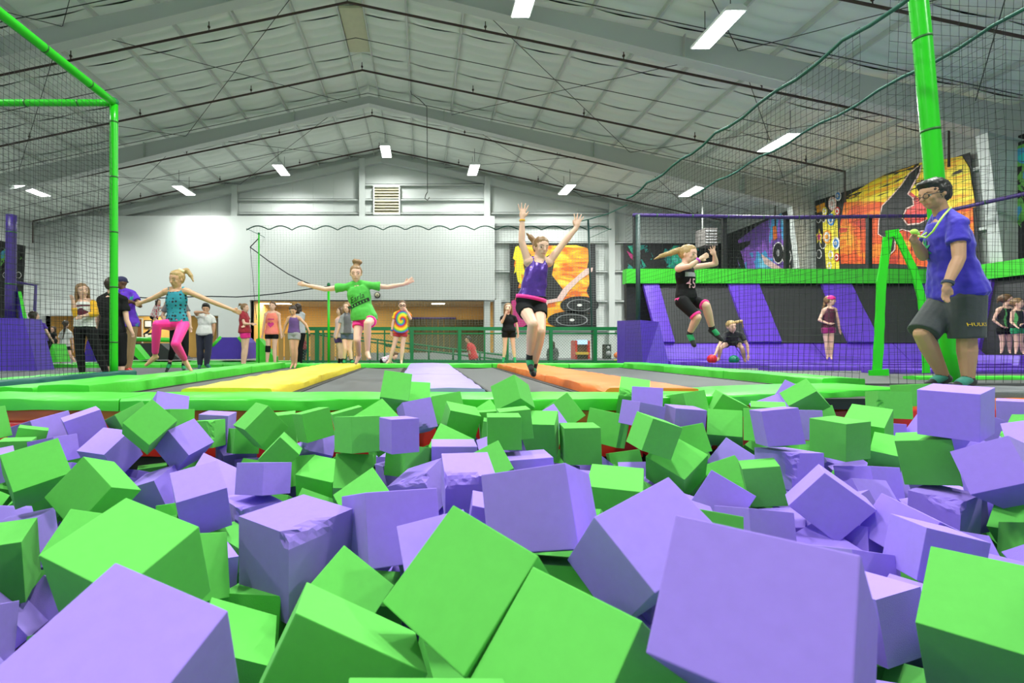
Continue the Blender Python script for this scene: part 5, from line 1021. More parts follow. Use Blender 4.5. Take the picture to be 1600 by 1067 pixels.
# ------------------------------------------------------------------ murals
def mural_mat(name, cols, scale, thr=.5, vec=(1, 1, 1)):
    return ramp_mat(name, 'noise', [(0, cols[0]), (thr-.06, cols[0]), (thr-.05, cols[1]), (thr+.04, cols[2]), (thr+.12, cols[3] if len(cols) > 3 else cols[2])], scale, .55, 5, 'Object', .6, vec, True)
def poly_on(fn, pts, off, nm, m, par):
    n = len(pts); f0 = [fn(x, y, off) for x, y in pts]; f1 = [fn(x, y, off-.012) for x, y in pts]
    me = MB().add(f0+f1, [tuple(range(n)), tuple(range(2*n-1, n-1, -1))]+[(i, n+i, n+(i+1) % n, (i+1) % n) for i in range(n)])
    return me.build(nm, m, par)
GD = GY-.205
def gw(px, py, off=0):     # on the end wall
    p = P(px, py, GD); return Vector((p.x, GD-off, p.z))
XW = 13.56
def rw_(px, py, off=0):    # on the right wall
    d = XW*F/(px-VX); return Vector((XW-off, d, CZ-(py-VY)/F*d))
SIL = mat('mural_black', (.012, .012, .014), .5); MW = mat('mural_white', (.8, .78, .76), .5); MPINK = mat('mural_pink', (.8, .55, .5), .5)
def disc_on(fn, cx, cy, rx, ry, off, nm, m, par, n=24, rot=0): return poly_on(fn, [(cx+rx*math.cos(2*math.pi*k/n+rot), cy+ry*math.sin(2*math.pi*k/n+rot)) for k in range(n)], off, nm, m, par)
dj = empty('mural_banner', gw(863, 515), 'orange and yellow mural banner with records on the end wall', 'banner')
poly_on(gw, [(796, 381), (930, 381), (932, 516), (798, 516)], .01, 'banner_sheet', SIL, dj)
OY = ramp_mat('orange_splash', 'noise', [(0, (.75, .14, .01)), (.4, (.85, .3, .02)), (.48, (.9, .42, .02)), (.56, (.92, .6, .03)), (.64, (.9, .75, .08))], 1.6, .5, 6, 'Object', 1.2, (.6, 1, 2.2), True)
poly_on(gw, [(808, 384), (815, 390), (822, 383), (868, 384), (900, 383), (918, 388), (921, 400), (917, 418), (922, 440), (916, 455), (923, 470), (918, 500), (880, 512), (840, 508), (818, 500), (804, 470), (812, 440), (803, 415), (806, 396)], .025, 'orange_splash', OY, dj)
poly_on(gw, [(805, 386), (810, 384), (812, 392), (818, 386), (816, 400), (822, 398), (817, 414), (821, 430), (814, 428), (816, 446), (809, 440), (806, 424), (803, 428), (806, 408), (801, 404)], .035, 'yellow_splash', mat('mural_lemon', (.85, .75, .03), .5), dj)
poly_on(gw, [(822, 386), (830, 400), (824, 420), (832, 440), (824, 462), (812, 466), (800, 466), (800, 450), (814, 450), (822, 432), (818, 414), (824, 400)], .03, 'black_splash', SIL, dj)
poly_on(gw, [(858, 398), (866, 408), (862, 430), (879, 452), (886, 460), (878, 468), (853, 470), (842, 466), (850, 452), (845, 430), (848, 405)], .04, 'dancer_silhouette', SIL, dj)
poly_on(gw, [(879, 452), (886, 445), (915, 420), (926, 418), (925, 424), (905, 438), (888, 455), (878, 470), (856, 474), (852, 482), (848, 470), (870, 466)], .045, 'dancer_arm', MPINK, dj)
for cx, cy, rx, ry in ((905, 477, 30, 14), (893, 500, 38, 14)):
    disc_on(gw, cx, cy, rx, ry, .05, 'record', mat('record_black', (.02, .02, .022), .3), dj); disc_on(gw, cx, cy, rx*.66, ry*.66, .055, 'record_groove', GREYM, dj); disc_on(gw, cx, cy, rx*.6, ry*.6, .058, 'record_inner', mat('record_black', (0, 0, 0)), dj); disc_on(gw, cx, cy, 4, 2, .062, 'record_label', MW, dj)
poly_on(gw, [(799, 470), (810, 466), (822, 480), (826, 505), (812, 514), (799, 512)], .04, 'pink_splash', mat('mural_magenta', (.55, .03, .2), .5), dj)
bm_ = empty('mural_banner', gw(1050, 520), 'black mural banner with teal splashes on the end wall, left of the court', 'banner')
poly_on(gw, [(974, 380), (1128, 380), (1128, 525), (976, 525)], .01, 'banner_sheet', SIL, bm_)
TE = mural_mat('teal_splash', [(.012, .012, .014), (.01, .25, .22), (.02, .45, .25), (.1, .6, .5)], 2.2, .52)
for k, q in enumerate([[(980, 384), (1010, 383), (1020, 400), (1012, 421), (1001, 420), (990, 400)], [(981, 412), (992, 420), (990, 450), (984, 485), (979, 450)], [(984, 470), (996, 480), (1000, 515), (985, 516)], [(1040, 384), (1090, 384), (1095, 410), (1060, 421), (1030, 415)]]):
    poly_on(gw, q, .025, 'teal_splash', TE, bm_)
poly_on(gw, [(1000, 392), (1006, 388), (1009, 397), (1028, 420), (1036, 430), (1020, 436), (1012, 420), (1002, 404)], .035, 'dancer_silhouette', SIL, bm_)
poly_on(gw, [(979, 392), (994, 402), (992, 410), (984, 402)], .03, 'magenta_splash', mat('mural_magenta', (0, 0, 0)), bm_)
disc_on(gw, 993, 500, 17, 7.5, .03, 'speaker_ring', MW, bm_); disc_on(gw, 993, 500, 15, 6.4, .035, 'speaker_disc', SIL, bm_)
# right wall: purple, orange and green murals
r1 = empty('mural_banner', rw_(1180, 430), 'purple and cyan mural banner with a loudspeaker on the right wall', 'banner')
poly_on(rw_, [(1123, 371), (1231, 329), (1240, 452), (1123, 470)], .01, 'banner_sheet', SIL, r1)
PU = mural_mat('purple_splash', [(.14, .06, .35), (.3, .12, .6), (.08, .4, .75), (.2, .6, .8)], 1.4, .5, (1, 1, .5))
poly_on(rw_, [(1148, 380), (1185, 352), (1222, 333), (1232, 360), (1234, 425), (1160, 425), (1150, 400)], .025, 'purple_splash', PU, r1)
poly_on(rw_, [(1147, 374), (1152, 371), (1155, 380), (1174, 376), (1173, 382), (1158, 392), (1168, 424), (1160, 424), (1154, 404), (1150, 424), (1145, 424), (1148, 392)], .045, 'dancer_silhouette', SIL, r1)
poly_on(rw_, [(1190, 396), (1206, 408), (1224, 420), (1236, 414), (1236, 424), (1215, 424), (1196, 412)], .04, 'pink_scroll', MPINK, r1)
for cx, cy, r in ((1218, 395, 9), (1231, 401, 7)):
    disc_on(rw_, cx, cy, r, r*1.9, .05, 'speaker_ring', MW, r1); disc_on(rw_, cx, cy, r*.85, r*1.7, .055, 'speaker_disc', SIL, r1); disc_on(rw_, cx, cy, r*.3, r*.6, .06, 'speaker_centre', GREYM, r1)
poly_on(rw_, [(1209, 355), (1214, 350), (1216, 372), (1210, 376)], .04, 'orange_splash', ORANGE, r1)
r2 = empty('mural_banner', rw_(1380, 430), 'large orange mural banner with a leaping dancer behind the man in blue', 'banner')
poly_on(rw_, [(1274, 314), (1516, 238), (1536, 440), (1276, 445)], .01, 'banner_sheet', SIL, r2)
OB = ramp_mat('ember_splash', 'noise', [(0, (.45, .03, .01)), (.4, (.75, .09, .01)), (.5, (.85, .2, .01)), (.58, (.85, .36, .02)), (.66, (.6, .05, .02))], 1.1, .5, 6, 'Object', 1.0, (1, .7, 1), True)
YB_ = ramp_mat('yellow_splash', 'noise', [(0, (.85, .4, .02)), (.42, (.9, .62, .03)), (.5, (.92, .75, .05)), (.6, (.03, .02, .01)), (.68, (.8, .45, .02))], 2.4, .5, 5, 'Object', .8, (1, .35, 2.6), True)
poly_on(rw_, [(1320, 316), (1370, 305), (1440, 300), (1520, 310), (1525, 400), (1480, 420), (1400, 412), (1315, 412), (1312, 360)], .02, 'ember_splash', OB, r2)
poly_on(rw_, [(1322, 308), (1350, 292), (1362, 284), (1385, 272), (1440, 254), (1505, 244), (1516, 262), (1522, 300), (1526, 324), (1470, 326), (1420, 318), (1360, 314), (1325, 316)], .03, 'yellow_splash', YB_, r2)
poly_on(rw_, [(1409, 316), (1425, 300), (1440, 312), (1452, 322), (1445, 350), (1425, 345), (1413, 335)], .035, 'red_splash', RED, r2)
dan = [(1436, 262), (1441, 258), (1438, 270), (1420, 303), (1428, 310), (1429, 320), (1418, 325), (1411, 340), (1420, 352), (1440, 350), (1452, 343), (1452, 358), (1430, 362), (1412, 357), (1400, 362), (1399, 390), (1392, 397), (1383, 393), (1386, 372), (1376, 365), (1377, 345), (1382, 322), (1396, 308), (1412, 290), (1424, 272)]
cxm = sum(p[0] for p in dan)/len(dan); cym = sum(p[1] for p in dan)/len(dan)
def grow(pts, e):
    out = []; n = len(pts)
    for i in range(n):
        ax, ay = pts[i-1]; bx, by = pts[(i+1) % n]; tx, ty = bx-ax, by-ay; L = math.hypot(tx, ty) or 1
        out.append((pts[i][0]+ty/L*e, pts[i][1]-tx/L*e))
    return out
poly_on(rw_, grow(dan, 2.2), .045, 'dancer_outline', MPINK, r2); poly_on(rw_, dan, .06, 'dancer_silhouette', SIL, r2)
for cx, cy, rr, c in [(1302, 318, 8, MPINK), (1311, 306, 6, MW), (1300, 343, 7, mat('mural_blue', (.05, .25, .65), .5)), (1310, 330, 5, RED), (1294, 370, 8, mat('mural_orange', (.85, .35, .03), .5)), (1308, 380, 7, MW), (1300, 398, 7, mat('mural_yellow', (.85, .7, .05), .5)), (1309, 402, 5, RED), (1298, 415, 6, mat('mural_yellow', (0, 0, 0))), (1290, 330, 5, mat('mural_yellow', (0, 0, 0)))]:
    disc_on(rw_, cx, cy, rr*.8, rr*1.35, .03+.001*rr, 'paint_ring', c, r2); disc_on(rw_, cx, cy, rr*.55, rr*.95, .04+.001*rr, 'paint_ring_inner', MW if c is not MW else mat('mural_blue', (0, 0, 0)), r2); disc_on(rw_, cx, cy, rr*.3, rr*.5, .05+.001*rr, 'paint_dot', c, r2)
poly_on(rw_, [(1286, 348), (1308, 322), (1312, 420), (1292, 421)], .015, 'ring_ground', mat('mural_yellow', (0, 0, 0)), r2)
for cx, cy, r in ((1280, 342, 3.6), (1288, 341, 3.6), (1287, 380, 5), (1281, 397, 4)):
    disc_on(rw_, cx, cy, r, r*1.8, .03, 'speaker_ring', MW, r2); disc_on(rw_, cx, cy, r*.8, r*1.5, .035, 'speaker_disc', SIL, r2)
stp = [(1282+(6 if k % 2 == 0 else 3.5)*math.sin(k*math.pi/5), 370-(13 if k % 2 == 0 else 5.5)*math.cos(k*math.pi/5)) for k in range(10)]
poly_on(rw_, stp, .05, 'star', mat('mural_yellow', (0, 0, 0)), r2); poly_on(rw_, [(1282+(x-1282)*.6, 370+(y-370)*.6) for x, y in stp], .055, 'star_centre', mat('mural_magenta', (0, 0, 0)), r2)
poly_on(rw_, [(1276, 322), (1290, 316), (1291, 328), (1278, 333)], .03, 'orange_splash', mat('mural_orange', (0, 0, 0)), r2)
r3 = empty('mural_banner', rw_(1600, 430), 'dark mural banner with green and blue splashes at the right picture edge', 'banner')
poly_on(rw_, [(1556, 225), (1680, 180), (1700, 440), (1572, 430)], .01, 'banner_sheet', SIL, r3)
GS = mural_mat('green_blue_splash', [(.012, .012, .014), (.12, .4, .06), (.05, .3, .5), (.02, .5, .45)], 1.6, .48)
poly_on(rw_, [(1566, 240), (1600, 225), (1640, 215), (1650, 330), (1600, 360), (1578, 330), (1570, 290)], .025, 'green_splash', GS, r3)
r4 = empty('mural_banner', P(20, 480, 15.2), 'dark mural banner with green shapes behind the purple tower', 'banner')
def lf(px, py, off=0): p = P(px, py, 15.5); return Vector((p.x, 15.5-off, p.z))
poly_on(lf, [(-40, 372), (0, 376), (40, 384), (36, 470), (32, 500), (-40, 500)], .01, 'banner_sheet', SIL, r4)
poly_on(lf, [(2, 395), (10, 388), (30, 392), (35, 404), (22, 415), (8, 412), (2, 424)], .03, 'green_splash', GS, r4)
for k in range(3): disc_on(lf, 10+k*10, 430, 4.5, 5, .03, 'speaker_ring', MW, r4); disc_on(lf, 10+k*10, 430, 3.8, 4.2, .035, 'speaker_disc', SIL, r4)
# ------------------------------------------------------------------ people
TMP = bpy.data.scenes.new('workbench')
def remeshed(mb, vox, it=4, fac=.5):
    me = mb.mesh('tmp'); ob = bpy.data.objects.new('tmp', me); TMP.collection.objects.link(ob)
    r = ob.modifiers.new('r', 'REMESH'); r.mode = 'VOXEL'; r.voxel_size = vox; r.use_smooth_shade = True
    s = ob.modifiers.new('s', 'SMOOTH'); s.factor = fac; s.iterations = it
    TMP.view_layers[0].update(); dg = TMP.view_layers[0].depsgraph; out = bpy.data.meshes.new_from_object(ob.evaluated_get(dg))
    bpy.data.objects.remove(ob); bpy.data.meshes.remove(me)
    out.polygons.foreach_set('use_smooth', [True]*len(out.polygons)); return out
def ruffle(me, fn):
    cs = [(v.co.copy(), v.normal.copy()) for v in me.vertices]; out = []
    for c, n in cs: out += list(c+n*fn(c))
    me.vertices.foreach_set('co', out); me.update()
def bvh_of(me): return BVHTree.FromPolygons([v.co for v in me.vertices], [p.vertices[:] for p in me.polygons])
def cap(mb, a, b, r0, r1, n=10):
    a, b = Vector(a), Vector(b); t = b-a; L = t.length
    if L < 1e-5: mb.ell(a, r0, r0, r0); return
    t /= L; u = t.orthogonal().normalized(); w_ = t.cross(u); rings = []
    for (c, r, s) in [(a, r0, -1), (b, r1, 1)]:
        for th in ((80, 50, 20, 0) if s < 0 else (0, 20, 50, 80)):
            h = math.radians(th); rings.append([c+t*(s*r*math.sin(h))+(u*math.cos(x)+w_*math.sin(x))*r*math.cos(h) for x in [2*math.pi*k/n for k in range(n)]])
    mb.loft(rings)
def cone(mb, a, b, r0, r1, n=16):
    """a sleeve or trouser leg: round at the top, cut flat at the hem"""
    a, b = Vector(a), Vector(b); t = (b-a).normalized(); u = t.orthogonal().normalized(); w_ = t.cross(u); rings = []
    for c, r in [(a-t*r0*.75, r0*.55), (a-t*r0*.4, r0*.88)]+[(a.lerp(b, f), r0+(r1-r0)*f) for f in (0, .35, .7, 1)]:
        rings.append([c+(u*math.cos(x)+w_*math.sin(x))*r for x in [2*math.pi*k/n for k in range(n)]])
    mb.loft(rings)
def skinmat(name, c): return mat('skin_'+name, c, .5, bump=.04, bscale=120, var=.06, vscale=9, sub=.12, spec=.35)
SK = {'fair': skinmat('fair', (.78, .48, .36)), 'tan': skinmat('tan', (.6, .34, .21)), 'olive': skinmat('olive', (.47, .26, .155)), 'brown': skinmat('brown', (.13, .06, .035))}
def hairmat(name, c):
    return ramp_mat('hair_'+name, 'wave', [(0, tuple(x*.5 for x in c)), (1, c)], 30, .45, 2, 'Object', 6, (3, 3, .6))
HR = {'blonde': hairmat('blonde', (.52, .34, .13)), 'brown': hairmat('brown', (.16, .08, .035)), 'lightbrown': hairmat('lightbrown', (.34, .19, .08)), 'black': hairmat('black', (.012, .01, .009)), 'dark': hairmat('dark', (.05, .026, .014))}
def cloth(name, c, rough=.8): return mat('cloth_'+name, c, rough, bump=.35, bscale=22, var=.1, vscale=7, sheen=.15)
EYEW = mat('eye_white', (.75, .73, .7), .3); EYED = mat('eye_iris', (.04, .025, .015), .2); LIP = mat('lips', (.45, .13, .11), .5); BROW = mat('brow', (.08, .04, .02), .7)
TOR = [(-.12, .10, .085), (-.02, .160, .115), (.12, .160, .112), (.35, .125, .094), (.6, .146, .104), (.8, .15, .098), (.93, .115, .074), (1.0, .055, .055)]
def person(label, crop, J, d, H=1.55, yaw=0, pitch=0, skin='fair', hair=('brown', 'short', []), top=None, bottom=None, socks=None, shoes=None, hh=.215, bulk=1., vox=.011, byaw=None, face=True, hands=(0, 0), extra=None, name='person'):
    ox, oy, sc_ = crop; k = H/1.7
    def W(t): return P(ox+t[0]/sc_, oy+t[1]/sc_, d+(t[2] if len(t) > 2 else 0)) if True else None
    j = {a: W(b) for a, b in J.items()}
    yr = math.radians(yaw); pr = math.radians(pitch)
    fv = Vector((math.sin(yr)*math.cos(pr), -math.cos(yr)*math.cos(pr), -math.sin(pr)))
    br = math.radians(yaw if byaw is None else byaw); bf = Vector((math.sin(br), -math.cos(br), 0))
    up = (j['nk']-j['pl']).normalized()
    sv = j['rs']-j['ls']; sv = (sv-up*sv.dot(up)).normalized()
    front = sv.cross(up)
    if front.dot(bf) < 0: front = -front
    hv = sv.copy()
    if 'lp' in j: hv = (j['rp']-j['lp']).normalized()
    else:
        j['lp'] = j['pl']-hv*.085*k-up*.03*k; j['rp'] = j['pl']+hv*.085*k-up*.03*k
    ws = max(.82, min(1.2, (j['rs']-j['ls']).length/(.33*k)))
    root = empty(name, (j['pl'].x, d, min(v.z for v in j.values())-.03), label, 'person')
    def ring(t, inf=0, wide=1):
        q = TOR
        for a, b in zip(q[:-1], q[1:]):
            if t <= b[0]: break
        f = max(0, min(1, (t-a[0])/(b[0]-a[0]))); w_ = (a[1]+(b[1]-a[1])*f)*k*bulk*wide; dp = (a[2]+(b[2]-a[2])*f)*k*bulk
        if .5 < t < .95: w_ *= ws
        c = j['pl']+(j['nk']-j['pl'])*t; rv = hv.lerp(sv, max(0, min(1, t*1.3))).normalized(); fr = front
        return [c+rv*math.cos(x)*(w_+inf)+fr*math.sin(x)*(dp+inf) for x in [2*math.pi*i/18 for i in range(18)]]
    b = MB()
    b.loft([ring(t) for t, _, _ in TOR])
    cap(b, j['ls'], j['rs'], .05*k, .05*k)
    def limb(mb, A, B, C, r, inf=0, f0=0, f1=2):
        """upper A-B, lower B-C; f1 = 1 ends at the joint B, 2 at C"""
        if f1 <= 1: cap(mb, A.lerp(B, f0), A.lerp(B, f1), r[0]*(1-f0)+r[1]*f0+inf, r[0]*(1-f1)+r[1]*f1+inf)
        else:
            if f0 < 1: cap(mb, A.lerp(B, f0), B, r[0]*(1-f0)+r[1]*f0+inf, r[1]+inf)
            g0 = max(0, f0-1); g = f1-1
            m_ = B.lerp(C, .3); bulge = r[1]*1.04
            if g0 < .3 and g > .3: cap(mb, B.lerp(C, g0), m_, r[1]+inf, bulge+inf); cap(mb, m_, B.lerp(C, g), bulge+inf, bulge+(r[2]-bulge)*(g-.3)/.7+inf)
            else: cap(mb, B.lerp(C, g0), B.lerp(C, g), bulge+(r[2]-bulge)*max(0, g0-.3)/.7+inf, bulge+(r[2]-bulge)*max(0, (g-.3))/.7+inf)
    AR = [.047*k*bulk, .037*k*bulk, .026*k*bulk]; LR = [.083*k*bulk, .056*k*bulk, .036*k*bulk]
    for s in 'lr':
        limb(b, j[s+'s'], j[s+'e'], j[s+'w'], AR); cap(b, j[s+'s'], j[s+'s'].lerp(j['nk'], .5)+up*.02*k, .055*k*bulk, .045*k)
        limb(b, j[s+'p'], j[s+'k'], j[s+'a'], LR)
        # foot
        an, to = j[s+'a'], j[s+'t']; ft = (to-an); heel = an-ft.normalized()*.03*k+Vector((0, 0, -.035*k)) if abs(ft.normalized().z) < .85 else an
        cap(b, heel, to, .034*k, .024*k); cap(b, an, heel, .034*k, .034*k); cap(b, an, to.lerp(an, .35), .034*k, .026*k)
        # hand
        wv = j[s+'w']; tip = j.get(s+'h'); ar = (j[s+'w']-j[s+'e']).normalized()
        if tip is None: tip = wv+ar*.16*k
        hd_ = (tip-wv); hl = max(.1*k, min(.19*k, hd_.length)); hd_ = hd_.normalized()
        nrm = Vector((0, -1, 0)); nrm = (nrm-hd_*nrm.dot(hd_)); nrm = nrm.normalized() if nrm.length > .2 else hd_.orthogonal().normalized()
        sd = hd_.cross(nrm); sp = hands[0 if s == 'l' else 1]
        pc = wv+hd_*hl*.28; R = Matrix((sd, nrm, hd_)).transposed()
        b.ell(pc, .038*k, .017*k, hl*.33, R)
        cap(b, wv-hd_*.02*k, pc, .024*k, .024*k)
        curl = .45 if sp == 0 else .05
        for q, (o_, ln) in enumerate(((-.029, .40), (-.010, .46), (.010, .44), (.028, .36))):
            an_ = o_*sp*14; dr = (hd_*math.cos(an_)+sd*math.sin(an_)).normalized(); st_ = wv+hd_*hl*.5+sd*o_*k*(1.0 if sp else .85)
            mid = st_+dr*hl*ln*.55; cap(b, st_, mid, .0098*k, .009*k, 6); cap(b, mid, mid+(dr+nrm*curl).normalized()*hl*ln*.55, .009*k, .0075*k, 6)
        th = 1 if s == 'l' else -1
        tdir = (hd_+sd*th*(1.0 if sp else .5)+nrm*.3).normalized(); st_ = wv+hd_*hl*.16+sd*th*.022*k
        cap(b, st_, st_+tdir*hl*.2, .013*k, .0115*k, 6); cap(b, st_+tdir*hl*.2, st_+tdir*hl*.2+(tdir*.6+hd_*.7).normalized()*hl*.18, .011*k, .009*k, 6)
    # head
    hd = j['hd']; u = ((hd-j['nk']).normalized()*.4+Vector((0, 0, 1))*.6); u = (u-fv*u.dot(fv)).normalized(); rt = fv.cross(u).normalized()
    RH = Matrix((rt, fv, u)).transposed(); h = hh
    def hp(r_, f_, u_): return hd+rt*r_*h+fv*f_*h+u*u_*h
    b.ell(hp(0, -.03, .08), .345*h, .43*h, .41*h, RH, 16, 12); b.ell(hp(0, .08, -.19), .255*h, .29*h, .31*h, RH, 14, 10)
    b.ell(hp(0, .19, -.36), .13*h, .15*h, .11*h, RH)
    for s in (-1, 1): b.ell(hp(s*.345, -.02, -.03), .035*h, .07*h, .12*h, RH, 8, 6); b.ell(hp(s*.17, .24, -.1), .1*h, .1*h, .1*h, RH, 8, 6)
    cap(b, hp(0, .38, .06), hp(0, .44, -.11), .035*h, .06*h, 8); cap(b, hp(0, .3, .13), hp(0, .37, .1), .1*h, .05*h, 8)
    cap(b, j['nk']-up*.03*k, hp(0, -.07, -.2), .052*k*bulk, .05*k)
    body = remeshed(b, vox, 3); body.materials.append(SK[skin]); bo = link('body', body, None, root)
    tree = bvh_of(body)
    if face:
        def onf(r_, u_, back=0):
            o_ = hp(r_, 1.2, u_); hit = tree.ray_cast(o_, -fv, 3*h); return (hit[0] if hit[0] else hp(r_, .38, u_))-fv*back*h
        for s in (-1, 1):
            e = onf(s*.15, .0, .045); m_ = MB(); m_.ell(e, .058*h, .05*h, .034*h, RH, 10, 8); eo = m_.build('eye', EYEW, root)
            m_ = MB(); m_.ell(e+fv*.03*h-u*.002*h, .036*h, .026*h, .034*h, RH, 8, 6); m_.build('iris', EYED, eo); m_ = MB(); cap(m_, e-rt*.06*h+fv*.03*h+u*.02*h, e+fv*.045*h+u*.036*h, .008*h, .011*h, 6); cap(m_, e+fv*.045*h+u*.036*h, e+rt*.06*h+fv*.03*h+u*.02*h, .011*h, .008*h, 6); m_.build('eyelashes', BROW, eo)
            m_ = MB(); cap(m_, onf(s*.06, .095, .005), onf(s*.15, .12, .0), .014*h, .016*h, 6); cap(m_, onf(s*.15, .12, 0), onf(s*.23, .09, .01), .016*h, .01*h, 6); m_.build('eyebrow', BROW, root)
        m_ = MB(); q = [onf(x, -.275-.015*abs(x)*6, .012) for x in (-.1, -.05, 0, .05, .1)]
        for a_, b_ in zip(q[:-1], q[1:]): cap(m_, a_, b_, .02*h, .02*h, 6)
        m_.build('mouth', LIP, root)
    # hair
    hm, style, pts = hair; m_ = MB()
    if style != 'none':
        m_.ell(hp(0, -.105, .12), .38*h, .445*h, .43*h, RH, 16, 12)
        if style == 'short':
            m_.ell(hp(0, -.02, .34), .36*h, .38*h, .25*h, RH, 14, 10); m_.ell(hp(0, .2, .42), .27*h, .19*h, .14*h, RH); m_.ell(hp(0, -.25, .0), .33*h, .27*h, .38*h, RH)
            for s in (-1, 1): m_.ell(hp(s*.34, .0, .1), .05*h, .09*h, .18*h, RH)
        if style in ('long',):
            m_.ell(hp(0, -.03, .26), .34*h, .36*h, .28*h, RH, 14, 10)
            for s in (-1, 1): cap(m_, hp(s*.3, .05, .2), hp(s*.36, -.02, -.35), .12*h, .1*h); cap(m_, hp(s*.36, -.02, -.35), hp(s*.37, .02, -.75), .1*h, .06*h)
            m_.ell(hp(0, -.25, -.3), .36*h, .2*h, .55*h, RH)
        if style in ('pony', 'bun'): m_.ell(hp(0, -.025, .26), .335*h, .36*h, .28*h, RH, 14, 10)
        ch = [W(p) for p in pts]
        if ch:
            n = len(ch)
            for q, (a_, b_) in enumerate(zip(ch[:-1], ch[1:])):
                r0 = h*(.17 if q == 0 else .19-.1*q/max(1, n-2)); r1 = h*(.19-.1*(q+1)/max(1, n-1)) if q < n-2 else .045*h
                if style == 'bun': r0, r1 = .19*h, .15*h
                cap(m_, a_, b_, r0, r1)
        ho = remeshed(m_, max(.008, vox*.85), 3)
        ruffle(ho, lambda c: .012*h*noise.noise(c*70)+.02*h*noise.noise(c*28))
        ho.materials.append(HR[hm]); link('hair', ho, None, root)
    out = {'root': root, 'j': j, 'front': front, 'right': sv, 'up': up, 'k': k, 'tree': tree, 'hp': hp, 'RH': RH, 'h': h, 'W': W, 'fv': fv}
    # clothes
    def bot():
        m0, f1, loose, waist = bottom; m_ = MB(); inf = (.010+loose)*k
        m_.loft([ring(t, (.010+loose*.25)*k) for t in (-.13, -.05, .03, .12, waist)])
        for s in 'lr':
            if f1 <= 1: cone(m_, j[s+'p'], j[s+'p'].lerp(j[s+'k'], f1), LR[0]+inf*.8, LR[0]*(1-f1)+LR[1]*f1+inf*(1+loose*6))
            else: limb(m_, j[s+'p'], j[s+'k'], j[s+'a'], LR, inf, 0, f1)
        me = remeshed(m_, max(.009, vox), 3); me.materials.append(m0); out['bottom'] = link('shorts' if f1 <= 1.05 else 'trousers', me, None, root)
    if bottom: bot()
    if top:
        m0, sl, hem, loose = top; m_ = MB(); inf = (.009+loose*.6)*k; ts = [hem, hem+.12, .3, .45, .6, .75, .86, .94]
        m_.loft([ring(t, inf+(loose*k*.8 if t < .4 else 0)) for t in ts])
        if sl != 'none':
            cap(m_, j['ls'], j['rs'], .056*k, .056*k); cap(m_, j['nk']-up*.05*k, j['nk']-up*.005*k, .07*k*bulk, .06*k*bulk)
            f1 = {'short': .55, 'three': 1.35, 'long': 1.95}[sl]
            for s in 'lr':
                if sl == 'short': cone(m_, j[s+'s'], j[s+'s'].lerp(j[s+'e'], f1), AR[0]+.008*k, AR[0]+.010*k+loose*k*.6)
                else: limb(m_, j[s+'s'], j[s+'e'], j[s+'w'], AR, .013*k, 0, f1)
                cap(m_, j[s+'s'], j[s+'s'].lerp(j['nk'], .75)+up*.022*k, .063*k*bulk, .058*k*bulk)
        else:
            for s in 'lr': cap(m_, j[s+'s'].lerp(j['nk'], .42)+up*.016*k, j['nk'].lerp(j['pl'], .28)+(j[s+'s']-j['nk'])*.5, .044*k, .075*k*bulk)
        me = remeshed(m_, max(.009, vox), 3)
        ruffle(me, lambda c: .009*k*noise.noise(c*9)+.004*k*noise.noise(c*22))
        me.materials.append(m0); out['top'] = link('shirt', me, None, root)
    def foot(nm, m0, f0, inf, s):
        m_ = MB(); an, to = j[s+'a'], j[s+'t']; ft = (to-an); heel = an-ft.normalized()*.03*k+Vector((0, 0, -.035*k)) if abs(ft.normalized().z) < .85 else an
        cap(m_, heel, to, .034*k+inf, .026*k+inf); cap(m_, an, heel, .034*k+inf, .034*k+inf); cap(m_, an, to.lerp(an, .35), .036*k+inf, .028*k+inf); cap(m_, j[s+'k'].lerp(an, f0), an, .038*k+inf, .036*k+inf)
        me = remeshed(m_, max(.008, vox*.9), 2); me.materials.append(m0); o = link(nm, me, None, root)
        return o
    for s in 'lr':
        if socks:
            o = foot('sock', socks[0], socks[1], .005*k, s)
            if len(socks) > 2:
                m_ = MB(); an, to = j[s+'a'], j[s+'t']; cap(m_, an.lerp(to, .1), an.lerp(to, .5), .043*k, .041*k); me = remeshed(m_, .009, 2); me.materials.append(socks[2]); link('sock_panel', me, None, o)
        if shoes: foot('shoe', shoes, .93, .012*k, s)
    return out
def cuff(p, nm, m_, a, b, r): return MB().tube([a, a.lerp(b, .08), a.lerp(b, .5), a.lerp(b, .92), b], r, 16).build(nm, m_, p['root'])
def flat_on(p, part, shape, m_, nm, cx, cy, eps=.006, fr=None, rt=None):
    """print on a garment: (x, y) metres about a chest point, laid on the cloth along the body's front"""
    obj = p[part]; tr = bvh_of(obj.data); fr = fr or p['front']; rt_ = rt or p['right']; upv = p['up']
    if rt_.cross(upv).dot(fr) < 0: pass
    vs, fs = shape; base = p['j']['pl']+(p['j']['nk']-p['j']['pl'])*cy+rt_*cx; out = []
    for x, y in vs:
        o_ = base+rt_*x+upv*y+fr*.5; hit = tr.ray_cast(o_, -fr, 1.0)
        out.append((hit[0] if hit[0] is not None else base+rt_*x+upv*y+fr*.1)+fr*eps)
    n = len(out); me = bpy.data.meshes.new(nm); me.from_pydata([tuple(v) for v in out], [], fs); me.update()
    return link(nm, me, m_, obj)
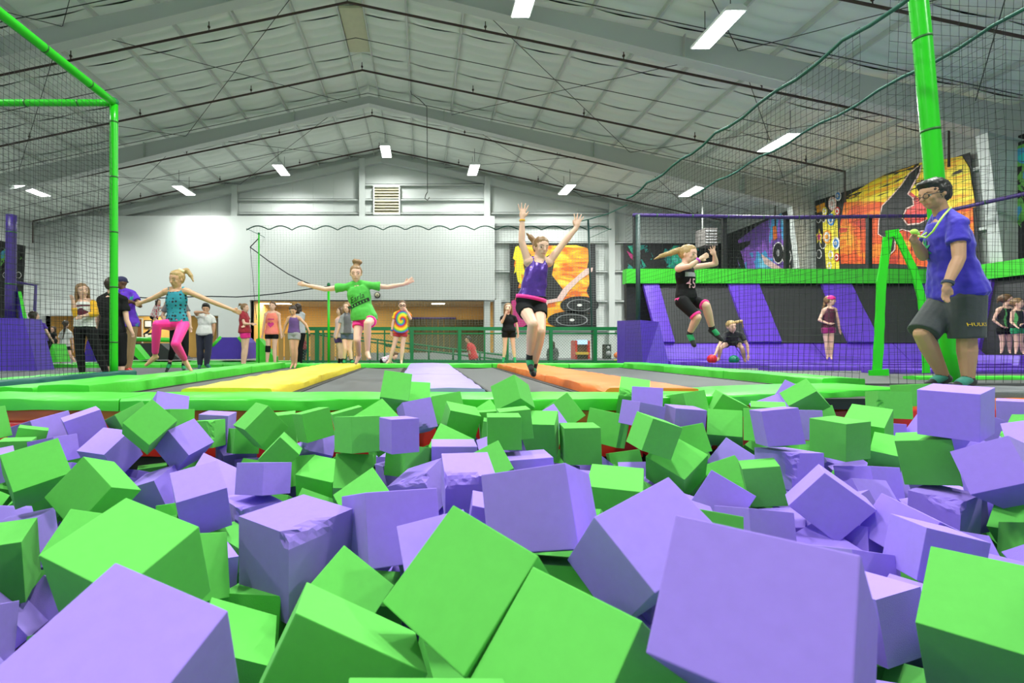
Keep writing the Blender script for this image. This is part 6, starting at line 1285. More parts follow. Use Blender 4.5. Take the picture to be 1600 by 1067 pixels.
def text_shape(txt, size, shear=0, rot=0):
    cu = bpy.data.curves.new('t', 'FONT'); cu.body = txt; cu.size = size; cu.shear = shear; cu.align_x = 'CENTER'; cu.align_y = 'CENTER'; cu.resolution_u = 2
    ob = bpy.data.objects.new('t', cu); TMP.collection.objects.link(ob); TMP.view_layers[0].update(); dg = TMP.view_layers[0].depsgraph; me = bpy.data.meshes.new_from_object(ob.evaluated_get(dg))
    c, s = math.cos(rot), math.sin(rot); vs = [(v.co.x*c-v.co.y*s, v.co.x*s+v.co.y*c) for v in me.vertices]; fs = [p_.vertices[:] for p_ in me.polygons]
    bpy.data.objects.remove(ob); bpy.data.curves.remove(cu); bpy.data.meshes.remove(me); return vs, fs
def rect_shape(w_, h_, rot=0, n=8):
    c, s = math.cos(rot), math.sin(rot); vs = []; fs = []
    for i in range(n+1):
        for y in (-h_/2, 0, h_/2): x = -w_/2+w_*i/n; vs.append((x*c-y*s, x*s+y*c))
    for i in range(n): a = i*3; fs += [(a, a+3, a+4, a+1), (a+1, a+4, a+5, a+2)]
    return vs, fs
def blob_shape(pts, sx, sy):
    n = len(pts); vs = [(0, 0)]+[(x*sx*f, y*sy*f) for f in (.5, 1) for x, y in pts]
    fs = [(0, 1+i, 1+(i+1) % n) for i in range(n)]+[(1+i, 1+n+i, 1+n+(i+1) % n, 1+(i+1) % n) for i in range(n)]; return vs, fs
C1 = (760, 300, 3.556); C2 = (1340, 260, 2.964); C3 = (200, 400, 5.335); C4 = (450, 390, 5.333); C5 = (1010, 370, 4.85); C6 = (90, 420, 5.927); C7 = (360, 455, 7.907); C8 = (1240, 440, 4.444); C0 = (0, 370, 3.9525)
PINK = cloth('pink', (.85, .02, .25)); HOT = cloth('hot_pink', (.9, .015, .28), .6); CBLK = mat('cloth_black', (.006, .006, .007), .8, bump=.35, bscale=22, spec=.25); SGRN = cloth('sock_green', (.01, .3, .1)); BLKS = cloth('sock_black', (.012, .014, .016))
# girl landing with both arms up
p = person('girl in a shiny purple tank top and black shorts landing with both arms raised', C1, dict(hd=(303, 308), nk=(290, 385), ls=(232, 388), rs=(345, 392), le=(196, 275), lw=(199, 150), lh=(206, 62), re=(430, 282), rw=(498, 200), rh=(517, 122), pl=(245, 608), lp=(207, 640), rp=(292, 640), lk=(258, 735, -.33), rk=(300, 775, -.27), la=(240, 935, -.1), ra=(258, 985, -.05), lt=(250, 985, -.2), rt=(262, 1012, -.17)), 5.34, 1.66, 15, 12, 'fair', ('lightbrown', 'pony', [(275, 285, .09), (245, 250, .12), (222, 228, .1)]), (mat('purple_foil', (.09, .035, .3), .28, metal=.35, var=.35, vscale=60), 'none', .02, 0), (CBLK, .38, .004, .12), (BLKS, .82, SGRN), None, .222, .98, .0065, 5, True, (1, 1))
def band(p, t0, t1, m_, nm, e=.02, n=24):
    r_ = []
    for t in (t0, t1):
        w_, dp = .165*p['k'], .12*p['k']; c = p['j']['pl']+(p['j']['nk']-p['j']['pl'])*t
        r_.append([c+p['right']*math.cos(x)*(w_+e*p['k'])+p['front']*math.sin(x)*(dp+e*p['k']) for x in [2*math.pi*i/n for i in range(n)]])
    return MB().loft(r_).build(nm, m_, p['root'])
band(p, .02, .11, HOT, 'waistband', .006)
cuff(p, 'wristband', cloth('gold', (.75, .38, .02)), p['j']['lw'].lerp(p['j']['le'], .03), p['j']['lw'].lerp(p['j']['le'], .1), .032)
# staff member
p = person('man in a blue T-shirt and grey shorts standing with a whistle by the pit', C2, dict(hd=(352, 130, -.0), nk=(398, 232), ls=(372, 268, .17), rs=(462, 268, -.17), le=(305, 415, .1), lw=(268, 352, .02), lh=(240, 320, -.02), re=(470, 425, -.24), rw=(415, 545, -.26), rh=(402, 632, -.26), pl=(462, 590), lp=(430, 605, .09), rp=(500, 605, -.09), lk=(300, 775, .06), rk=(505, 800, -.09), la=(398, 972, .1), ra=(512, 985, -.08), lt=(325, 1012, .1), rt=(440, 1026, -.1)), 4.55, 1.86, -90, 14, 'olive', ('black', 'short', []), (cloth('royal_blue', (.035, .02, .42)), 'short', -.12, .022), (cloth('charcoal', (.035, .04, .043)), .98, .03, .1), (BLKS, .9, cloth('sock_teal', (.03, .22, .16))), None, .262, 1.12, .0065, -80, True, (0, 0))
m_ = MB(); J_ = p['W']
lan = cloth('lanyard', (.55, .85, .12), .5)
m_.tube([J_((432, 190, -.06)), J_((400, 225, -.16)), J_((375, 260, -.18)), J_((350, 300, -.14)), J_((318, 330, -.06)), J_((280, 322, -.0))], .008, 6); m_.build('lanyard', lan, p['root'])
m_ = MB(); m_.tube([J_((432, 190, .06)), J_((395, 225, .1)), J_((345, 290, .08)), J_((290, 328, .02))], .008, 6); m_.build('lanyard', lan, p['root'])
t = empty('whistle', J_((264, 302, -.03)), 'lime green whistle held up by the man in blue', 'whistle'); m_ = MB(); m_.ell(J_((262, 302, -.03)), .035, .02, .024); cap(m_, J_((262, 298, -.03)), J_((282, 312, -.03)), .014, .012); m_.build('whistle_body', lan, t)
cuff(p, 'watch', cloth('navy_band', (.02, .03, .06)), p['j']['rw'].lerp(p['j']['re'], .0), p['j']['rw'].lerp(p['j']['re'], .09), .043)
# glasses
hp = p['hp']; m_ = MB()
for s in (-1, 1): m_.tube([hp(s*.16+.1*math.cos(a), .44, .0+.08*math.sin(a)) for a in [2*math.pi*i/12 for i in range(13)]], .003, 5)
m_.tube([hp(-.06, .45, .0), hp(.06, .45, .0)], .003, 5)
for s in (-1, 1): m_.tube([hp(s*.26, .43, .02), hp(s*.37, -.0, .02)], .0035, 5)
m_.build('glasses', BLACK, p['root'])
leaf = [(math.cos(a)*(1 if i % 2 else .5), math.sin(a)*(1 if i % 2 else .5)) for i, a in enumerate([2*math.pi*i/18 for i in range(18)])]
flat_on(p, 'top', blob_shape(leaf, .12, .12), mat('print_green', (.01, .3, .12), .6), 'shirt_print', -.04, .62)
flat_on(p, 'bottom', text_shape('HULKS', .044), mat('print_yellow', (.8, .5, .01), .6), 'shorts_lettering', -.1, -.41, .012, Vector((0, -1, 0)), Vector((1, 0, 0)))
# girl in blue spotted tank and pink leggings
DOT = ramp_mat('cloth_teal_dots', 'voronoi', [(0, (.005, .01, .02)), (.32, (.005, .01, .02)), (.36, (.01, .22, .3)), (1, (.015, .26, .33))], 22, .7)
p = person('girl in a teal spotted tank top and hot pink leggings leaping with arms spread', C3, dict(hd=(405, 195), nk=(400, 282), ls=(312, 298), rs=(502, 298), le=(205, 352), lw=(115, 388), lh=(62, 405), re=(690, 378), rw=(870, 448), rh=(945, 476), pl=(410, 560), lp=(358, 572), rp=(462, 572), lk=(242, 570, -.22), rk=(395, 735, -.28), la=(225, 835, -.1), ra=(478, 870, -.05), lt=(150, 908, -.12), rt=(528, 955, -.12)), 6.57, 1.5, -20, 14, 'tan', ('blonde', 'pony', [(440, 135, .06), (490, 120, .08), (525, 165, .08), (545, 210, .06)]), (DOT, 'none', .03, .004), (HOT, 1.86, .0, .12), None, None, .232, .96, .0075, -8, True, (.3, .3))
cuff(p, 'hair_band', cloth('cream', (.75, .7, .4)), p['W']((425, 112, .02)), p['W']((465, 130, .02)), .02)
# girl in green shirt
p = person('girl in a bright green T-shirt and pink shorts jumping with arms stretched out', C4, dict(hd=(566, 200), nk=(572, 295), ls=(492, 312), rs=(690, 300), le=(310, 330), lw=(140, 292), lh=(80, 280), re=(830, 312), rw=(970, 288), rh=(1052, 242), pl=(640, 590), lp=(592, 600), rp=(688, 595), lk=(575, 755, -.14), rk=(662, 615, -.4), la=(588, 880, .16), ra=(662, 855, -.34), lt=(565, 945, .1), rt=(680, 905, -.46)), 6.6, 1.52, 4, 10, 'fair', ('lightbrown', 'bun', [(575, 135, .02), (560, 100, .02), (600, 105, .02)]), (cloth('lime_green', (.07, .46, .05)), 'short', .0, .03), (HOT, .32, .012, .05), None, None, .222, .95, .0075, 0, True, (0, .4))
flat_on(p, 'top', text_shape('Earla', .105, .35, .2), mat('print_black', (.01, .03, .01), .6), 'shirt_lettering', -.03, .62)
flat_on(p, 'top', rect_shape(.3, .045, .2), mat('print_black', (0, 0, 0)), 'shirt_bar', -.02, .47)
for q in range(6): flat_on(p, 'top', rect_shape(.016, .024, .2, 1), cloth('lime_green', (0, 0, 0)), 'bar_mark', -.11+.04*q, .47-.022*(2.5-q)*.7+.0, .011)
# girl in black tank, ponytail
p = person('girl in a black jersey numbered 45 and green socks jumping with knees bent', C5, dict(hd=(318, 135), nk=(292, 218), ls=(245, 240, -.1), rs=(352, 232, .14), le=(330, 222, -.25), lw=(402, 172, -.28), lh=(470, 135, -.28), re=(525, 205, .1), rw=(516, 140, .05), rh=(492, 72, .02), pl=(300, 470), lp=(268, 490, -.08), rp=(340, 480, .08), lk=(385, 610, -.22), rk=(452, 520, -.12), la=(325, 735, -.05), ra=(500, 702, -.02), lt=(362, 822, -.1), rt=(568, 778, -.08)), 6.2, 1.52, 35, 12, 'fair', ('blonde', 'pony', [(250, 100, .05), (180, 125, .05), (110, 145, .05), (60, 170, .05)]), (CBLK, 'none', .0, .006), (CBLK, .92, .004, .12), (BLKS, .88, SGRN), None, .235, .97, .0075, 40, True, (.2, 1))
flat_on(p, 'top', text_shape('45', .17), mat('print_pink', (.75, .4, .48), .6), 'jersey_number', -.05, .42)
flat_on(p, 'top', rect_shape(.17, .055), GREYM, 'jersey_name_plate', -.05, .7)
for s in 'lr': cuff(p, 'shorts_trim', PINK, p['j'][s+'p'].lerp(p['j'][s+'k'], .84), p['j'][s+'p'].lerp(p['j'][s+'k'], .93), .068)
cuff(p, 'wristband', cloth('violet', (.45, .05, .5)), p['j']['lw'].lerp(p['j']['le'], .05), p['j']['lw'].lerp(p['j']['le'], .2), .034)
cuff(p, 'waist_patch', PINK, p['W']((228, 478, -.04)), p['W']((250, 474, -.12)), .022)
# crouching girl on the court
person('girl in a dark T-shirt crouching with hands on the court floor', C5, dict(hd=(645, 680, -.1), nk=(652, 725), ls=(595, 742), rs=(718, 742), le=(545, 830, -.1), lw=(518, 900, -.15), lh=(508, 935, -.15), re=(765, 820, -.05), rw=(772, 895, -.08), rh=(768, 940, -.08), pl=(648, 800, .2), lp=(615, 805, .2), rp=(690, 805, .2), lk=(560, 845, .0), rk=(725, 845, .0), la=(548, 920, .1), ra=(745, 930, .1), lt=(530, 940, 0), rt=(750, 945, 0)), 10.35, 1.4, 0, 10, 'fair', ('blonde', 'pony', [(680, 650, .05), (720, 640, .05), (735, 690, .05)]), (cloth('dark_tee', (.02, .02, .024)), 'short', .02, .015), (CBLK, .3, .01, .1), None, None, .24, .95, .012, 0)
# woman with yellow sleeves
p = person('woman in a white baseball shirt with yellow sleeves and black leggings, arm raised', C6, dict(hd=(228, 205), nk=(245, 292), ls=(165, 325, -.03), rs=(325, 318, .05), le=(172, 425, -.08), lw=(140, 292, -.15), lh=(125, 240, -.16), re=(350, 415, -.05), rw=(232, 440, -.18), rh=(165, 462, -.2), pl=(252, 560), lp=(205, 575), rp=(310, 575), lk=(205, 760), rk=(368, 755), la=(228, 955), ra=(447, 955), lt=(245, 1002, -.06), rt=(452, 1002, -.06)), 8.3, 1.6, 50, 0, 'fair', ('lightbrown', 'long', []), (cloth('white', (.72, .72, .7)), 'none', .08, .018), (CBLK, 1.95, .004, .12), None, None, .25, 1.05, .010, 25)
YS = cloth('mustard', (.85, .45, .01))
for s in 'lr':
    m_ = MB(); j = p['j']; cap(m_, j[s+'s'], j[s+'e'], .062, .055); cap(m_, j[s+'e'], j[s+'e'].lerp(j[s+'w'], .35), .055, .05); me = remeshed(m_, .01, 3); me.materials.append(YS); link('sleeve', me, None, p['top'])
flat_on(p, 'top', blob_shape([(math.cos(a), math.sin(a)*(.8 if math.cos(a) < .3 else .45)) for a in [2*math.pi*i/16 for i in range(16)]], .085, .085), mat('print_maroon', (.12, .01, .03), .6), 'shirt_print', .0, .58)
flat_on(p, 'top', rect_shape(.2, .025, .05), mat('print_maroon', (0, 0, 0)), 'shirt_print_line', .0, .8)
# person in black tee behind the post
person('person in a black T-shirt and black capris seen from behind at the green post', C6, dict(hd=(495, 150), nk=(500, 245), ls=(400, 290), rs=(612, 290), le=(368, 440), lw=(372, 585), lh=(378, 632), re=(640, 475), rw=(688, 585), rh=(702, 638), pl=(505, 600), lp=(435, 620), rp=(578, 620), lk=(445, 800), rk=(590, 800), la=(455, 975), ra=(592, 972), lt=(450, 1005, .08), rt=(680, 1008, -.02)), 8.95, 1.76, 180, 0, 'fair', ('dark', 'short', []), (CBLK, 'short', -.02, .025), (CBLK, 1.4, .012, .1), None, None, .24, 1.15, .011, 180, False)
p = person('man in a purple T-shirt, tan trousers and a dark cap behind the green post', C6, dict(hd=(588, 130), nk=(612, 208), ls=(545, 238, .05), rs=(700, 230, -.02), le=(560, 340, -.1), lw=(640, 300, -.2), lh=(700, 310, -.22), re=(765, 345, -.1), rw=(690, 305, -.22), rh=(632, 292, -.25), pl=(655, 520), lp=(618, 535), rp=(690, 535), lk=(630, 730), rk=(675, 730), la=(605, 925), ra=(652, 925), lt=(560, 965, -.1), rt=(712, 968, -.08)), 9.9, 1.78, -40, 5, 'brown', ('black', 'none', []), (ramp_mat('cloth_purple_fade', 'noise', [(.3, (.1, .02, .5)), (.62, (.12, .03, .52)), (.68, (.02, .4, .3))], 5, .8), 'short', -.05, .025), (cloth('khaki', (.3, .2, .09)), 1.93, .012, .1), None, RED, .25, 1.0, .012, -20)
hp = p['hp']; m_ = MB(); m_.ell(hp(0, -.04, .2), .4*.25, .47*.25, .34*.25, p['RH']); m_.ell(hp(0, -.35, .05), .25*.25, .25*.25, .05*.25, p['RH']); me = remeshed(m_, .01, 2); me.materials.append(cloth('navy', (.02, .02, .08))); link('cap', me, None, p['root'])
# person partly hidden behind the spotted tank girl
person('person in a grey shirt and black leggings hidden behind the leaping girl in pink', C3, dict(hd=(395, 300), nk=(400, 385), ls=(322, 420), rs=(480, 420), le=(285, 500), lw=(330, 580), re=(510, 500), rw=(520, 580), pl=(420, 620), lp=(385, 630), rp=(470, 630), lk=(375, 770, -.1), rk=(480, 770), la=(345, 900), ra=(462, 920), lt=(320, 960, -.1), rt=(470, 965, -.1)), 10.3, 1.6, 0, 0, 'fair', ('brown', 'short', []), (cloth('grey_tee', (.12, .12, .13)), 'short', .02, .02), (CBLK, 1.6, .004, .1), (BLKS, .85, SGRN), None, .23, 1, .012, 0)
person('girl in a red patterned top and black shorts jumping far behind the net pole', C3, dict(hd=(252, 385), nk=(244, 412), ls=(226, 428), rs=(262, 428), le=(232, 470), lw=(262, 462), re=(288, 438), rw=(302, 405), pl=(218, 508), lk=(250, 545, -.1), rk=(235, 560), la=(170, 625, .2), ra=(205, 640, .1), lt=(132, 650, .2), rt=(170, 655, .1)), 17.5, 1.35, 70, 0, 'fair', ('dark', 'long', []), (ramp_mat('cloth_red_print', 'voronoi', [(0, (.6, .05, .1)), (.4, (.6, .05, .1)), (.45, (.7, .6, .6))], 14, .8), 'short', .0, .015), (CBLK, .4, .01, .1), (BLKS, .85), None, .22, 1, .015, 60, False)
person('boy in a white T-shirt and dark trousers covering his face with one arm', C3, dict(hd=(650, 440), nk=(652, 492), ls=(598, 515), rs=(706, 522), le=(562, 470, -.15), lw=(630, 468, -.25), lh=(685, 482, -.25), re=(716, 590), rw=(712, 640), rh=(702, 668), pl=(638, 650), lp=(605, 660), rp=(672, 660), lk=(602, 785), rk=(668, 785), la=(600, 900), ra=(655, 900), lt=(592, 935, -.06), rt=(685, 932, -.06)), 11.8, 1.55, 15, 15, 'tan', ('black', 'short', []), (cloth('white', (0, 0, 0)), 'short', -.08, .022), (cloth('navy_trousers', (.015, .018, .04)), 1.97, .014, .1), None, cloth('teal_shoe', (.02, .12, .12)), .24, 1.18, .012, 5)
p = person('girl in a red T-shirt and pink shorts standing sideways with folded arms', C7, dict(hd=(182, 208), nk=(165, 268), ls=(140, 292, -.08), rs=(195, 292, .1), le=(170, 400, -.15), lw=(255, 405, -.12), re=(235, 400, .05), rw=(180, 425, -.1), pl=(180, 520), lp=(165, 525, -.06), rp=(205, 525, .06), lk=(165, 715), rk=(195, 715), la=(148, 890), ra=(172, 890), lt=(150, 925, -.06), rt=(195, 922, -.03)), 13.1, 1.66, 80, 0, 'fair', ('lightbrown', 'pony', [(150, 175, .05), (115, 160, .05), (100, 185, .05)]), (cloth('crimson', (.35, .015, .03)), 'short', .02, .02), (HOT, .28, .01, .1), None, None, .235, 1, .013, 70)
ORT = ramp_mat('cloth_coral', 'noise', [(.3, (.9, .2, .2)), (.7, (.95, .3, .12))], 2, .8)
p = person('girl in a coral tank top with a heart, black shorts and a knee brace', C7, dict(hd=(520, 185), nk=(518, 255), ls=(438, 288), rs=(598, 288), le=(415, 420), lw=(398, 540), lh=(392, 595), re=(612, 430), rw=(630, 540), rh=(632, 585), pl=(510, 530), lp=(470, 545), rp=(552, 545), lk=(465, 705), rk=(545, 705), la=(452, 885), ra=(550, 885), lt=(448, 922, -.06), rt=(578, 920, -.06)), 13.2, 1.7, 0, 0, 'fair', ('brown', 'pony', []), (ORT, 'none', -.02, .015), (CBLK, .26, .006, .1), None, None, .245, 1, .013, 0)
cuff(p, 'knee_brace', CBLK, p['j']['lp'].lerp(p['j']['lk'], .8), p['j']['lk'].lerp(p['j']['la'], .25), .07)
heart = [(16*math.sin(a)**3/16, (13*math.cos(a)-5*math.cos(2*a)-2*math.cos(3*a)-math.cos(4*a))/16) for a in [2*math.pi*i/24 for i in range(24)]]
flat_on(p, 'top', blob_shape(heart, .085, .085), mat('print_heart', (.6, .02, .2), .6), 'heart_print', .0, .42)
flat_on(p, 'top', rect_shape(.17, .03), mat('print_heart', (0, 0, 0)), 'print_line', .0, .66)
person('small girl in a purple tank top and grey shorts standing on the left trampoline bed', C7, dict(hd=(772, 242), nk=(785, 315), ls=(722, 335), rs=(855, 335), le=(672, 440), lw=(652, 520), lh=(665, 572), re=(930, 410), rw=(968, 488), rh=(975, 530), pl=(787, 530), lp=(755, 540), rp=(825, 540), lk=(757, 705, -.05), rk=(808, 705, -.03), la=(770, 890), ra=(808, 895), lt=(738, 955, -.08), rt=(792, 945, -.08)), 10.0, 1.28, -5, 25, 'tan', ('dark', 'pony', []), (cloth('plum', (.11, .05, .2)), 'none', .05, .004), (cloth('heather', (.3, .3, .32)), .36, .012, .12), None, None, .2, 1, .011, 0)
person('girl with long brown hair in a grey top hidden behind the small purple girl', C7, dict(hd=(838, 205), nk=(845, 265), ls=(795, 290), rs=(900, 290), le=(790, 400), lw=(795, 480), re=(880, 400), rw=(870, 480), pl=(850, 520), lk=(850, 700), rk=(865, 700), la=(848, 860), ra=(868, 860), lt=(840, 895), rt=(872, 895)), 14.0, 1.66, 170, 0, 'fair', ('dark', 'long', []), (cloth('pale_grey', (.45, .47, .5)), 'short', .0, .02), (CBLK, 1.9, .006, .1), None, CBLK, .24, 1, .014, 175, False)
person('girl in a grey striped T-shirt and denim shorts at the end of the yellow lane', C4, dict(hd=(490, 482), nk=(492, 540), ls=(448, 565), rs=(530, 562), le=(425, 650), lw=(405, 718), lh=(398, 752), re=(545, 650), rw=(545, 710), pl=(490, 700), lp=(468, 710), rp=(518, 710), lk=(475, 820, -.05), rk=(515, 825), la=(470, 920), ra=(530, 928), lt=(462, 960, -.05), rt=(548, 950, -.05)), 10.45, 1.35, -15, 0, 'fair', ('lightbrown', 'long', []), (ramp_mat('cloth_grey_stripe', 'wave', [(.4, (.1, .1, .11)), (.6, (.3, .3, .31))], 10, .8, 2, 'Object', .4, (.1, .1, 1)), 'short', .0, .02), (cloth('denim', (.06, .09, .15)), .35, .012, .1), (BLKS, .88, SGRN), None, .215, 1, .012, -10)
person('brown-haired girl in a pale pink top and dark shorts behind the striped girl', C4, dict(hd=(440, 515), nk=(432, 562), ls=(405, 590), rs=(470, 590), le=(410, 660), lw=(420, 720), re=(470, 660), rw=(470, 720), pl=(435, 735), lk=(432, 835), rk=(455, 835), la=(430, 920), ra=(455, 920), lt=(425, 945), rt=(460, 945)), 11.0, 1.3, -70, 0, 'fair', ('brown', 'long', []), (cloth('pale_pink', (.6, .42, .42)), 'none', .0, .02), (cloth('dark_purple', (.06, .02, .15)), .35, .01, .1), None, CBLK, .215, 1, .013, -60)
def tiedye():
    m = bpy.data.materials.new('cloth_tie_dye'); m.use_nodes = True; nt = m.node_tree; b = nt.nodes['Principled BSDF']; b.inputs['Roughness'].default_value = .8
    tc = nt.nodes.new('ShaderNodeTexCoord'); mp = nt.nodes.new('ShaderNodeMapping'); mp.inputs['Location'].default_value = (-.5, 0, -.55); nt.links.new(tc.outputs['Generated'], mp.inputs['Vector'])
    sp = nt.nodes.new('ShaderNodeSeparateXYZ'); nt.links.new(mp.outputs['Vector'], sp.inputs[0])
    at = nt.nodes.new('ShaderNodeMath'); at.operation = 'ARCTAN2'; nt.links.new(sp.outputs['Z'], at.inputs[0]); nt.links.new(sp.outputs['X'], at.inputs[1])
    cx = nt.nodes.new('ShaderNodeCombineXYZ'); nt.links.new(sp.outputs['X'], cx.inputs[0]); nt.links.new(sp.outputs['Z'], cx.inputs[1])
    ln = nt.nodes.new('ShaderNodeVectorMath'); ln.operation = 'LENGTH'; nt.links.new(cx.outputs[0], ln.inputs[0])
    ma = nt.nodes.new('ShaderNodeMath'); ma.operation = 'MULTIPLY_ADD'; ma.inputs[1].default_value = 3.2; nt.links.new(ln.outputs['Value'], ma.inputs[0])
    dv = nt.nodes.new('ShaderNodeMath'); dv.operation = 'DIVIDE'; dv.inputs[1].default_value = 6.2832; nt.links.new(at.outputs[0], dv.inputs[0]); nt.links.new(dv.outputs[0], ma.inputs[2])
    fr_ = nt.nodes.new('ShaderNodeMath'); fr_.operation = 'FRACT'; nt.links.new(ma.outputs[0], fr_.inputs[0])
    r = nt.nodes.new('ShaderNodeValToRGB'); cols = [(0, (.8, .6, .02)), (.2, (.1, .5, .05)), (.38, (.02, .12, .5)), (.55, (.5, .02, .03)), (.72, (.85, .2, .01)), (.88, (.85, .6, .02))]
    while len(r.color_ramp.elements) < len(cols): r.color_ramp.elements.new(.5)
    for e, (p_, c) in zip(r.color_ramp.elements, cols): e.position = p_; e.color = (*c, 1)
    nt.links.new(fr_.outputs[0], r.inputs['Fac']); nt.links.new(r.outputs['Color'], b.inputs['Base Color']); return m
p = person('girl in a rainbow tie-dye T-shirt and red shorts holding a hand to her mouth', C4, dict(hd=(952, 468), nk=(950, 518), ls=(895, 540), rs=(1003, 538), le=(875, 610), lw=(865, 680), lh=(862, 725), re=(1022, 575, -.08), rw=(985, 505, -.15), rh=(968, 480, -.16), pl=(937, 690), lp=(908, 700), rp=(966, 700), lk=(885, 795), rk=(955, 800), la=(848, 920), ra=(945, 925), lt=(812, 955, -.06), rt=(945, 955, -.08)), 10.4, 1.38, 5, 0, 'fair', ('brown', 'pony', []), (tiedye(), 'short', -.04, .022), (cloth('red_shorts', (.45, .02, .03)), .25, .01, .1), None, None, .22, 1.02, .011, 0)
cuff(p, 'arm_band', cloth('blue_band', (.05, .15, .35)), p['j']['lw'].lerp(p['j']['le'], .02), p['j']['lw'].lerp(p['j']['le'], .2), .035)
hp = p['hp']; m_ = MB()
for s in (-1, 1): m_.tube([hp(s*.16+.11*math.cos(a), .45, .0+.09*math.sin(a)) for a in [2*math.pi*i/10 for i in range(11)]], .006, 5)
m_.tube([hp(-.06, .45, 0), hp(.06, .45, 0)], .005, 5); m_.build('glasses', BLACK, p['root'])
p = person('girl in a black top and shorts eating beside the orange mural', C1, dict(hd=(120, 645), nk=(120, 690), ls=(88, 700), rs=(156, 700), le=(86, 725, -.08), lw=(108, 675, -.16), lh=(116, 652, -.16), re=(170, 745), rw=(176, 788), rh=(172, 815), pl=(124, 775), lp=(105, 785), rp=(144, 785), lk=(103, 862), rk=(150, 862), la=(96, 925), ra=(157, 925), lt=(92, 944, -.05), rt=(160, 944, -.05)), 10.5, 1.3, -10, 0, 'fair', ('lightbrown', 'long', []), (CBLK, 'short', .0, .015), (CBLK, .3, .01, .1), (SGRN, .92), None, .215, 1, .011, 0)
t = empty('snack', p['W']((117, 648, -.2)), 'small pale snack held to the mouth of the girl in black', 'food'); m_ = MB(); m_.ell(p['W']((117, 650, -.2)), .03, .025, .03); m_.build('scoop', mat('cream_food', (.75, .6, .4), .6), t)
p = person('small girl in a maroon spotted top, pink shorts and pink headscarf on the court', C8, dict(hd=(255, 133), nk=(250, 182), ls=(210, 198), rs=(288, 195), le=(178, 268), lw=(245, 293, -.1), lh=(285, 292, -.12), re=(308, 270), rw=(320, 338), rh=(328, 368), pl=(242, 320), lp=(220, 328), rp=(264, 328), lk=(230, 430), rk=(262, 430), la=(235, 515), ra=(260, 515), lt=(232, 536, -.05), rt=(264, 536, -.05)), 10.75, 1.32, 55, 0, 'fair', ('lightbrown', 'pony', [(215, 150, .08), (200, 200, .08)]), (ramp_mat('cloth_maroon_dots', 'voronoi', [(0, (.4, .2, .25)), (.15, (.4, .2, .25)), (.2, (.08, .01, .03))], 40, .7), 'none', .0, .006), (cloth('magenta_shorts', (.3, .01, .14)), .3, .008, .12), None, None, .215, 1, .012, 20)
hp = p['hp']; m_ = MB(); m_.ell(hp(0, -.03, .22), .4*.215, .47*.215, .33*.215, p['RH']); me = remeshed(m_, .01, 2); me.materials.append(HOT); link('headscarf', me, None, p['root'])
GSTR = ramp_mat('cloth_black_green', 'wave', [(0, (.012, .012, .014)), (.9, (.012, .012, .014)), (.95, (.08, .35, .1))], 2.2, .7, 2, 'Object', 3, (1, 1, 1))
person('girl in a black leotard with green stripes at the right end of the court', C8, dict(hd=(1482, 125), nk=(1466, 178), ls=(1420, 195), rs=(1518, 190), le=(1388, 268), lw=(1448, 312, -.1), lh=(1492, 322, -.12), re=(1530, 270), rw=(1500, 320), pl=(1462, 325), lp=(1440, 330), rp=(1490, 330), lk=(1452, 415), rk=(1500, 415), la=(1445, 478), ra=(1500, 478), lt=(1440, 496, -.05), rt=(1505, 496, -.05)), 10.2, 1.18, 60, 0, 'fair', ('brown', 'pony', [(1430, 110, .08), (1412, 150, .08)]), (GSTR, 'none', -.02, .008), (CBLK, .4, .014, .1), None, None, .22, 1, .013, 30)
person('girl in black and green beside the leotard girl, half cut by the right edge', C8, dict(hd=(1556, 152), nk=(1552, 195), ls=(1520, 212), rs=(1592, 212), le=(1510, 280), lw=(1545, 310, -.1), re=(1605, 280), rw=(1580, 300, -.1), pl=(1555, 325), lk=(1548, 415), rk=(1575, 415), la=(1545, 480), ra=(1590, 485), lt=(1540, 500, -.05), rt=(1600, 502, -.05)), 9.9, 1.12, 30, 0, 'fair', ('lightbrown', 'pony', []), (GSTR, 'none', .0, .008), (SGRN, .35, .014, .12), None, None, .21, 1, .014, 20)
p = person('girl in a purple T-shirt and black trousers leaning at the purple tower', C0, dict(hd=(212, 490), nk=(222, 528), ls=(200, 548), rs=(268, 545), le=(205, 600), lw=(225, 640), re=(292, 590), rw=(318, 632), pl=(255, 640), lp=(240, 648), rp=(275, 648), lk=(262, 720), rk=(275, 720), la=(268, 785), ra=(280, 785), lt=(270, 805), rt=(300, 800)), 11.9, 1.42, 140, 0, 'fair', ('dark', 'long', [(210, 495, -.08), (205, 540, -.1), (200, 575, -.1)]), (cloth('violet_tee', (.08, .02, .4)), 'short', -.05, .02), (CBLK, 1.95, .008, .1), None, CBLK, .23, 1, .013, 150, False)
person('girl in a white T-shirt and black shorts with long hair seen from behind, far left', C6, dict(hd=(78, 512), nk=(75, 562), ls=(32, 598), rs=(122, 598), le=(12, 675), lw=(8, 740), re=(136, 675), rw=(142, 740), pl=(66, 720), lp=(45, 730), rp=(92, 730), lk=(40, 800), rk=(118, 795), la=(32, 860), ra=(158, 858), lt=(28, 875, .05), rt=(175, 872, .05)), 15.4, 1.38, 180, 0, 'fair', ('dark', 'pony', [(75, 500, -.1), (60, 580, -.12), (45, 655, -.12)]), (cloth('white', (0, 0, 0)), 'short', .0, .02), (CBLK, .4, .012, .1), None, None, .22, 1, .015, 180, False)
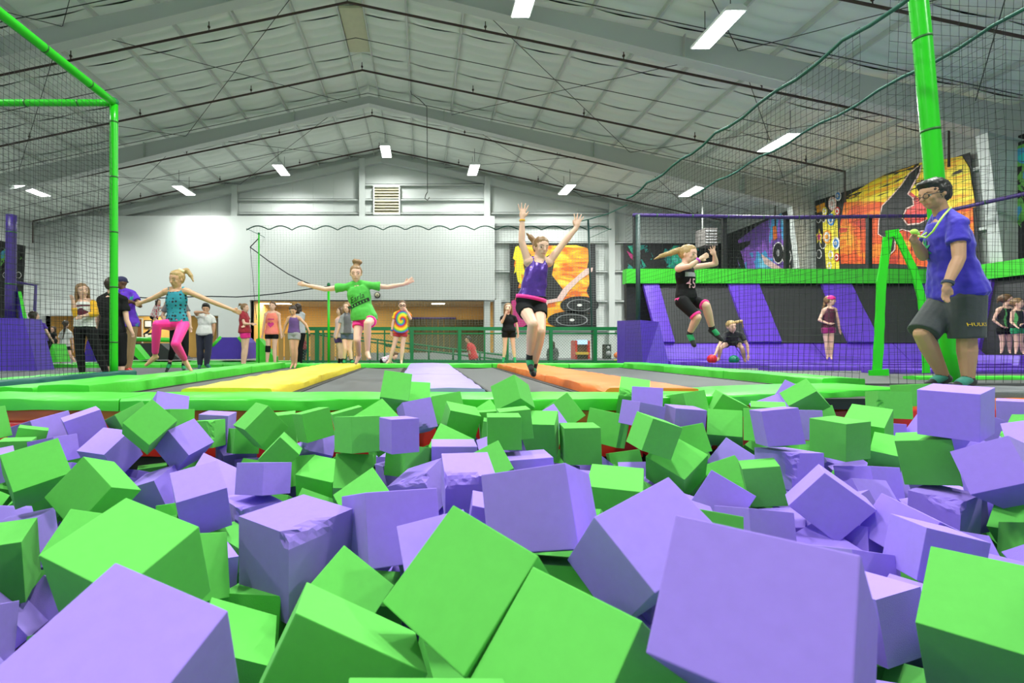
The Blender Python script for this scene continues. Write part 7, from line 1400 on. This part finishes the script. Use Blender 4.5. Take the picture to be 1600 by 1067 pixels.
person('dark-haired person in black standing behind the girl in the white T-shirt', C0, dict(hd=(328, 572), nk=(325, 592), ls=(310, 602), rs=(342, 602), le=(305, 625), lw=(318, 640), re=(346, 625), rw=(335, 642), pl=(325, 650), lk=(318, 705), rk=(335, 705), la=(318, 757), ra=(335, 757), lt=(316, 764), rt=(336, 764)), 18.0, 1.4, 0, 0, 'fair', ('dark', 'long', []), (CBLK, 'short', .0, .02), (CBLK, 1.9, .01, .1), None, CBLK, .22, 1, .016, 0, False)
CM_ = (720, 300, 3.556)
person('man in a red T-shirt walking behind the green railing', CM_, dict(hd=(38, 820), nk=(48, 845), ls=(42, 862, -.1), rs=(68, 855, .1), le=(50, 895, -.1), lw=(68, 915, -.1), re=(85, 890, .1), rw=(80, 915, .1), pl=(72, 925), lk=(60, 1000), rk=(86, 1000), la=(62, 1085), ra=(90, 1085), lt=(48, 1096), rt=(74, 1096)), 16.0, 1.6, -70, 0, 'tan', ('dark', 'short', []), (cloth('bright_red', (.6, .02, .03)), 'short', -.05, .02), (cloth('navy_trousers', (0, 0, 0)), 1.95, .014, .1), None, CBLK, .215, 1, .015, -60)
person('person in a dark grey coat with dark hair behind the railing, beside the orange mural', CM_, dict(hd=(508, 845), nk=(510, 868), ls=(488, 878), rs=(532, 878), le=(482, 905), lw=(490, 930), re=(538, 905), rw=(530, 930), pl=(510, 930), lk=(500, 1000), rk=(520, 1000), la=(500, 1078), ra=(520, 1078), lt=(498, 1088), rt=(524, 1088)), 16.5, 1.55, 160, 0, 'fair', ('dark', 'long', []), (cloth('dark_coat', (.05, .05, .05)), 'long', -.1, .03), (CBLK, 1.9, .01, .1), None, CBLK, .21, 1, .016, 160, False)
person('child in a pink and white patterned top bending on the floor behind the tie-dye girl', C4, dict(hd=(888, 885), nk=(862, 892), ls=(845, 905, -.1), rs=(850, 890, .1), le=(845, 935, -.1), lw=(860, 955, -.1), re=(860, 930, .1), rw=(875, 955, .1), pl=(790, 925), lk=(800, 955, -.05), rk=(800, 955, .1), la=(780, 955), ra=(782, 955, .1), lt=(765, 960), rt=(768, 960, .1)), 13.2, 1.1, 60, 20, 'fair', ('brown', 'short', []), (ramp_mat('cloth_pink_print', 'voronoi', [(0, (.45, .05, .25)), (.3, (.45, .05, .25)), (.36, (.7, .65, .68))], 18, .8), 'short', .0, .015), (CBLK, 1.8, .01, .1), None, None, .2, 1, .014, 60, False)
person('child in a red top behind the railing left of the striped girl', C4, dict(hd=(118, 730), nk=(122, 755), ls=(105, 768), rs=(142, 768), le=(100, 805), lw=(108, 830), re=(148, 805), rw=(145, 830), pl=(126, 835), lk=(120, 885), rk=(134, 885), la=(120, 935), ra=(134, 935), lt=(115, 943), rt=(138, 943)), 15.6, 1.15, 30, 0, 'tan', ('black', 'short', []), (cloth('dull_red', (.25, .02, .03)), 'short', .0, .02), (cloth('navy_trousers', (0, 0, 0)), 1.9, .01, .1), None, CBLK, .21, 1, .015, 30, False)

bpy.data.scenes.remove(TMP)
